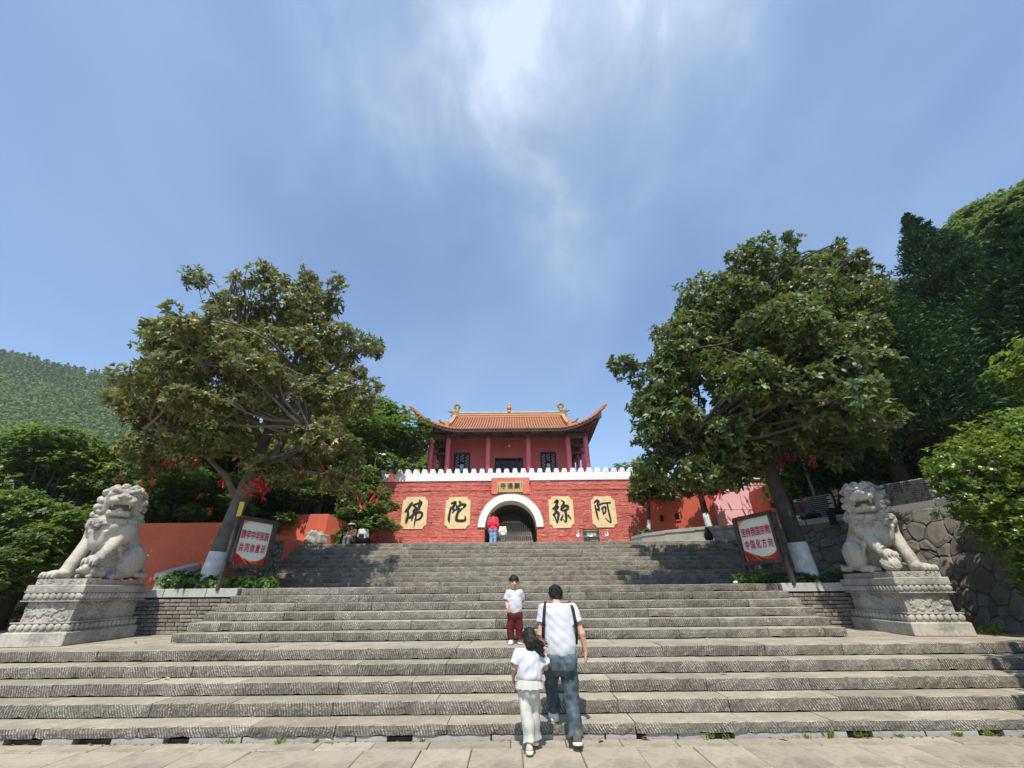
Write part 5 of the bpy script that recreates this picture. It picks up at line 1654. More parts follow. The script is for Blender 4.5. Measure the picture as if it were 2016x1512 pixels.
pr_ = thing('gate_pier', (11.1, 17.2, Z_T), 'bright orange red pier right of the pink gate behind the leaning trunk', 'pier')
q = MB(); q.bbox(10.78, 11.75, 16.9, 18.9, Z_T - .3, 5.45); bevel(q.build('pier', M['redplaster'], pr_), .02)
bank('pier_weed', [(11.05, 16.95, 5.52, .3, .15, .12), (10.8, 16.9, 5.3, .12, .1, .3)], 90, .12, .05, M['ivy'], 'weeds sprouting from the top of the orange pier', 'weed', 64)
tw = thing('tiled_wall', (12.4, 17.3, Z_T), 'orange red wall with small tiled eave and two white notices', 'wall')
q = MB(); q.bbox(11.36, 13.6, 17.3, 17.6, Z_T - .3, 5.35); q.build('wall', M['redplaster'], tw)
q = MB()
for i in range(18):
    x = 11.3 + .14 * i
    q.tube([(x, 17.7, 5.72), (x, 17.3, 5.5), (x, 17.0, 5.38)], .055, 6)
q.bbox(11.2, 13.8, 17.02, 17.75, 5.33, 5.37)
o = q.build('eave_tiles', M['tile'], tw, smooth=False); o['kind'] = 'stuff'
for x in (12.08, 12.48):
    q = MB(); q.bbox(x, x + (.26 if x < 12.3 else .32), 17.26, 17.30, 4.72, 5.12 if x < 12.3 else 5.2); q.build('notice', M['white'], tw)
blu = MB(); blu.bbox(9.0, 14, 23, 26, Z_T, 7.0); blu.prism([(22.6, 6.95), (26.4, 6.95), (24.5, 7.5)], 'x', 8.6, 14.4)
tag(blu.build('low_outbuilding', M['concrete']), 'low grey roofed building behind the pink gate', 'building')
# stone planters on the terrace at the right
w = thing('curved_planter', (6.9, 18.2, Z_T), 'low curved grey stone planter at the foot of the small white trunked trees', 'planter')
cv = [(5.35, 19.7), (5.6, 18.9), (6.3, 18.0), (7.3, 17.35), (8.3, 17.1), (9.0, 17.15)]
for k, (p, q_) in enumerate(zip(cv[:-1], cv[1:])):
    q = MB(); wall_seg(q, Vector(p), Vector(q_), Z_T - .05, 3.56 + .03 * k, 3.59 + .03 * k, .3); q.build('planter_wall', M['concrete'], w)
    q = MB(); d_ = (Vector(q_) - Vector(p)).normalized()
    wall_seg(q, Vector(p) - Vector((0, .05)), Vector(q_) - Vector((0, .05)), 3.57 + .03 * k, 3.67 + .03 * k, 3.70 + .03 * k, .4); q.build('planter_coping', M['concrete'], w)
q = MB(); q.prism([(5.6, 19.6), (5.9, 18.9), (6.5, 18.2), (7.4, 17.7), (8.4, 17.5), (8.9, 18.8), (6.7, 20.8)], 'z', Z_T, 3.60); q.build('planter_soil', M['soil'], w)
q = SDF((7.35, 16.75, 3.1), (7.95, 17.2, 3.75), .02); q.ell((7.65, 16.95, 3.36), (.17, .12, .22)); q.cap((7.65, 16.95, 3.5), (7.65, 16.95, 3.66), .05, .08); q.ripple(.012, 22, 4)
o = q.build('black_bag', M['darkcloth']); tag(o, 'black bag standing against the curved stone planter', 'bag')

# rubble retaining walls
def clip_poly(poly, n, d):
    out = []
    for i in range(len(poly)):
        a, b = poly[i], poly[(i + 1) % len(poly)]
        da, db = a[0] * n[0] + a[1] * n[1] - d, b[0] * n[0] + b[1] * n[1] - d
        if da <= 0: out.append(a)
        if (da < 0 < db) or (db < 0 < da):
            t = da / (da - db); out.append((a[0] + (b[0] - a[0]) * t, a[1] + (b[1] - a[1]) * t))
    return out
def rubble_stones(L, Hh, size, seed):
    rb_ = random.Random(seed); pts = []
    tries = 0
    while tries < 4000:
        tries += 1
        p = (rb_.uniform(0, L), rb_.uniform(0, Hh)); s = size * rb_.choice([.5, .65, .9, 1.1, 1.5])
        if all((p[0] - q[0]) ** 2 + ((p[1] - q[1]) * 1.25) ** 2 > (.5 * (s + q[2])) ** 2 for q in pts): pts.append((*p, s))
    cells = []
    for p in pts:
        poly = [(0, 0), (L, 0), (L, Hh), (0, Hh)]
        for q in pts:
            if q is p or abs(q[0] - p[0]) > size * 3 or abs(q[1] - p[1]) > size * 3: continue
            nx, ny = q[0] - p[0], (q[1] - p[1])
            w_ = p[2] / (p[2] + q[2])
            mx, my = p[0] + nx * w_, p[1] + ny * w_
            l_ = math.hypot(nx, ny); nx /= l_; ny /= l_
            poly = clip_poly(poly, (nx, ny), nx * mx + ny * my)
            if len(poly) < 3: break
        if len(poly) >= 3: cells.append((p, poly))
    return cells, rb_
def rubble_wall(name, path_b, path_t, z0s, z1, size, seed, label, parent_cat='wall', gap=.006):
    """path_b / path_t: plan polylines of foot and head of the face"""
    base = (path_b[0][0], path_b[0][1], z0s[0])
    t = thing(name, base, label, parent_cat)
    def along(path, s):
        n_ = len(path) - 1; f = min(max(s, 0), .99999) * n_; i = int(f); k = f - i
        return tuple(path[i][q] + (path[i + 1][q] - path[i][q]) * k for q in range(len(path[i])))
    L = sum(math.dist(path_b[i], path_b[i + 1]) for i in range(len(path_b) - 1))
    zp = [(z,) for z in z0s]
    def pt(s, v, out=0.0):
        b = along(path_b, s); tp = along(path_t, s); z0 = along(zp, s)[0]
        x = b[0] + (tp[0] - b[0]) * v; y = b[1] + (tp[1] - b[1]) * v; z = z0 + (z1 - z0) * v
        b2 = along(path_b, min(1, s + .01)); b1 = along(path_b, max(0, s - .01))
        tx, ty = b2[0] - b1[0], b2[1] - b1[1]; l_ = math.hypot(tx, ty) or 1
        return Vector((x + ty / l_ * out * SGN, y - tx / l_ * out * SGN, z))
    SGN = 1
    Hm = z1 - sum(z0s) / len(z0s)
    bk_ = MB(); n_ = 16
    V = []; F = []
    for i in range(n_ + 1):
        for v in (0, 1): V.append(pt(i / n_, v, -.03))
    for i in range(n_): F.append((2 * i, 2 * i + 2, 2 * i + 3, 2 * i + 1))
    bk_.add(V, F); bk_.build('mortar_bed', M['rubblemortar'], t, fixn=False)
    cells, rb_ = rubble_stones(L, Hm, size, seed)
    for p, poly in cells:
        cx = sum(q[0] for q in poly) / len(poly); cy = sum(q[1] for q in poly) / len(poly)
        per_ = sum(math.dist(poly[i], poly[(i + 1) % len(poly)]) for i in range(len(poly)))
        rr = per_ / 6.28
        pr2 = []
        for i in range(len(poly)):      # two points per edge rounds the outline
            a, b = poly[i], poly[(i + 1) % len(poly)]
            for t_ in (.13, .87): pr2.append((a[0] + (b[0] - a[0]) * t_, a[1] + (b[1] - a[1]) * t_))
        k1 = max(.4, 1 - gap / max(rr, .03)); k2 = k1 * .72
        hgt = rb_.uniform(.012, .055)
        V = []; m = len(pr2)
        for kk, oo in ((k1, -.02), (k1 * .97, hgt * .45), (k2, hgt)):
            for q in pr2:
                V.append(pt((cx + (q[0] - cx) * kk + rb_.uniform(-.008, .008)) / L, (cy + (q[1] - cy) * kk + rb_.uniform(-.008, .008)) / Hm, oo + rb_.uniform(-.012, .012)))
        F = []
        for r_ in range(2):
            for i in range(m):
                j = (i + 1) % m
                F.append((r_ * m + i, r_ * m + j, (r_ + 1) * m + j, (r_ + 1) * m + i))
        F.append(tuple(range(2 * m, 3 * m)))
        s_ = MB(); s_.add(V, F); s_.build('stone', M['rubble'], t, fixn=False)
    return t, pt
rw, rpt = rubble_wall('rubble_wall', [(8.45, 14.8), (9.2, 12.4), (9.35, 10.2), (9.15, 8.5), (9.3, 6.6)], [(8.9, 14.8), (9.95, 12.5), (10.55, 10.5), (10.85, 8.8), (11.2, 6.6)], [1.6, 1.6, .85, .72, .4], 3.32, .36, 9, 'tall dark rubble stone retaining wall with stone coping behind the right lion')
cpl = [(8.82, 14.9), (9.98, 12.45), (10.6, 10.5), (10.9, 8.8), (11.25, 6.4)]
for p, q_ in zip(cpl[:-1], cpl[1:]):
    n_ = max(1, int(math.dist(p, q_) / 1.1))
    for k in range(n_):
        a = Vector(p).lerp(Vector(q_), k / n_); b = Vector(p).lerp(Vector(q_), (k + 1) / n_ - .012)
        s_ = MB(); wall_seg(s_, a, b, 3.325, 3.49, 3.49, .5)
        s_.build('coping_stone', M['concrete'], rw)
up_ = MB(); up_.prism([(9.3, 14.9), (10.4, 12.5), (11.0, 10.5), (11.3, 8.8), (11.6, 6.4), (15.6, 6.4), (15.6, 20), (9.3, 20)], 'z', 2.8, 3.3)
tag(up_.build('upper_path', M['landing']), kind='structure')
lb2 = MB(); lb2.bbox(10.2, 40, 3, 9.5, -.1, 2.6); tag(lb2.build('right_bank', M['terrain']), kind='structure')
rubble_wall('rubble_wall', [(-8.1, 13.0), (-6.9, 13.0)], [(-8.1, 13.05), (-6.9, 13.05)], [1.6, 1.6], 2.95, .24, 15, 'short rubble stone wall behind the left magnolia trunk and signboard')

# black brick lattice parapet with white pointing
lp = thing('lattice_parapet', (12.0, 12.3, 3.45), 'black brick parapet with white pointing along the upper path', 'wall')
la_, lb3 = Vector((10.3, 15.4)), Vector((13.6, 9.6))
d = (lb3 - la_).normalized(); ang = math.atan2(d.y, d.x); Ltot = (lb3 - la_).length
q = MB(); wall_seg(q, la_, lb3, 3.3, 3.9, 3.9, .15); q.build('core', M['lattmortar'], lp)
brm = MB(); brm.box((0, 0, 0), (.205, .2, .048)); bo = brm.build('brick', M['lattbrick']); bme = bo.data; bpy.data.objects.remove(bo)
nseg = 5; cnt_ = 0
core2 = MB(); stuffb = MB()
for sgm in range(nseg):
    s0 = Ltot * sgm / nseg + .06; s1 = Ltot * (sgm + 1) / nseg - .06
    ztop = 4.42
    aa = la_ + d * s0; bb_ = la_ + d * s1
    wall_seg(core2, aa, bb_, 3.9, ztop, ztop, .15)
    row_ = 0; z_ = 3.52
    while z_ < ztop:
        s_ = s0 + (.11 if row_ % 2 else 0)
        while s_ + .2 < s1:
            c = la_ + d * (s_ + .1)
            if cnt_ < 290 and s_ > 1.5:
                o = bpy.data.objects.new('brick', bme); COL.objects.link(o); o.parent = lp
                o.location = Vector((c.x - d.y * .075, c.y + d.x * .075, z_)) - ORG[lp]; o.rotation_euler = (0, 0, ang); cnt_ += 1
            else: stuffb.box((c.x - d.y * .075, c.y + d.x * .075, z_), (.205, .2, .048), ang)
            s_ += .222
        z_ += .066; row_ += 1
core2.build('merlon_core', M['lattmortar'], lp)
if stuffb.v:
    o = stuffb.build('brickwork', M['lattbrick'], lp); o['kind'] = 'stuff'
# ------------------------------------------------------------------ stone lions
def RZ(a): return Matrix.Rotation(a, 3, 'Z')
def RX(a): return Matrix.Rotation(a, 3, 'X')
def RY(a): return Matrix.Rotation(a, 3, 'Y')
PED_H = 1.03
def pedestal(name, loc, rz, label, group):
    t = thing(name, loc, label, 'pedestal', group, rz, local=True)
    W, D = .94, 1.72
    q = MB(); q.box((0, 0, .105), (W + .06, D + .06, .21)); bevel(q.build('plinth', M['pedestal'], t), .012)
    def beads(z, w, d, r, nm, up):
        q = MB(); q.box((0, 0, z), (w - .03, d - .03, .13)); b = q.build(nm, M['pedestal'], t)
        p_ = MB()
        for side in range(4):
            L = (w if side % 2 == 0 else d); n = int(L / (r * 1.75))
            for i in range(n):
                u = -L / 2 + L * (i + .5) / n
                if side == 0: c = (u, -d / 2 + .01, z)
                elif side == 1: c = (w / 2 - .01, u, z)
                elif side == 2: c = (u, d / 2 - .01, z)
                else: c = (-w / 2 + .01, u, z)
                m = Matrix.Rotation(R(22 if up else -22), 3, 'Y' if side % 2 == 0 else 'X')
                p_.sphere(c, ((r * .98, .035, .062) if side % 2 == 0 else (.035, r * .98, .062)), 9, 6, m)
                # groove ridge between petals
        o = p_.build('lotus_petal', M['pedestal'], b, smooth=True); o['kind'] = 'stuff'
        q = MB(); q.box((0, 0, z + .072), (w + .02, d + .02, .018)); q.box((0, 0, z - .072), (w + .02, d + .02, .018)); q.build('fillet', M['pedestal'], b)
    beads(.285, W - .02, D - .02, .062, 'lower_lotus_band', True)
    ww, dd = W - .16, D - .16
    q = MB(); q.box((0, 0, .53), (ww, dd, .36)); ws = q.build('waist', M['pedestal'], t)
    # scroll carving in relief on the waist
    cv = SDF((-ww / 2 - .04, -dd / 2 - .04, .36), (ww / 2 + .04, dd / 2 + .04, .70), .012)
    rr = random.Random(hash(label) & 0xff)
    def carve(fn, L, n):
        for i in range(n):
            u0 = rr.uniform(-L / 2 + .06, L / 2 - .06); v0 = rr.uniform(.41, .64)
            a0 = rr.uniform(0, 6.28); rad = rr.uniform(.035, .075)
            pts = [fn(u0 + rad * (1 - k / 9) * math.cos(a0 + k * .75), v0 + rad * (1 - k / 9) * math.sin(a0 + k * .75)) for k in range(8)]
            cv.path(pts, [.020 - .001 * k for k in range(8)], .008)
            cv.cap(pts[0], fn(u0 + rad * 1.3 * math.cos(a0 - .9), v0 + rad * 1.1 * math.sin(a0 - .9)), .018, .006, .01)
    carve(lambda u, v: (max(-ww / 2 + .01, min(ww / 2 - .01, u)), -dd / 2, min(.68, max(.38, v))), ww, 26)
    carve(lambda u, v: (ww / 2, max(-dd / 2 + .01, min(dd / 2 - .01, u)), min(.68, max(.38, v))), dd, 24)
    carve(lambda u, v: (-ww / 2, max(-dd / 2 + .01, min(dd / 2 - .01, u)), min(.68, max(.38, v))), dd, 24)
    cr_ = cv.build('carved_relief', M['pedestal'], ws); cr_['kind'] = 'stuff'
    beads(.765, W - .02, D - .02, .055, 'upper_lotus_band', False)
    q = MB(); q.box((0, 0, .895), (W, D, .105)); bevel(q.build('slab', M['pedestal'], t), .01)
    q = MB(); q.box((0, 0, .995), (W - .12, D - .12, .11)); tp = bevel(q.build('top_plate', M['pedestal'], t), .008)
    sc_ = MB()
    for side, L, f in ((0, W - .12, lambda u, v: (u, -(D - .12) / 2 - .002, v)), (1, D - .12, lambda u, v: ((W - .12) / 2 + .002, u, v)), (3, D - .12, lambda u, v: (-(W - .12) / 2 - .002, u, v))):
        n = int(L / .16)
        for i in range(n):
            u0 = -L / 2 + L * (i + .5) / n; s_ = 1 if i % 2 else -1
            sc_.tube([f(u0 + (.055 - .004 * k) * math.cos(k * .7 + (0 if s_ > 0 else 3.14)), .995 + s_ * (.034 - .003 * k) * math.sin(k * .7)) for k in range(9)], .007, 5)
    sb_ = sc_.build('scroll_border', M['pedestal'], tp, smooth=True); sb_['kind'] = 'stuff'
    return t

def lion(name, loc, rz, mir, label, cub):
    """seated guardian lion facing -y, head turned by mir (+1: towards +x)"""
    t = thing(name, loc, label, 'statue', 'stone guardian lions', rz, local=True)
    s = SDF((-.62, -.88, -.03), (.62, .98, 2.0), .0105)
    m = mir
    # rump, trunk and chest
    s.ell((0, .42, .40), (.34, .36, .40), k=.05)
    s.cap((0, .38, .52), (0, -.06, 1.02), .32, .30, .06)
    s.ell((0, -.26, .98), (.33, .26, .30), k=.06)
    s.ell((0, -.30, .78), (.21, .20, .30), k=.06)
    for sx in (-1, 1): s.ell((sx * .27, -.14, .90), (.16, .22, .27), k=.05)
    # belly folds on the chest
    for k in range(5): s.cap((-.15 + .075 * k, -.47, .86), (-.08 + .04 * k, -.36, .55), .035, .02, .02)
    for sx in (-1, 1): s.ell((sx * .2, -.40, .98), (.12, .1, .12), k=.03)
    # straight fore leg (outer side) and paw
    o = -m
    s.cap((o * .25, -.20, .80), (o * .27, -.40, .30), .135, .10, .05)
    s.cap((o * .27, -.40, .30), (o * .28, -.46, .07), .10, .115, .04)
    s.ell((o * .28, -.60, .075), (.135, .20, .085), k=.03)
    for q in range(4):
        x = o * .28 - .102 + .068 * q
        s.ell((x, -.76, .06), (.036, .075, .06), k=.008); s.cap((x, -.80, .05), (x, -.84, .025), .017, .008, .006)
    s.cap((o * .30, -.33, .30), (o * .34, -.22, .52), .04, .01, .02)
    # raised fore leg
    s.cap((m * .25, -.20, .82), (m * .28, -.42, .52), .135, .10, .05)
    s.cap((m * .28, -.42, .52), (m * .27, -.56, .36), .10, .10, .03)
    s.ell((m * .27, -.62, .34), (.125, .15, .085), k=.03)
    for q in range(4):
        x = m * .27 - .10 + .066 * q
        s.ell((x, -.72, .30), (.034, .06, .065), k=.008); s.cap((x, -.76, .27), (x, -.77, .22), .016, .008, .006)
    for q in range(4): s.cap((m * (.33 + .01 * q), -.30 + .03 * q, .60 - .03 * q), (m * .41, -.12 - .02 * q, .56 - .07 * q), .035, .008, .015)
    # hind legs
    for sx in (-1, 1):
        s.ell((sx * .30, .30, .36), (.16, .32, .32), RX(R(-15)), .03)
        s.ell((sx * .35, .28, .55), (.09, .10, .10), k=.02)
        s.ell((sx * .33, -.02, .075), (.105, .24, .075), k=.03)
        for q in range(4): s.ell((sx * .33 - .075 + .05 * q, -.22, .05), (.028, .06, .05), k=.006)
        for q in range(5):
            a = .5 + q * .3
            s.cap((sx * .40, .42 + .07 * q, .10), (sx * .34, .52 + .08 * q, .10 + .02 * q), .05, .03, .01)
    # tail flames at the back
    for q in range(3):
        s.cap(((q - 1) * .2, .70, .20), ((q - 1) * .22, .84, .50 + .1 * (q == 1)), .09, .03, .03)
        s.ell(((q - 1) * .2, .76, .12), (.1, .12, .1), k=.02)
    # neck and head
    s.cap((0, -.10, 1.10), (m * .04, -.20, 1.34), .27, .28, .05)
    H = Vector((m * .06, -.24, 1.47)); A = R(36) * m
    def hd(x, y, z): return tuple(H + RZ(A) @ Vector((x, y, z)))
    rot = RZ(A)
    s.ell(hd(0, .02, .02), (.31, .30, .27), rot, .04)
    s.ell(hd(0, -.12, .10), (.25, .22, .17), rot, .03)                    # forehead
    s.box(hd(0, -.23, -.02), (.215, .20, .085), .06, rot, .03)            # upper jaw
    s.ell(hd(0, -.40, .03), (.155, .09, .075), rot, .03)
    for sx in (-1, 1):
        s.ell(hd(sx * .12, -.40, -.035), (.10, .085, .07), rot, .02)      # lips
        s.ell(hd(sx * .06, -.475, .035), (.045, .035, .035), rot, .008)   # nostrils
        s.ell(hd(sx * .13, -.29, .115), (.062, .05, .050), rot, .006)     # eyes
        s.cap(hd(sx * .03, -.36, .13), hd(sx * .16, -.32, .195), .035, .05, .008)   # brows
        s.cap(hd(sx * .16, -.32, .195), hd(sx * .25, -.20, .17), .05, .03, .008)
        s.cap(hd(sx * .22, -.24, .10), hd(sx * .22, -.10, -.20), .06, .06, .03)     # cheeks
        s.cap(hd(sx * .27, -.06, .20), hd(sx * .34, .02, .17), .05, .035, .01)      # ears
    s.ell(hd(0, -.46, .065), (.085, .05, .05), rot, .015)                  # nose
    s.box(hd(0, -.20, -.265), (.185, .17, .055), .04, rot, .02)            # lower jaw
    s.ell(hd(0, -.32, -.255), (.15, .08, .06), rot, .02)
    s.box(hd(0, -.34, -.150), (.165, .25, .052), .03, rot, .010, 'sub')    # mouth
    s.ell(hd(0, -.28, -.200), (.065, .13, .050), rot, .008)                # tongue
    for sx in (-1, 1): s.cap(hd(sx * .135, -.40, -.10), hd(sx * .135, -.40, -.16), .022, .012, .004)
    # mane: rows of curls round the head and down the neck
    rr = random.Random(3 if m > 0 else 4)
    for row, (rad_, zc_, y0_, n_) in enumerate(((.20, .27, .0, 7), (.30, .17, .06, 9), (.345, .03, .08, 10), (.36, -.12, .08, 10), (.37, -.27, .08, 10))):
        for i in range(n_):
            a = math.pi * (-.06 + 1.12 * (i + .5 * (row % 2)) / n_) if row else math.pi * 2 * i / n_
            x, y = rad_ * math.cos(a) * .98, y0_ + rad_ * math.sin(a)
            p = hd(x, y, zc_ + rr.uniform(-.01, .01)); r_ = .078 + rr.uniform(-.008, .008)
            s.ell(p, (r_, r_, r_ * .92), None, .006)
            # spiral nick on each curl
            q_ = Vector(p) + RZ(A) @ Vector((math.cos(a), math.sin(a), .15)).normalized() * r_
            nv = RZ(A) @ Vector((math.cos(a), math.sin(a), .15)).normalized(); t1 = nv.cross(Vector((0, 0, 1))).normalized(); t2 = t1.cross(nv)
            sp_ = [Vector(p) + nv * (r_ * .86 + .010 * j / 7) + (t1 * math.cos(j * .95) + t2 * math.sin(j * .95)) * (.050 - .0055 * j) for j in range(8)]
            for u_, w_ in zip(sp_[:-1], sp_[1:]): s.cap(u_, w_, .011, .011, .002, 'sub')
    for i in range(9):                                                     # fringe over the brow
        x = -.24 + .06 * i
        s.ell(hd(x, -.13 - .07 * math.cos(x * 5), .255 - .12 * x * x * 4), (.045, .06, .04), rot, .006)
    for sx in (-1, 1):                                                     # side locks falling on the shoulders
        for k_ in range(4):
            p = hd(sx * (.30 - .01 * k_), -.12 + .03 * k_, -.02 - .10 * k_); s.ell(p, (.07, .075, .062), None, .006)
            s.ell(hd(sx * .37, -.14 + .03 * k_, -.02 - .10 * k_), .02, None, .004, 'sub')
    for i in range(7):
        a = math.pi * (i - 3) / 7
        s.ell((.24 * math.sin(a) * 1.15, .12 + .06 * math.cos(a), 1.16 - .02 * abs(i - 3)), (.09, .10, .10), None, .008)
    s.ripple(.0012, 70, 8)
    s.plane_cut((0, 0, 0.0), (0, 0, -1))
    body = s.build('body', M['statue'], t)
    # collar with hanging bell
    c = SDF((-.52, -.70, .9), (.52, .42, 1.32), .011)
    N = 26
    ring = [(.375 * math.cos(2 * math.pi * k / N), -.145 + .405 * math.sin(2 * math.pi * k / N), 1.09 + .05 * math.sin(2 * math.pi * k / N)) for k in range(N + 1)]
    for a, b in zip(ring[:-1], ring[1:]):
        for dz in (-.035, .0, .035): c.cap((a[0], a[1], a[2] + dz), (b[0], b[1], b[2] + dz), .026, .026, .006)
    for k in range(0, N, 2): c.ell((ring[k][0] * 1.04, (ring[k][1] + .13) * 1.05 - .13, ring[k][2]), .028, k=.004)
    c.ripple(.002, 60, 2)
    col = c.build('collar', M['statue'], t)
    b = SDF((-.2, -.72, .80), (.2, -.40, 1.16), .010)
    b.ell((0, -.555, .93), (.062, .062, .06), k=.01); b.cap((-.06, -.55, .985), (.06, -.55, .985), .028, .028, .006); b.cap((-.13, -.53, 1.05), (.05, -.56, 1.02), .02, .02, .01); b.cap((.13, -.53, 1.05), (-.05, -.56, 1.02), .02, .02, .01)
    b.box((0, -.61, .915), (.05, .02, .008), .003, k=.004, op='sub')
    b.build('bell', M['bronze'] if m > 0 else M['statue'], col)
    if cub:
        k_ = SDF((-.1, -.86, -.02), (.6, -.2, .34), .012)
        k_.cap((m * .29, -.42, .12), (m * .27, -.62, .13), .11, .10, .03); k_.ell((m * .24, -.72, .17), (.085, .09, .085), k=.02); k_.ell((m * .21, -.80, .14), (.05, .05, .04), k=.01)
        for q in (-1, 1): k_.ell((m * .24 + q * .06, -.70, .25), .025, k=.008); k_.ell((m * .25 + q * .09, -.70, .04), (.035, .07, .035), k=.01); k_.ell((m * .24 + q * .045, -.785, .19), .018, k=.004)
        for q in range(6): k_.ell((m * .27 + .09 * math.cos(q), -.5 + .1 * math.sin(q * 2), .19 + .02 * math.sin(q)), .04, k=.005)
        k_.plane_cut((0, 0, 0), (0, 0, -1)); k_.build('cub', M['statue'], t)
    else:
        k_ = SDF((-.6, -.88, -.02), (.6, -.3, .34), .011)
        c0 = Vector((m * .27, -.64, .15))
        k_.ell(c0, .155, k=.01)
        for q in range(3):
            for j in range(12):
                a0, a1 = j * math.pi / 6, (j + 1) * math.pi / 6
                rm = RZ(q * 1.05) @ RX(.6 + q * .5)
                k_.cap(c0 + rm @ Vector((.155 * math.cos(a0), .155 * math.sin(a0), 0)), c0 + rm @ Vector((.155 * math.cos(a1), .155 * math.sin(a1), 0)), .014, .014, .004)
        k_.plane_cut((0, 0, 0), (0, 0, -1)); k_.build('carved_ball', M['statue'], t)
    return t
LL = (-8.33, 8.98, Z_A); RL = (7.73, 9.32, Z_A)
pedestal('stone_pedestal', LL, R(7), 'carved granite pedestal with lotus bands under the left lion', 'lion pedestals')
pedestal('stone_pedestal', RL, R(-7), 'carved granite pedestal with lotus bands under the right lion', 'lion pedestals')
lion('stone_lion', (LL[0], LL[1], Z_A + PED_H + .018), R(7), 1, 'weathered stone lion on the left pedestal with a cub under its paw', True)
lion('stone_lion', (RL[0], RL[1], Z_A + PED_H + .018), R(-7), -1, 'weathered stone lion on the right pedestal with a ball under its paw', False)

# ------------------------------------------------------------------ signboards
def signboard(cx, y, w, zb, lines, label, rz):
    t = thing('signboard', (cx, y, zb), label, 'sign', 'framed signboards beside the steps', rz, local=True)
    H0 = 1.62
    for s in (-1, 1):
        q = MB(); q.box((s * w / 2, 0.03, (H0 - .10) / 2), (.075, .075, H0 - .10)); q.box((s * (w / 2 - .0), .03, H0 - .07), (.085, .085, .06))
        q.build('post', M['signframe'], t)
    q = MB(); q.box((0, .03, .33), (w - .08, .04, .045))
    for s in (-.32, .32): q.box((s * w, .03, .405), (.05, .03, .105))
    q.build('cross_rail', M['signframe'], t)
    fw, fh = w - .10, 1.16; z0 = .46
    q = MB()
    q.box((0, -.005, z0 + .04), (fw, .09, .08)); q.box((0, -.005, z0 + fh - .04), (fw + .04, .11, .09))
    for s in (-1, 1): q.box((s * (fw / 2 - .035), -.005, z0 + fh / 2), (.07, .09, fh - .17))
    fr = bevel(q.build('frame', M['signframe'], t), .006)
    q = MB(); q.box((0, .02, z0 + fh / 2), (fw - .1, .02, fh - .1)); pn = q.build('print', M['signwhite'], t)
    iw, ih = fw - .14, fh - .17; zc = z0 + fh / 2 - .002; x_l, x_r, z_b, z_t = -iw / 2, iw / 2, zc - ih / 2, zc + ih / 2
    def flat(name, poly, mat, lay):
        q = MB(); yy = .0085 - .0022 * lay
        q.add([(x_l + iw * u, yy, z_b + ih * v) for u, v in poly], [tuple(range(len(poly)))])
        return q.build(name, mat, pn, fixn=False)
    def curve(pts, n=10):
        P = [Vector(p) for p in pts]; out = []
        for i in range(len(P) - 1):
            p0, p1, p2, p3 = P[max(i - 1, 0)], P[i], P[i + 1], P[min(i + 2, len(P) - 1)]
            for k in range(n):
                tt = k / n
                out.append(.5 * ((2 * p1) + (p2 - p0) * tt + (2 * p0 - 5 * p1 + 4 * p2 - p3) * tt * tt + (3 * p1 - p0 - 3 * p2 + p3) * tt ** 3))
        out.append(P[-1]); return [tuple(p) for p in out]
    edge_ = curve([(0, .28), (.22, .19), (.48, .10), (.72, .10), (.90, .16), (1, .25)])
    flat('gold_edge', [(0, 0)] + [(1, 0)] + [(u, v + .022 * u) for u, v in edge_[::-1]], M['signgold'], 1)
    flat('red_ribbon_print', [(0, 0)] + [(1, 0)] + [(u, v - .004) for u, v in edge_[::-1]], M['signred'], 2)
    flat('deep_red_print', [(0, 0), (1, 0), (1, .10)] + curve([(1, .10), (.75, .05), (.45, .09), (.2, .17), (0, .20)])[1:], M['signdeep'], 3)
    for a in ([(.05, .0), (.02, .12), (.0, .16)], [(.45, .0), (.30, .12), (.12, .23)], [(.65, .03), (.5, .08), (.32, .16)], [(1, .05), (.8, .03), (.62, .06)]):
        c = curve(a, 6)
        flat('gold_line', [(u, v) for u, v in c] + [(u + .012, v + .004) for u, v in c[::-1]], M['signgold'], 4)
    flat('pink_corner', [(0, 1), (0, .86), (.06, .88), (.10, .93), (.16, .95), (.2, .985), (.3, 1)], M['signpink'], 1)
    for li, (txt, zf, pitch, sz) in enumerate(lines):
        for i, chx in enumerate(txt):
            xx = x_l + iw * (.5 + (i - (len(txt) - 1) / 2) * pitch)
            o = text_on('character', chx, sz, M['signtext'], pn, (xx, -.0040, z_b + ih * zf), bold=.0042, sx=.74 * w / .94, sz=1.45)
            bk_ = text_mesh(chx, sz, .010)
            o2 = link('character_outline', bk_, M['signwhite'], pn); o2.location = (xx, -.0012, z_b + ih * zf); o2.rotation_euler = (R(90), 0, 0); o2.scale = (.72 * w / .94, 1.45, 1)
    return t
signboard(-6.45, 10.75, 1.16, 1.60, [('铸牢中华民族', .67, .148, .145), ('共同体意识', .37, .174, .145)], 'signboard with red lettering 铸牢中华民族共同体意识 left of the steps', R(73))
signboard(6.10, 10.85, 1.34, 1.60, [('坚持我国宗教', .67, .148, .15), ('中国化方向', .37, .174, .15)], 'signboard with red lettering 坚持我国宗教中国化方向 right of the steps', R(-77))
q = MB(); q.box((-6.96, 10.66, 3.45), (.12, .012, .36), 0); q.box((-6.96, 10.653, 3.45), (.09, .004, .05))
o = q.build('yellow_tag', M['tagyellow']); tag(o, 'small yellow tag hanging on the trunk of the left magnolia', 'tag')

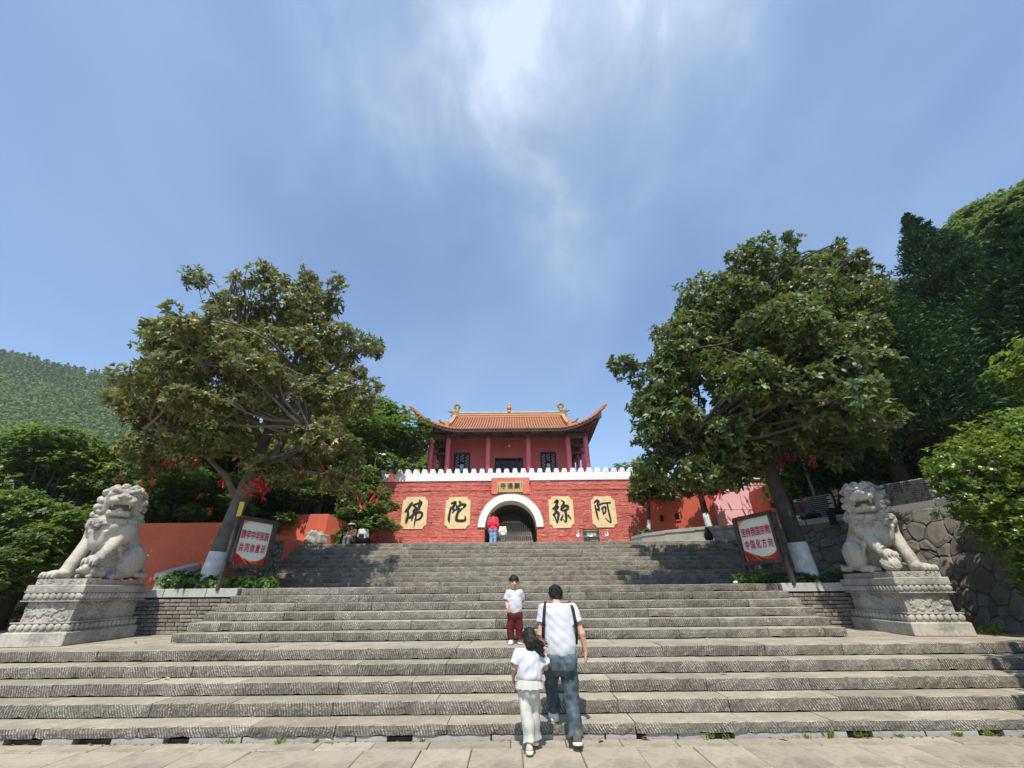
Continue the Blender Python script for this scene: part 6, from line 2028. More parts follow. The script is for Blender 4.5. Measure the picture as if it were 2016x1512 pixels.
# ------------------------------------------------------------------ heritage plaque with steel rail, rocks, lamps
t = thing('heritage_plaque', (3.56, 19.8, Z_T), 'black stone plaque with pale lettering before the gate wall', 'plaque')
q = MB(); q.bbox(3.22, 3.95, 19.8, 19.9, Z_T, 4.06); st_ = bevel(q.build('stone', M['plaque'], t), .008)
for i in range(9): 
    q = MB(); x = 3.30 + .065 * i; q.bbox(x, x + .035, 19.792, 19.802, 3.955, 3.99); q.build('small_writing', M['plaqueyellow'], st_)
for i, c in enumerate('显通寺'): text_on('character', c, .145, M['plaquetext'], st_, (3.44 + .15 * i, 19.796, 3.80), bold=.004)
for r_ in range(2):
    q = MB()
    for i in range(6 if r_ == 0 else 5): q.bbox(3.52 + .06 * i, 3.555 + .06 * i, 19.793, 19.802, 3.54 - .07 * r_, 3.565 - .07 * r_)
    q.build('small_writing', M['plaqueyellow'], st_)
t = thing('steel_rail', (3.6, 19.35, Z_T), 'low stainless steel rail in front of the black plaque', 'rail')
for x in (2.92, 4.22):
    for y in (19.3, 19.75):
        q = MB(); q.tube([(x, y, Z_T), (x, y, Z_T + .72)], .020, 8); q.sphere((x, y, Z_T + .74), .030, 8, 6); q.build('post', M['steel'], t, smooth=True)
for z in (.50, .12):
    q = MB(); q.tube([(2.92, 19.3, Z_T + z), (4.22, 19.3, Z_T + z)], .02, 8); q.build('bar', M['steel'], t, smooth=True)
for x in (2.92, 4.22):
    q = MB(); q.tube([(x, 19.3, Z_T + .5), (x, 19.75, Z_T + .5)], .018, 8); q.build('side_bar', M['steel'], t, smooth=True)
def rock(label, c, r, seed, group=None):
    q = SDF(Vector(c) - Vector(r) * 1.5, Vector(c) + Vector(r) * 1.6, max(r) / 26)
    rr = random.Random(seed)
    for i in range(7):
        q.box((c[0] + rr.uniform(-.5, .5) * r[0], c[1] + rr.uniform(-.4, .4) * r[1], c[2] + rr.uniform(-.2, .45) * r[2]), (r[0] * rr.uniform(.3, .55), r[1] * rr.uniform(.4, .7), r[2] * rr.uniform(.3, .6)), .02, RZ(rr.uniform(0, 3)) @ RX(rr.uniform(-.5, .5)), .04)
    q.ripple(max(r) * .03, 9 / max(r), seed)
    return tag(q.build('rock', M['rock']), label, 'rock', group)
rock('pale craggy rock in front of the red screen wall', (-7.85, 17.1, 3.35), (.52, .3, .38), 3)
rock('small brown stones beside the planter at the gate corner', (5.15, 19.3, 3.30), (.32, .2, .12), 5)
rock('small broken stones right of the steel rail', (4.65, 19.2, 3.26), (.22, .15, .10), 6)
rock('yellowish stone lying at the planter end', (5.42, 18.9, 3.30), (.13, .1, .10), 8)
t = thing('street_lamp', (-11.45, 13.3, 1.5), 'black street lamp post rising behind the orange red wall', 'street lamp')
q = MB(); q.lathe((-11.45, 13.3, 1.5), [(.13, 0), (.13, 2.2), (.10, 2.35), (.10, 2.9), (.055, 3.0), (.05, 6.2)], 12); q.build('pole', M['ironblack'], t, smooth=True)
q = MB(); q.lathe((-11.45, 13.3, 3.76), [(.112, 0), (.112, .22)], 12); q.build('pale_band', M['steel'], t, smooth=True)
q = MB(); q.tube([(-11.45, 13.3, 7.6), (-11.45, 12.9, 7.8), (-11.4, 12.4, 7.8)], .035, 8); q.sphere((-11.4, 12.3, 7.76), (.14, .3, .07), 10, 6); q.build('lamp_head', M['ironblack'], t, smooth=True)
t = thing('slim_lamp', (-7.05, 19.9, 5), 'slim pale lamp with curved neck beside the battlements', 'street lamp')
q = MB(); q.tube([(-6.92, 20.0, 4.5), (-6.92, 20, 7.5), (-6.88, 19.95, 7.7), (-6.76, 19.9, 7.78), (-6.6, 19.9, 7.74)], .03, 8); q.build('pole', M['steel'], t, smooth=True)
q = MB(); q.sphere((-6.52, 19.9, 7.72), (.13, .07, .05), 10, 6); q.build('lamp_head', M['lamp'], t, smooth=True)
t = thing('utility_pole', (11.3, 15.3, 3.3), 'thin grey pole standing right of the orange pier', 'pole')
q = MB(); q.tube([(11.5, 15.8, 3.3), (11.5, 15.8, 9)], [.06, .05], 8); q.build('pole', M['concrete'], t, smooth=True)

# small white trunked trees on the terrace
for i, (x, y, lean, h, lab, n) in enumerate(((6.15, 19.7, .35, 2.6, 'small tree with thin white trunk at the gate corner', 520), (8.2, 17.9, -.10, 2.3, 'tree with thick white trunk in the curved planter', 700))):
    tk = [(x - .02, y, 3.3, .12 + .05 * i), (x, y, 3.6, .085 + .05 * i), (x + lean * .4, y, 4.4, .075 + .05 * i), (x + lean * .7, y, 5.0, .07 + .05 * i), (x + lean, y, 3.4 + h, .05 + .03 * i)]
    lo = [(x + lean + .1, y - .1, 6.1, .9, .8, .6), (x + lean - .5, y - .2, 5.6, .6, .6, .45), (x + lean + .7, y, 5.7, .7, .6, .5)]
    tree_from('small_tree', (x, y, 3.5), lab, 'tree', 'small trees on the terrace', tk, lo, n, 7, .19, .08, M['magnolia2'], M['barkdark'], 80 + i, .3, 20, white=1.15)
low_shrub('dark round shrub at the foot of the small tree by the gate', [(5.95, 19.3, 3.72, .42, .3, .22)], 220, 76)

# ------------------------------------------------------------------ red prayer ribbons
def ribbon_mesh(seed, L):
    rr = random.Random(seed); V = []; F = []
    for s in range(rr.choice([2, 3, 3])):
        x, y, z = rr.uniform(-.02, .02), rr.uniform(-.02, .02), 0
        w = rr.uniform(.022, .04); dx = rr.uniform(-.35, .35); dy = rr.uniform(-.3, .3); b = len(V); n = 6; a = rr.uniform(0, 3.14)
        for i in range(n + 1):
            t_ = i / n
            px = x + dx * L * t_ + .02 * math.sin(5 * t_ + s); py = y + dy * L * t_; pz = -L * t_ * rr.uniform(.85, 1.0)
            aa = a + t_ * 1.6
            V += [(px - w * math.cos(aa), py - w * math.sin(aa), pz), (px + w * math.cos(aa), py + w * math.sin(aa), pz)]
        for i in range(n): F.append((b + 2 * i, b + 2 * i + 1, b + 2 * i + 3, b + 2 * i + 2))
    q = MB(); q.sphere((0, 0, 0), (.045, .04, .04), 6, 4); nb = len(V); V += q.v; F += [tuple(k + nb for k in f) for f in q.f]
    me = bpy.data.meshes.new('ribbon'); me.from_pydata(V, [], F); me.materials.append(M['ribbon']); return me
ribs = [ribbon_mesh(i, .30 + .05 * (i % 4)) for i in range(8)]
def put_ribbons(pts, label, group, sc=1.0):
    for i, p in enumerate(pts):
        o = bpy.data.objects.new('prayer_ribbon', ribs[i % 8]); COL.objects.link(o)
        o.location = p; o.rotation_euler = (random.uniform(-.3, .3), random.uniform(-.4, .4), random.uniform(0, 6)); k = .62 * sc * random.uniform(.7, 1.25); o.scale = (k, k, k)
        tag(o, label, 'ribbon', group)
rr = random.Random(12)
pl_ = []
for (x, y, z, n, s) in ((-6.9, 10.72, 4.0, 7, .22), (-6.75, 10.7, 4.15, 6, .16), (-6.5, 10.7, 4.6, 3, .12), (-9.3, 10.5, 5.0, 5, .3), (-8.6, 10.5, 4.85, 4, .25), (-7.05, 10.8, 5.6, 4, .2), (-6.6, 10.75, 5.8, 3, .12), (-5.4, 10.55, 5.15, 3, .2),
                        (-4.9, 10.9, 4.45, 3, .25), (-6.0, 10.6, 4.5, 2, .2), (-10.4, 10.8, 4.3, 4, .3), (-9.4, 11, 4.2, 4, .3), (-8.2, 11, 3.7, 3, .2), (-7.9, 11.2, 4.3, 3, .2)):
    for i in range(n): pl_.append((x + rr.gauss(0, s), y + rr.gauss(0, .12), z + rr.gauss(0, s * .6)))
put_ribbons(pl_, 'red prayer ribbon tied to a branch of the left magnolia', 'red ribbons in the left magnolia')
q = MB()
for k in range(5):
    c = Vector((-7.0, 10.83, 3.93)).lerp(Vector((-6.62, 10.76, 4.5)), k / 5)
    d_ = Vector((.38, -.07, .57)).normalized(); u_ = d_.cross(Vector((0, 1, 0))).normalized(); v_ = d_.cross(u_)
    q.tube([c + (u_ * math.cos(a) + v_ * math.sin(a)) * .195 for a in np.linspace(0, 6.283, 15)], .02, 5)
tag(q.build('ribbon_wrap', M['ribbon']), 'red ribbons wound round the right fork of the left magnolia', 'ribbon')
pr2 = []
for (x, y, z, n, s) in ((-4.6, 16.2, 5.6, 4, .3), (-5.4, 16.4, 5.0, 6, .35), (-6.3, 16.5, 5.0, 4, .3)):
    for i in range(n): pr2.append((x + rr.gauss(0, s), y + rr.gauss(0, .12), z + rr.gauss(0, s * .6)))
put_ribbons(pr2, 'red prayer ribbon among the low branches before the screen wall', 'red ribbons by the screen wall', 1.2)
pr3 = []
for (x, y, z, n, s) in ((8.3, 14.0, 5.4, 16, .45), (9.6, 13.9, 5.6, 14, .5), (8.0, 17.6, 5.3, 14, .35), (8.6, 17.4, 5.6, 10, .35), (6.6, 19.4, 5.2, 6, .3), (13.0, 14.0, 6.2, 16, .4), (14.6, 14.0, 6.5, 16, .4), (15.6, 13.9, 7.0, 14, .5), (17.5, 12.0, 8.0, 22, .6), (18.4, 12.0, 8.1, 18, .5)):
    for i in range(n): pr3.append((x + rr.gauss(0, s), y + rr.gauss(0, .15), z + rr.gauss(0, s * .3)))
put_ribbons(pr3, 'red prayer ribbon in the shade under the right trees', 'red ribbons under the right trees', 1.35)
# ------------------------------------------------------------------ people
def vv(*a): return np.array(a, float)
def hand(s, wrist, dirv, palm_n, side, sc=1.0, curl=.5):
    """palm, four unequal bent fingers and a thumb; dirv: fingers' direction, palm_n: palm normal, side: +1/-1 thumb side"""
    d = vv(*dirv) / np.linalg.norm(dirv); n = vv(*palm_n); n = n - d * (n @ d); n = n / np.linalg.norm(n)
    w = np.cross(d, n) * side
    wrist = vv(*wrist)
    p0 = wrist + d * .012 * sc; p1 = wrist + d * .085 * sc
    for k in (-1, 0, 1): s.cap(p0 + w * k * .018 * sc, p1 + w * k * .026 * sc, .017 * sc, .015 * sc, .008)
    for i, (off, L) in enumerate(((.034, .066), (.012, .076), (-.011, .070), (-.033, .054))):
        a = p1 + w * off * sc
        c = curl * (1 + .12 * i)
        d1 = d * math.cos(c * .6) + n * math.sin(c * .6); d2 = d * math.cos(c * 1.5) + n * math.sin(c * 1.5)
        b = a + d1 * L * .5 * sc; e = b + d2 * L * .5 * sc
        s.cap(a, b, .0095 * sc, .0088 * sc, .002); s.cap(b, e, .0088 * sc, .007 * sc, .002)
    t0 = p0 + w * .026 * sc; t1 = t0 + (d * .6 + w * .7 + n * .35) * .04 * sc; t2 = t1 + (d * .9 + n * .4) * .034 * sc
    s.cap(t0, t1, .014 * sc, .011 * sc, .004); s.cap(t1, t2, .011 * sc, .009 * sc, .003)
def head(s, c, r, face, tilt=0.0, up=None):
    """r: half head height; face: unit vector the face looks along"""
    f = Vector(face).normalized(); u = Vector((0, 0, 1))
    x = f.cross(u).normalized(); u = x.cross(f)
    rot = Matrix((x, f, u)).transposed()
    C = Vector(c)
    P = lambda a, b, z: C + x * (a * r) + f * (b * r) + u * (z * r)
    s.ell(P(0, -.06, .16), (.70 * r, .84 * r, .80 * r), rot, .01)
    s.ell(P(0, .16, -.32), (.56 * r, .60 * r, .64 * r), rot, .02)
    s.ell(P(0, .40, -.74), (.28 * r, .28 * r, .22 * r), rot, .02)
    s.cap(P(0, .74, .02), P(0, .92, -.26), .07 * r, .13 * r, .01)
    for k in (-1, 1):
        s.ell(P(k * .12, .82, -.27), (.09 * r, .09 * r, .07 * r), rot, .006)
        s.ell(P(k * .72, -.02, -.10), (.09 * r, .19 * r, .26 * r), rot, .006)
        s.ell(P(k * .28, .70, .06), (.15 * r, .10 * r, .09 * r), rot, .008, 'sub')
        s.cap(P(k * .12, .78, .16), P(k * .44, .66, .17), .06 * r, .05 * r, .01)
    return P, rot
def hairdo(s, P, r, rot, style):
    s.ell(P(0, -.10, .24), (.79 * r, .90 * r, .83 * r), rot, .01)
    if style == 'short':
        s.ell(P(0, -.34, -.06), (.72 * r, .60 * r, .62 * r), rot, .02)
        s.ell(P(0, -.40, -.42), (.62 * r, .46 * r, .55 * r), rot, .02)
        s.plane_cut(P(0, -.55, -.92), (P(0, -.55, -1.92) - P(0, -.55, -.92)) / r)
    elif style == 'bowl':
        s.ell(P(0, .30, .42), (.66 * r, .50 * r, .42 * r), rot, .02)
        s.ell(P(0, -.30, -.06), (.74 * r, .62 * r, .60 * r), rot, .02)
    elif style == 'long':
        s.ell(P(0, -.36, -.25), (.76 * r, .62 * r, .85 * r), rot, .02)
    elif style == 'bun':
        s.ell(P(0, -.35, .0), (.74 * r, .62 * r, .66 * r), rot, .02); s.ell(P(0, -1.0, .30), (.30 * r, .28 * r, .28 * r), rot, .02)
def strands(parent, P, r, n, style, seed):
    """fine locks lying over the hair so that its outline is uneven"""
    rg_ = np.random.default_rng(seed)
    B = []; D = []; N = []
    o = P(0, 0, 0)
    while len(B) < n:
        d = unit(rg_.normal(size=(1, 3)))[0]
        if d[2] < (-.55 if style != 'bowl' else -.2) or (d[1] > .35 and d[2] < .45): continue
        p = P(d[0] * .76, d[1] * .88 - .10, d[2] * .81 + .24)
        q = P(d[0] * .80 , d[1] * .92 - .12 - .1, d[2] * .81 - .25)
        B.append(p); D.append((q - p) + Vector(rg_.normal(size=3) * r * .12)); N.append((p - o))
    m = len(B)
    V, F = leaves_arrays(np.array(B), np.array(D), np.array(N), rg_.uniform(.35, .75, m) * r, rg_.uniform(.05, .11, m) * r, rg_.uniform(-.02, .12), rg_)
    o_ = np_obj('hair_lock', V, F, M['hair'], parent); o_['kind'] = 'stuff'
def fig_bounds(J, pad=.28):
    a = np.array([p for p in J], float); return a.min(0) - pad, a.max(0) + pad

def shoe(name, heel, toe, w, h, up, mat, parent, sole=True):
    a, b = vv(*heel), vv(*toe); d = (b - a) / np.linalg.norm(b - a)
    s = SDF(np.minimum(a, b) - .16, np.maximum(a, b) + .18, .006)
    u = vv(*up); u = u - d * (u @ d); u = u / np.linalg.norm(u)
    s.cap(a + u * h * .55 + d * w * .5, b + u * h * .36 - d * w * .5, w * .50, w * .50, .01)
    s.cap(a + u * h * .9 + d * w * .55, a + u * h * 1.25 + d * w * .65, w * .44, w * .42, .02)
    s.cap(a + u * h * .9 + d * w * .8, b + u * h * .5 - d * w * .9, w * .36, w * .34, .02)
    s.plane_cut(a + u * .004, -u)
    o = s.build(name, mat, parent)
    if sole:
        q = SDF(np.minimum(a, b) - .16, np.maximum(a, b) + .16, .006)
        q.cap(a + u * .02 + d * w * .45, b + u * .02 - d * w * .55, w * .56, w * .56, .004)
        q.plane_cut(a + u * .030, u); q.plane_cut(a, -u)
        q.build('sole', M['sole'], o)
    return o

# ---- man walking up, seen from behind
def person_man():
    t = thing('person', (.55, 5.85, 0), 'man in white T-shirt and faded jeans climbing the lower steps hand in hand', 'person')
    hC = (.545, 6.03, 1.485); face = (-.10, .86, -.50)
    sh = [(.375, 5.90, 1.335), (.725, 5.89, 1.33)]
    el = [(.325, 5.87, 1.05), (.825, 5.84, 1.06)]
    wr = [(.365, 5.84, .86), (.862, 5.86, .865)]
    hip = [(.47, 5.86, .80), (.64, 5.84, .80)]
    kn = [(.445, 6.13, .52), (.655, 5.85, .42)]
    an = [(.475, 6.13, .235), (.665, 5.70, .10)]
    lo, hi = fig_bounds([hC, *sh, *el, *wr, *an], .22); lo[2] = .1; lo[2] = -.02
    s = SDF(lo, hi, .0072)
    r = .112
    P, rot = head(s, hC, r, face)
    s.cap((.548, 5.90, 1.33), (.546, 5.985, 1.42), .062, .056, .02)
    s.cap((.55, 5.90, 1.25), (.55, 5.87, .95), .085, .09, .04)
    s.cap(hip[0], hip[1], .10, .10, .03)
    for i in (0, 1):
        s.cap((.55, 5.90, 1.29), sh[i], .05, .05, .03)
        s.cap(sh[i], el[i], .047, .040, .02); s.cap(el[i], wr[i], .041, .026, .015)
        s.cap(hip[i], kn[i], .075, .055, .03); s.cap(kn[i], an[i], .05, .036, .02)
    hand(s, wr[0], (.08, -.12, -1), (.8, .3, 0), -1, .92, .75)
    hand(s, wr[1], (-.02, .10, -1), (-.8, .3, 0), 1, .96, .55)
    s.build('body', M['skin'], t)
    h_ = SDF(vv(*hC) - .2, vv(*hC) + .2, .006)
    hairdo(h_, P, r, rot, 'short'); h_.ripple(.005, 80, 3); ho = h_.build('hair', M['hair'], t); strands(ho, P, r, 260, 'short', 1)
    c = SDF((.2, 5.6, .72), (.95, 6.15, 1.50), .008)
    c.cap((.46, 5.90, 1.27), (.64, 5.90, 1.27), .095, .095, .05)
    c.cap((.44, 5.895, 1.315), (.66, 5.89, 1.315), .068, .068, .05); c.cap((.548, 5.90, 1.32), (.547, 5.95, 1.40), .078, .070, .03)
    c.ell((.555, 5.885, 1.09), (.195, .125, .26), k=.06)
    c.ell((.56, 5.865, .92), (.185, .13, .20), k=.06)
    for i in (0, 1):
        m = vv(*sh[i]) * .42 + vv(*el[i]) * .58
        c.cap(sh[i], m, .070, .078, .03, flat=True)
    c.ripple(.009, 24, 5, (1, 1, .55)); c.ripple(.0045, 52, 9, (1, 1, .6))
    c.plane_cut((.55, 5.86, .812), (.06, 0, -1))
    c.plane_cut((.55, 5.90, 1.385), (0, .25, 1))
    sh_o = c.build('t_shirt', M['tee'], t)
    j = SDF((.25, 5.4, .02), (.95, 6.45, .95), .008)
    j.cap((.50, 5.865, .78), (.62, 5.855, .78), .125, .125, .05)
    j.ell((.49, 5.80, .735), (.085, .09, .10), k=.04); j.ell((.635, 5.785, .735), (.085, .09, .10), k=.04)
    for i, (r0, r1, r2) in enumerate(((.105, .082, .070), (.105, .085, .078))):
        j.cap(hip[i], kn[i], r0, r1, .04); e = vv(*an[i]) + vv(0, .0, .0); j.cap(kn[i], e, r1, r2, .03, flat=True)
    j.ripple(.009, 24, 11, (1, 1, 1.4)); j.ripple(.005, 58, 12, (1, 1, 2))
    j.plane_cut((.55, 5.86, .86), (0, 0, 1))
    jo = j.build('jeans', M['jeans'], t)
    for x in (.475, .64):
        q = MB(); q.box((x, 5.705 if x < .55 else 5.69, .745), (.085, .012, .095), rot=RX(R(12))); q.v = [(v[0], v[1] + .008, v[2]) for v in q.v]; bevel(q.build('back_pocket', M['jeans'], jo), .004)
    shoe('shoe', (.475, 6.07, .153), (.455, 6.35, .153), .092, .075, (0, 0, 1), M['shoewhite'], t)
    shoe('shoe', (.665, 5.585, .06), (.685, 5.86, -.0), .094, .08, (0, .2, 1), M['shoedark'], t)
    # rucksack worn on the chest: straps over the shoulders, bag in front
    b = SDF((.3, 5.9, .8), (.85, 6.3, 1.4), .010)
    b.box((.565, 6.10, 1.04), (.165, .075, .20), .05, k=.02); b.ripple(.004, 30, 4)
    bo = b.build('rucksack', M['strap'], t)
    for sx, x in ((-1, .405), (1, .705)):
        st = SDF((.2, 5.65, .7), (.95, 6.3, 1.5), .008)
        pts = [(x + sx * .005, 6.03, 1.25), (x, 5.97, 1.395), (x + sx * .005, 5.88, 1.405), (x + sx * .028, 5.80, 1.33), (x + sx * .045, 5.77, 1.20), (x + sx * .055, 5.80, 1.06), (x + sx * .055, 5.90, .95), (x + sx * .05, 6.04, .92)]
        for a, q_ in zip(pts[:-1], pts[1:]):
            for k in (-1, 0, 1): st.cap((a[0] + k * .011, a[1], a[2]), (q_[0] + k * .011, q_[1], q_[2]), .0085, .0085, .004)
        st.build('shoulder_strap', M['strap'], bo)
    return t
person_man()

def person_girl():
    t = thing('person', (.16, 5.6, 0), 'girl with black ponytail in white T-shirt and ivory trousers on the pavement', 'person')
    hC = (.175, 5.66, 1.045); face = (-.05, .97, -.22); r = .098
    sh = [(.055, 5.61, .90), (.275, 5.61, .90)]; el = [(.005, 5.60, .745), (.355, 5.66, .745)]; wr = [(-.015, 5.70, .66), (.372, 5.76, .83)]
    wr[1] = (.375, 5.775, .80)
    hip = [(.11, 5.61, .56), (.22, 5.61, .56)]; kn = [(.125, 5.59, .33), (.21, 5.66, .32)]; an = [(.15, 5.55, .10), (.215, 5.72, .10)]
    lo, hi = fig_bounds([hC, *sh, *el, *wr, *an], .18); lo[2] = 0
    s = SDF(lo, hi, .0068)
    P, rot = head(s, hC, r, face)
    s.cap((.17, 5.62, .90), (.175, 5.645, .98), .042, .040, .02)
    s.cap((.165, 5.61, .84), (.165, 5.61, .62), .06, .065, .03); s.cap(hip[0], hip[1], .05, .05, .03)
    for i in (0, 1):
        s.cap((.165, 5.61, .88), sh[i], .034, .034, .02)
        s.cap(sh[i], el[i], .036, .032, .02); s.cap(el[i], wr[i], .032, .022, .012)
        s.cap(hip[i], kn[i], .046, .040, .02); s.cap(kn[i], an[i], .038, .030, .02)
    hand(s, wr[0], (-.1, .5, -.7), (1, 0, .2), -1, .68, .6)
    hand(s, wr[1], (.05, .5, .6), (-1, .2, 0), 1, .66, .9)
    s.build('body', M['skin'], t)
    h_ = SDF(vv(*hC) - vv(.2, .3, .34), vv(*hC) + vv(.36, .2, .2), .006)
    hairdo(h_, P, r, rot, 'long')
    h_.ell((.19, 5.575, .99), (.065, .05, .085), k=.02)
    for k in range(11):      # loose ponytail blown to the right
        a = random.uniform(0, 1)
        h_.cap((.20 + .012 * (k % 3), 5.56, 1.05 - .006 * k), (.27 + .010 * (k % 4), 5.55, 1.03 - .014 * k), .026, .016, .008)
        h_.cap((.27 + .010 * (k % 4), 5.55, 1.03 - .014 * k), (.315 + .012 * ((k * 3) % 4), 5.54, .985 - .013 * k), .016, .004, .004)
    h_.ripple(.005, 85, 6, (1, 1, .4)); ho = h_.build('hair', M['hair'], t); strands(ho, P, r, 220, 'long', 2)
    rg_ = np.random.default_rng(5); m_ = 90; bb = np.tile(np.array([.24, 5.555, 1.02]), (m_, 1)) + rg_.normal(size=(m_, 3)) * np.array([.035, .012, .03])
    V, F = leaves_arrays(bb, np.tile(np.array([.75, -.1, -.55]), (m_, 1)) + rg_.normal(size=(m_, 3)) * .28, np.tile(np.array([0, -1., 0]), (m_, 1)), rg_.uniform(.06, .14, m_), rg_.uniform(.004, .009, m_), .15, rg_)
    lk = np_obj('loose_lock', V, F, M['hair'], ho); lk['kind'] = 'stuff'
    c = SDF((-.15, 5.4, .55), (.5, 5.9, 1.02), .0072)
    c.cap((.10, 5.615, .875), (.235, 5.615, .875), .07, .07, .04); c.ell((.165, 5.605, .76), (.15, .105, .16), k=.05); c.ell((.17, 5.60, .67), (.145, .11, .08), k=.03)
    for i in (0, 1):
        m = vv(*sh[i]) * .25 + vv(*el[i]) * .75
        c.cap(sh[i], m, .058, .074, .03, flat=True)
    c.ripple(.007, 34, 15, (1, 1, .55)); c.ripple(.0035, 70, 35); c.plane_cut((.16, 5.6, .640), (0, 0, -1)); c.cap((.17, 5.615, .89), (.173, 5.635, .94), .056, .052, .02); c.plane_cut((.17, 5.62, .937), (0, .2, 1))
    c.build('t_shirt', M['tee'], t)
    p = SDF((-.05, 5.3, .02), (.4, 5.95, .72), .0072)
    p.cap((.135, 5.61, .56), (.195, 5.61, .56), .092, .092, .04)
    p.ell((.165, 5.575, .53), (.10, .072, .09), k=.05)
    p.cap(hip[0], kn[0], .078, .062, .02); p.cap(kn[0], an[0], .062, .070, .015, flat=True)
    p.cap(hip[1], kn[1], .075, .058, .02); p.cap(kn[1], an[1], .058, .066, .015, flat=True)
    p.ripple(.009, 28, 16, (1, 1, 1.6)); p.ripple(.004, 70, 17); p.plane_cut((.16, 5.6, .64), (0, 0, 1))
    po = p.build('trousers', M['ivory'], t)
    f = MB(); n = 36; V = []; F = []
    for i in range(n):
        a = 2 * math.pi * i / n; w = .5 + .5 * math.cos(a * 12)
        for z, rr_ in ((.648, .116), (.61, .124 + .010 * w), (.568, .130 + .020 * w)):
            V.append((.165 + rr_ * 1.12 * math.cos(a), 5.605 + rr_ * .92 * math.sin(a), z - (.006 * w if z < .6 else 0)))
    for i in range(n):
        j = (i + 1) % n
        for k in range(2): F.append((i * 3 + k, i * 3 + k + 1, j * 3 + k + 1, j * 3 + k))
    f.add(V, F); f.build('waist_frill', M['ivory'], po, smooth=True)
    shoe('shoe', (.145, 5.47, .02), (.15, 5.66, .0), .072, .058, (0, 0, 1), M['shoe'], t)
    shoe('shoe', (.215, 5.68, .04), (.215, 5.87, .0), .072, .055, (0, .1, 1), M['shoe'], t)
person_girl()

def person_boy():
    t = thing('person', (.0, 7.9, Z_A), 'small boy in white T-shirt and maroon trousers facing down the steps', 'person')
    B = Z_A
    hC = (.0, 7.89, B + .925); face = (.12, -.98, -.10); r = .108
    sh = [(-.095, 7.90, B + .765), (.105, 7.91, B + .765)]; el = [(-.135, 7.91, B + .62), (.145, 7.97, B + .63)]; wr = [(-.115, 7.82, B + .53), (.09, 8.06, B + .56)]
    hip = [(-.045, 7.91, B + .44), (.065, 7.91, B + .44)]; kn = [(-.064, 7.90, B + .24), (.080, 7.91, B + .24)]; an = [(-.054, 7.89, B + .07), (.080, 7.92, B + .07)]
    lo, hi = fig_bounds([hC, *sh, *el, *wr, *an], .18); lo[2] = B
    s = SDF(lo, hi, .0068)
    P, rot = head(s, hC, r, face)
    s.cap((.005, 7.91, B + .76), (.003, 7.90, B + .84), .042, .040, .02)
    s.cap((.005, 7.91, B + .70), (.005, 7.91, B + .50), .055, .06, .03); s.cap(hip[0], hip[1], .07, .07, .03)
    for i in (0, 1):
        s.cap((.005, 7.91, B + .745), sh[i], .030, .028, .02)
        s.cap(sh[i], el[i], .030, .029, .01); s.cap(el[i], wr[i], .029, .021, .012)
        s.cap(hip[i], kn[i], .050, .042, .02); s.cap(kn[i], an[i], .040, .030, .02)
    hand(s, wr[0], (.1, -.4, -.9), (1, 0, 0), 1, .66, .8); hand(s, wr[1], (-.8, .3, -.3), (0, 1, .2), 1, .66, .6)
    bd = s.build('body', M['skin'], t)
    for k in (-1, 1):
        q = MB(); q.sphere(P(k * .28, .70, .03), (r * .11, r * .06, r * .045), 8, 5, rot); q.build('eye', M['eye'], bd, smooth=True)
        q = MB(); q.tube([P(k * .14, .80, .19), P(k * .30, .775, .235), P(k * .46, .68, .20)], .0045, 5); q.build('eyebrow', M['hair'], bd)
    q = MB(); q.tube([P(-.16, .74, -.50), P(0, .79, -.50), P(.16, .74, -.50)], [.003, .007, .003], 6); q.build('mouth', M['lip'], bd, smooth=True)
    h_ = SDF(vv(*hC) - .2, vv(*hC) + .2, .006); hairdo(h_, P, r, rot, 'bowl'); h_.ripple(.003, 80, 23, (1, 1, .3))
    h_.plane_cut(P(0, .6, .30), (P(0, .25, -.97) - P(0, 0, 0)) / r) if False else None
    # fringe and sides trimmed above brow and ear
    h_.box(P(0, .94, -.78), (r * 1.1, r * .72, r * .78), .01, rot, .01, 'sub')
    ho = h_.build('hair', M['hair'], t); strands(ho, P, r, 200, 'bowl', 3)
    c = SDF((-.3, 7.7, B + .36), (.35, 8.15, B + .9), .0072)
    c.cap((-.055, 7.91, B + .745), (.065, 7.91, B + .745), .065, .065, .04); c.ell((.005, 7.905, B + .63), (.125, .095, .16), k=.05); c.ell((.008, 7.905, B + .50), (.125, .10, .12), k=.05)
    for i in (0, 1):
        m = vv(*sh[i]) * .2 + vv(*el[i]) * .8; c.cap(sh[i], m, .052, .064, .03, flat=True)
    c.ripple(.0065, 34, 25, (1, 1, .6)); c.ripple(.003, 70, 36); c.plane_cut((0, 7.9, B + .425), (0, 0, -1)); c.cap((.005, 7.91, B + .75), (.003, 7.90, B + .80), .056, .052, .02); c.plane_cut((0, 7.9, B + .80), (0, -.2, 1))
    c.build('t_shirt', M['tee'], t)
    p = SDF((-.25, 7.7, B + .02), (.3, 8.1, B + .55), .0072)
    p.cap((-.02, 7.91, B + .42), (.04, 7.91, B + .42), .10, .10, .04)
    for i in (0, 1): p.cap(hip[i], kn[i], .068, .066, .02); p.cap(kn[i], an[i], .066, .054, .012, flat=True)
    p.ripple(.006, 30, 26, (1, 1, .8)); p.plane_cut((0, 7.9, B + .47), (0, 0, 1)); p.build('trousers', M['maroon'], t)
    shoe('shoe', (-.04, 7.95, B + .003), (-.075, 7.775, B + .003), .068, .055, (0, 0, 1), M['shoewhite'], t); shoe('shoe', (.075, 7.96, B + .003), (.105, 7.79, B + .003), .068, .055, (0, 0, 1), M['shoedark'], t)
person_boy()

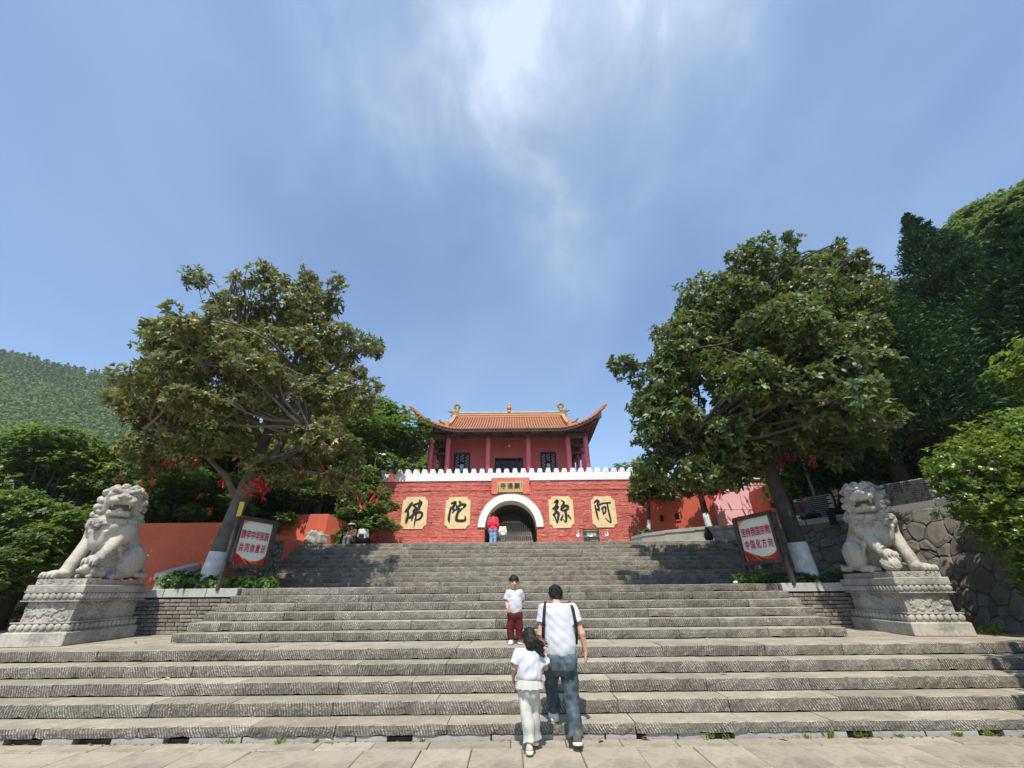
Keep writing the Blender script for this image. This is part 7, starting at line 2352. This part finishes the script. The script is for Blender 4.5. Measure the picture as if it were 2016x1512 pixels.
def simple_person(loc, label, H, face, top, bottom, hair, hairstyle, pose='stand', group=None, yaw=0, topname='jacket', hat=None):
    """smaller, farther figures; local frame faces +y, turned by yaw"""
    t = thing('person', loc, label, 'person', group, yaw, local=True)
    r = H * .068 if H > 1.3 else H * .085
    s_ = H / 1.68
    if pose == 'stand':
        hz = H - r * .98; shz = H * .815; hpz = H * .51
        sh = [(-.17 * s_, 0, shz), (.17 * s_, 0, shz)]; el = [(-.225 * s_, -.02, H * .64), (.225 * s_, -.02, H * .64)]; wr = [(-.22 * s_, .06 * s_, H * .49), (.22 * s_, .06 * s_, H * .49)]
        hip = [(-.085 * s_, 0, hpz), (.085 * s_, 0, hpz)]; kn = [(-.09 * s_, .03 * s_, H * .28), (.09 * s_, -.01, H * .28)]; an = [(-.09 * s_, 0, .08 * s_), (.09 * s_, -.06 * s_, .08 * s_)]
        ft = [((-.09 * s_, -.07 * s_, 0), (-.10 * s_, .17 * s_, 0)), ((.09 * s_, -.13 * s_, 0), (.10 * s_, .11 * s_, 0))]
        hC = (0, .02 * s_, hz)
    else:       # seated, origin at the seat, legs hanging forward
        hpz = .09; shz = .52 * s_; hC = (0, .14 * s_, .72 * s_)
        sh = [(-.17 * s_, .03, shz), (.17 * s_, .03, shz)]; el = [(-.21 * s_, .10, .27 * s_), (.21 * s_, .10, .27 * s_)]; wr = [(-.08 * s_, .31 * s_, .22 * s_), (.09 * s_, .31 * s_, .22 * s_)]
        hip = [(-.09 * s_, 0, hpz), (.09 * s_, 0, hpz)]; kn = [(-.10 * s_, .42 * s_, .12), (.10 * s_, .42 * s_, .12)]; an = [(-.10 * s_, .44 * s_, -.30 * s_), (.10 * s_, .44 * s_, -.30 * s_)]
        ft = [((-.10 * s_, .38 * s_, -.36 * s_), (-.10 * s_, .60 * s_, -.36 * s_)), ((.10 * s_, .38 * s_, -.36 * s_), (.10 * s_, .60 * s_, -.36 * s_))]
    lo, hi = fig_bounds([hC, *sh, *el, *wr, *an], .2)
    s = SDF(lo, hi, .011)
    P, rot = head(s, hC, r, face)
    top_c = vv(0, (sh[0][1]), shz)
    s.cap(top_c, vv(*hC) - vv(0, 0, r * .7), .05 * s_, .048 * s_, .02); s.cap(top_c - vv(0, 0, .05), (0, 0, hpz + .05), .11 * s_, .11 * s_, .04)
    for i in (0, 1):
        s.cap(top_c, sh[i], .05 * s_, .05 * s_, .02); s.cap(sh[i], el[i], .042 * s_, .038 * s_, .02); s.cap(el[i], wr[i], .038 * s_, .026 * s_, .01)
        s.cap(hip[i], kn[i], .07 * s_, .055 * s_, .03); s.cap(kn[i], an[i], .05 * s_, .035 * s_, .02)
        dd = vv(*wr[i]) - vv(*el[i]); hand(s, wr[i], dd, (1 if i == 0 else -1, .2, 0), 1 if i else -1, max(.75, s_), .6)
    s.build('body', M['skin'], t)
    h_ = SDF(vv(*hC) - 2.2 * r, vv(*hC) + 2 * r, .009); hairdo(h_, P, r, rot, hairstyle); h_.ripple(.003, 60, 2); h_.build('hair', M[hair], t)
    if hairstyle == 'bowl': pass
    c = SDF(lo, hi, .011)
    c.cap(vv(*sh[0]) * .6 + top_c * .4, vv(*sh[1]) * .6 + top_c * .4, .085 * s_, .085 * s_, .05)
    mid = (top_c + vv(0, 0, hpz)) / 2
    c.ell((0, mid[1] + .0, mid[2] + .06 * s_), (.19 * s_, .135 * s_, .22 * s_), k=.06); c.ell((0, 0, hpz + .06 * s_), (.175 * s_, .135 * s_, .13 * s_), k=.05)
    for i in (0, 1): c.cap(sh[i], el[i], .068 * s_, .062 * s_, .03); c.cap(el[i], vv(*el[i]) * .12 + vv(*wr[i]) * .88, .062 * s_, .046 * s_, .02, flat=True)
    c.ripple(.007, 22, 5); c.plane_cut((0, 0, hpz - .03 * s_), (0, 0, -1)); c.plane_cut((0, 0, shz + .075 * s_), (0, 0, 1))
    c.build(topname, M[top], t)
    p = SDF(lo, hi, .011)
    p.cap(hip[0], hip[1], .115 * s_, .115 * s_, .04)
    for i in (0, 1): p.cap(hip[i], kn[i], .098 * s_, .075 * s_, .04); p.cap(kn[i], an[i], .075 * s_, .066 * s_, .02, flat=True)
    p.ripple(.006, 24, 7); p.build('trousers', M[bottom], t)
    for a, b in ft: shoe('shoe', a, b, .09 * s_, .07 * s_, (0, 0, 1), M['shoedark'], t, False)
    if hat:
        q = MB(); q.lathe(P(0, -.05, .35), [(r * 1.55, -.01), (r * 1.6, .01), (r * .9, .03), (r * .82, r * .65), (r * .5, r * .8), (0, r * .82)], 18); q.build('sun_hat', M[hat], t, smooth=True)
    return t
simple_person((-.92, 19.5, Z_T), 'adult in red jacket and blue jeans walking into the arch', 1.62, (.12, 1, -.15), 'redjacket', 'bluejean', 'hair', 'bun')
simple_person((-.48, 19.35, Z_T), 'small child in cream jacket beside the adult in red', 1.12, (.1, 1, -.1), 'cream', 'greycloth', 'hair', 'long')
simple_person((-6.75, 18.0, Z_T + .22), 'person with white sun hat seated at the top left of the steps', 1.5, (.5, -.6, -.5), 'browncloth', 'greycloth', 'hair', 'short', 'sit', 'people seated by the screen wall', R(170), 'shirt', 'paper')
simple_person((-6.28, 17.9, Z_T + .20), 'person in white and black top seated with back to the steps', 1.5, (-.3, 1, -.4), 'tee', 'darkcloth', 'hair', 'short', 'sit', 'people seated by the screen wall', R(5), 'shirt')
q = SDF((-6.45, 17.6, 3.4), (-6.1, 17.95, 3.75), .012); q.box((-6.28, 17.76, 3.56), (.10, .06, .12), .04); q.build('rucksack', M['strap']); tag(bpy.data.objects['rucksack.001'] if 'rucksack.001' in bpy.data.objects else bpy.data.objects['rucksack'], 'small black rucksack on the back of the seated person', 'bag')
simple_person((9.50, 13.72, 3.50), 'woman with long dark hair in grey and brown top sitting on the coping', 1.62, (.95, .1, -.15), 'greycloth', 'darkcloth', 'hair', 'long', 'sit', 'people seated on the right wall', R(-75), 'top')
simple_person((10.10, 12.72, 3.50), 'person in black jacket bending over while sitting on the coping', 1.72, (-.95, .2, -.35), 'darkcloth', 'darkcloth', 'hair', 'short', 'sit', 'people seated on the right wall', R(65))
s = SDF((9.0, 13.4, 3.5), (9.7, 14.1, 4.15), .012); s.box((9.30, 13.68, 3.86), (.06, .12, .15), .04); o = s.build('shoulder_bag', M['browncloth']); tag(o, 'brown bag on the back of the woman sitting on the coping', 'bag')

# ------------------------------------------------------------------ wooded hill far left
def hill_z(x, y):
    rid = 128 + (-295 - x) * .285 if x < -150 else 128 - 41.3 - ((x + 150) * .62)
    rid = max(0, rid)
    f = min(1, max(0, (y - 70) / 130))
    return rid * (f ** .9) - 3
nx, ny = 50, 26
xs_ = np.linspace(-520, 90, nx); ys_ = np.linspace(60, 330, ny)
def hz_(x, y):
    z = hill_z(x, min(y, 200)) - max(0, (y - 205)) * .4
    return z + 5 * mnoise.noise((x * .018, y * .018, 1.3)) + 1.5 * mnoise.noise((x * .06, y * .06, 4))
V = [(x, y, hz_(x, y)) for x in xs_ for y in ys_]
F = [(i * ny + j, (i + 1) * ny + j, (i + 1) * ny + j + 1, i * ny + j + 1) for i in range(nx - 1) for j in range(ny - 1)]
tag(np_obj('hill', V, np.array(F), M['terrain'], None, True), kind='structure')
rg = np.random.default_rng(90)
n = 21000
X = rg.uniform(-430, -60, n); Y = 62 + 152 * rg.random(n) ** .75
ok = (X / Y < -.62) & (X / Y > -1.95)
X, Y = X[ok], Y[ok]
Z = np.array([hz_(x, y) for x, y in zip(X, Y)])
cone = rg.random(len(X)) < .12 + .6 * (Y > 180)
rad = rg.uniform(1.3, 2.7, len(X)) * (.45 + .55 * Y / 200)
per = 22
d = unit(rg.normal(size=(len(X), per, 3)).reshape(-1, 3)).reshape(len(X), per, 3)
d[..., 2] = np.abs(d[..., 2])
hgt = np.where(cone, 2.1, 1.0)[:, None]
kx = np.where(cone[:, None], .8 - .7 * d[..., 2], 1)
Pp = np.stack([X[:, None] + d[..., 0] * rad[:, None] * kx, Y[:, None] + d[..., 1] * rad[:, None] * kx, Z[:, None] + .4 + d[..., 2] * rad[:, None] * hgt * 1.1], 2).reshape(-1, 3)
dd = d.reshape(-1, 3); m = len(Pp)
ax = unit(np.cross(dd, rg.normal(size=dd.shape)) + dd * .35)
sz = (np.repeat(rad, per) * rg.uniform(.40, .75, m))[:, None]
si = unit(np.cross(ax, dd + rg.normal(size=dd.shape) * .4))
V = np.stack([Pp - ax * sz * .5, Pp - si * sz * .32, Pp + ax * sz * .5, Pp + si * sz * .32], 1).reshape(-1, 3)
F = (np.arange(m) * 4)[:, None] + np.array([[0, 1, 2, 3]])
o = np_obj('hill_wood', V, F, M['hillleaf']); tag(o, kind='stuff')
print('hill crowns', len(X))

# ------------------------------------------------------------------ small things: weeds, fallen leaves, litter
def weed(loc, label, seed, s=1.0):
    rg_ = np.random.default_rng(seed); n_ = 16
    P = np.tile(np.array(loc), (n_, 1)) + rg_.normal(size=(n_, 3)) * np.array([.05, .02, .0]) * s
    D = rg_.normal(size=(n_, 3)) * np.array([.7, .4, .1]) + np.array([0, -.15, .75]); 
    V, F = leaves_arrays(P, D, rg_.normal(size=(n_, 3)), rg_.uniform(.06, .15, n_) * s, rg_.uniform(.014, .035, n_) * s, .3, rg_)
    tag(np_obj('weed', V, F, M['glossy']), label, 'weed', 'weeds at the foot of the lowest step')
for i, x in enumerate((-1.07, -3.3, -2.7, 2.22, 2.42, 3.33, 3.62, 3.95, 4.4, 5.1, 5.45)):
    weed((x, 6.02 - .01 * (i % 3), .0), 'small green weed sprouting in the joint below the lowest step', 200 + i, .45 + .1 * (i % 4))
weed((8.75, 8.75, .76), 'taller weed at the foot of the rubble wall beside the right lion', 230, 2.2)
bpy.data.objects['weed.011']['group'] = ''
del bpy.data.objects['weed.011']['group']
def fleaf(loc, rz, mat, label, s=1.0):
    V, F = leaves_arrays(np.array([loc]), np.array([[math.cos(rz), math.sin(rz), .08]]), np.array([[0, 0.1, 1.0]]), np.array([.12 * s]), np.array([.05 * s]), .12)
    tag(np_obj('fallen_leaf', V, F, M[mat]), label, 'leaf', 'fallen leaves on the steps')
zl = [0] + lowZ + midZ
for i, (x, y, z, mt) in enumerate(((-5.1, 8.3, Z_A, 'fallen'), (3.3, 8.2, Z_A, 'fallen'), (-4.9, 7.0, .455, 'fallen'), (-5.05, 7.05, .455, 'fallen'), (-8.0 + 1.2, 8.6, Z_A, 'fallenb'), (2.9, 7.0, .455, 'fallenb'), (-2.3, 5.95, .01, 'fallenb'), (-2.1, 5.97, .01, 'fallen'), (1.0, 5.98, .01, 'fallenb'), (3.0, 5.99, .01, 'fallenb'), (8.6, 8.35, Z_A, 'fallen'), (8.75, 8.3, Z_A, 'fallen'), (1.55, 5.97, .01, 'fallenb'))):
    fleaf((x, y, z + .012), i * 1.3, mt, 'dry fallen leaf lying on the stone, %s' % ('yellow' if mt == 'fallen' else 'brown'))
q = SDF((4.9, 10.2, 1.6), (5.2, 10.5, 1.8), .008); q.ell((5.05, 10.33, 1.66), (.055, .04, .03)); q.ripple(.008, 60, 2)
tag(q.build('paper_scrap', M['paper']), 'crumpled white paper on the top step before the right signboard', 'litter')
dg = MB()
rr = random.Random(4)
for i in range(150):
    x = rr.uniform(-6, 6); y = 6.03 - abs(rr.gauss(0, .03)); s_ = rr.uniform(.006, .016)
    dg.box((x, y, s_ * .3 - .002), (s_ * 2, s_, s_ * .6), rr.uniform(0, 3))
tag(dg.build('debris', M['fallenb']), kind='stuff')

# ------------------------------------------------------------------ the air
hzb = MB(); hzb.bbox(-640, 330, -80, 520, -1.7, 170)
ho_ = hzb.build('haze'); ho_['kind'] = 'stuff'
hm = bpy.data.materials.new('haze_air'); hm.use_nodes = True
ht = hm.node_tree; ht.nodes.clear()
hv = ht.nodes.new('ShaderNodeVolumePrincipled'); hv.inputs['Color'].default_value = (.82, .88, .96, 1); hv.inputs['Density'].default_value = .00042; hv.inputs['Anisotropy'].default_value = .2
hout = ht.nodes.new('ShaderNodeOutputMaterial'); ht.links.new(hv.outputs[0], hout.inputs['Volume'])
ho_.data.materials.append(hm)
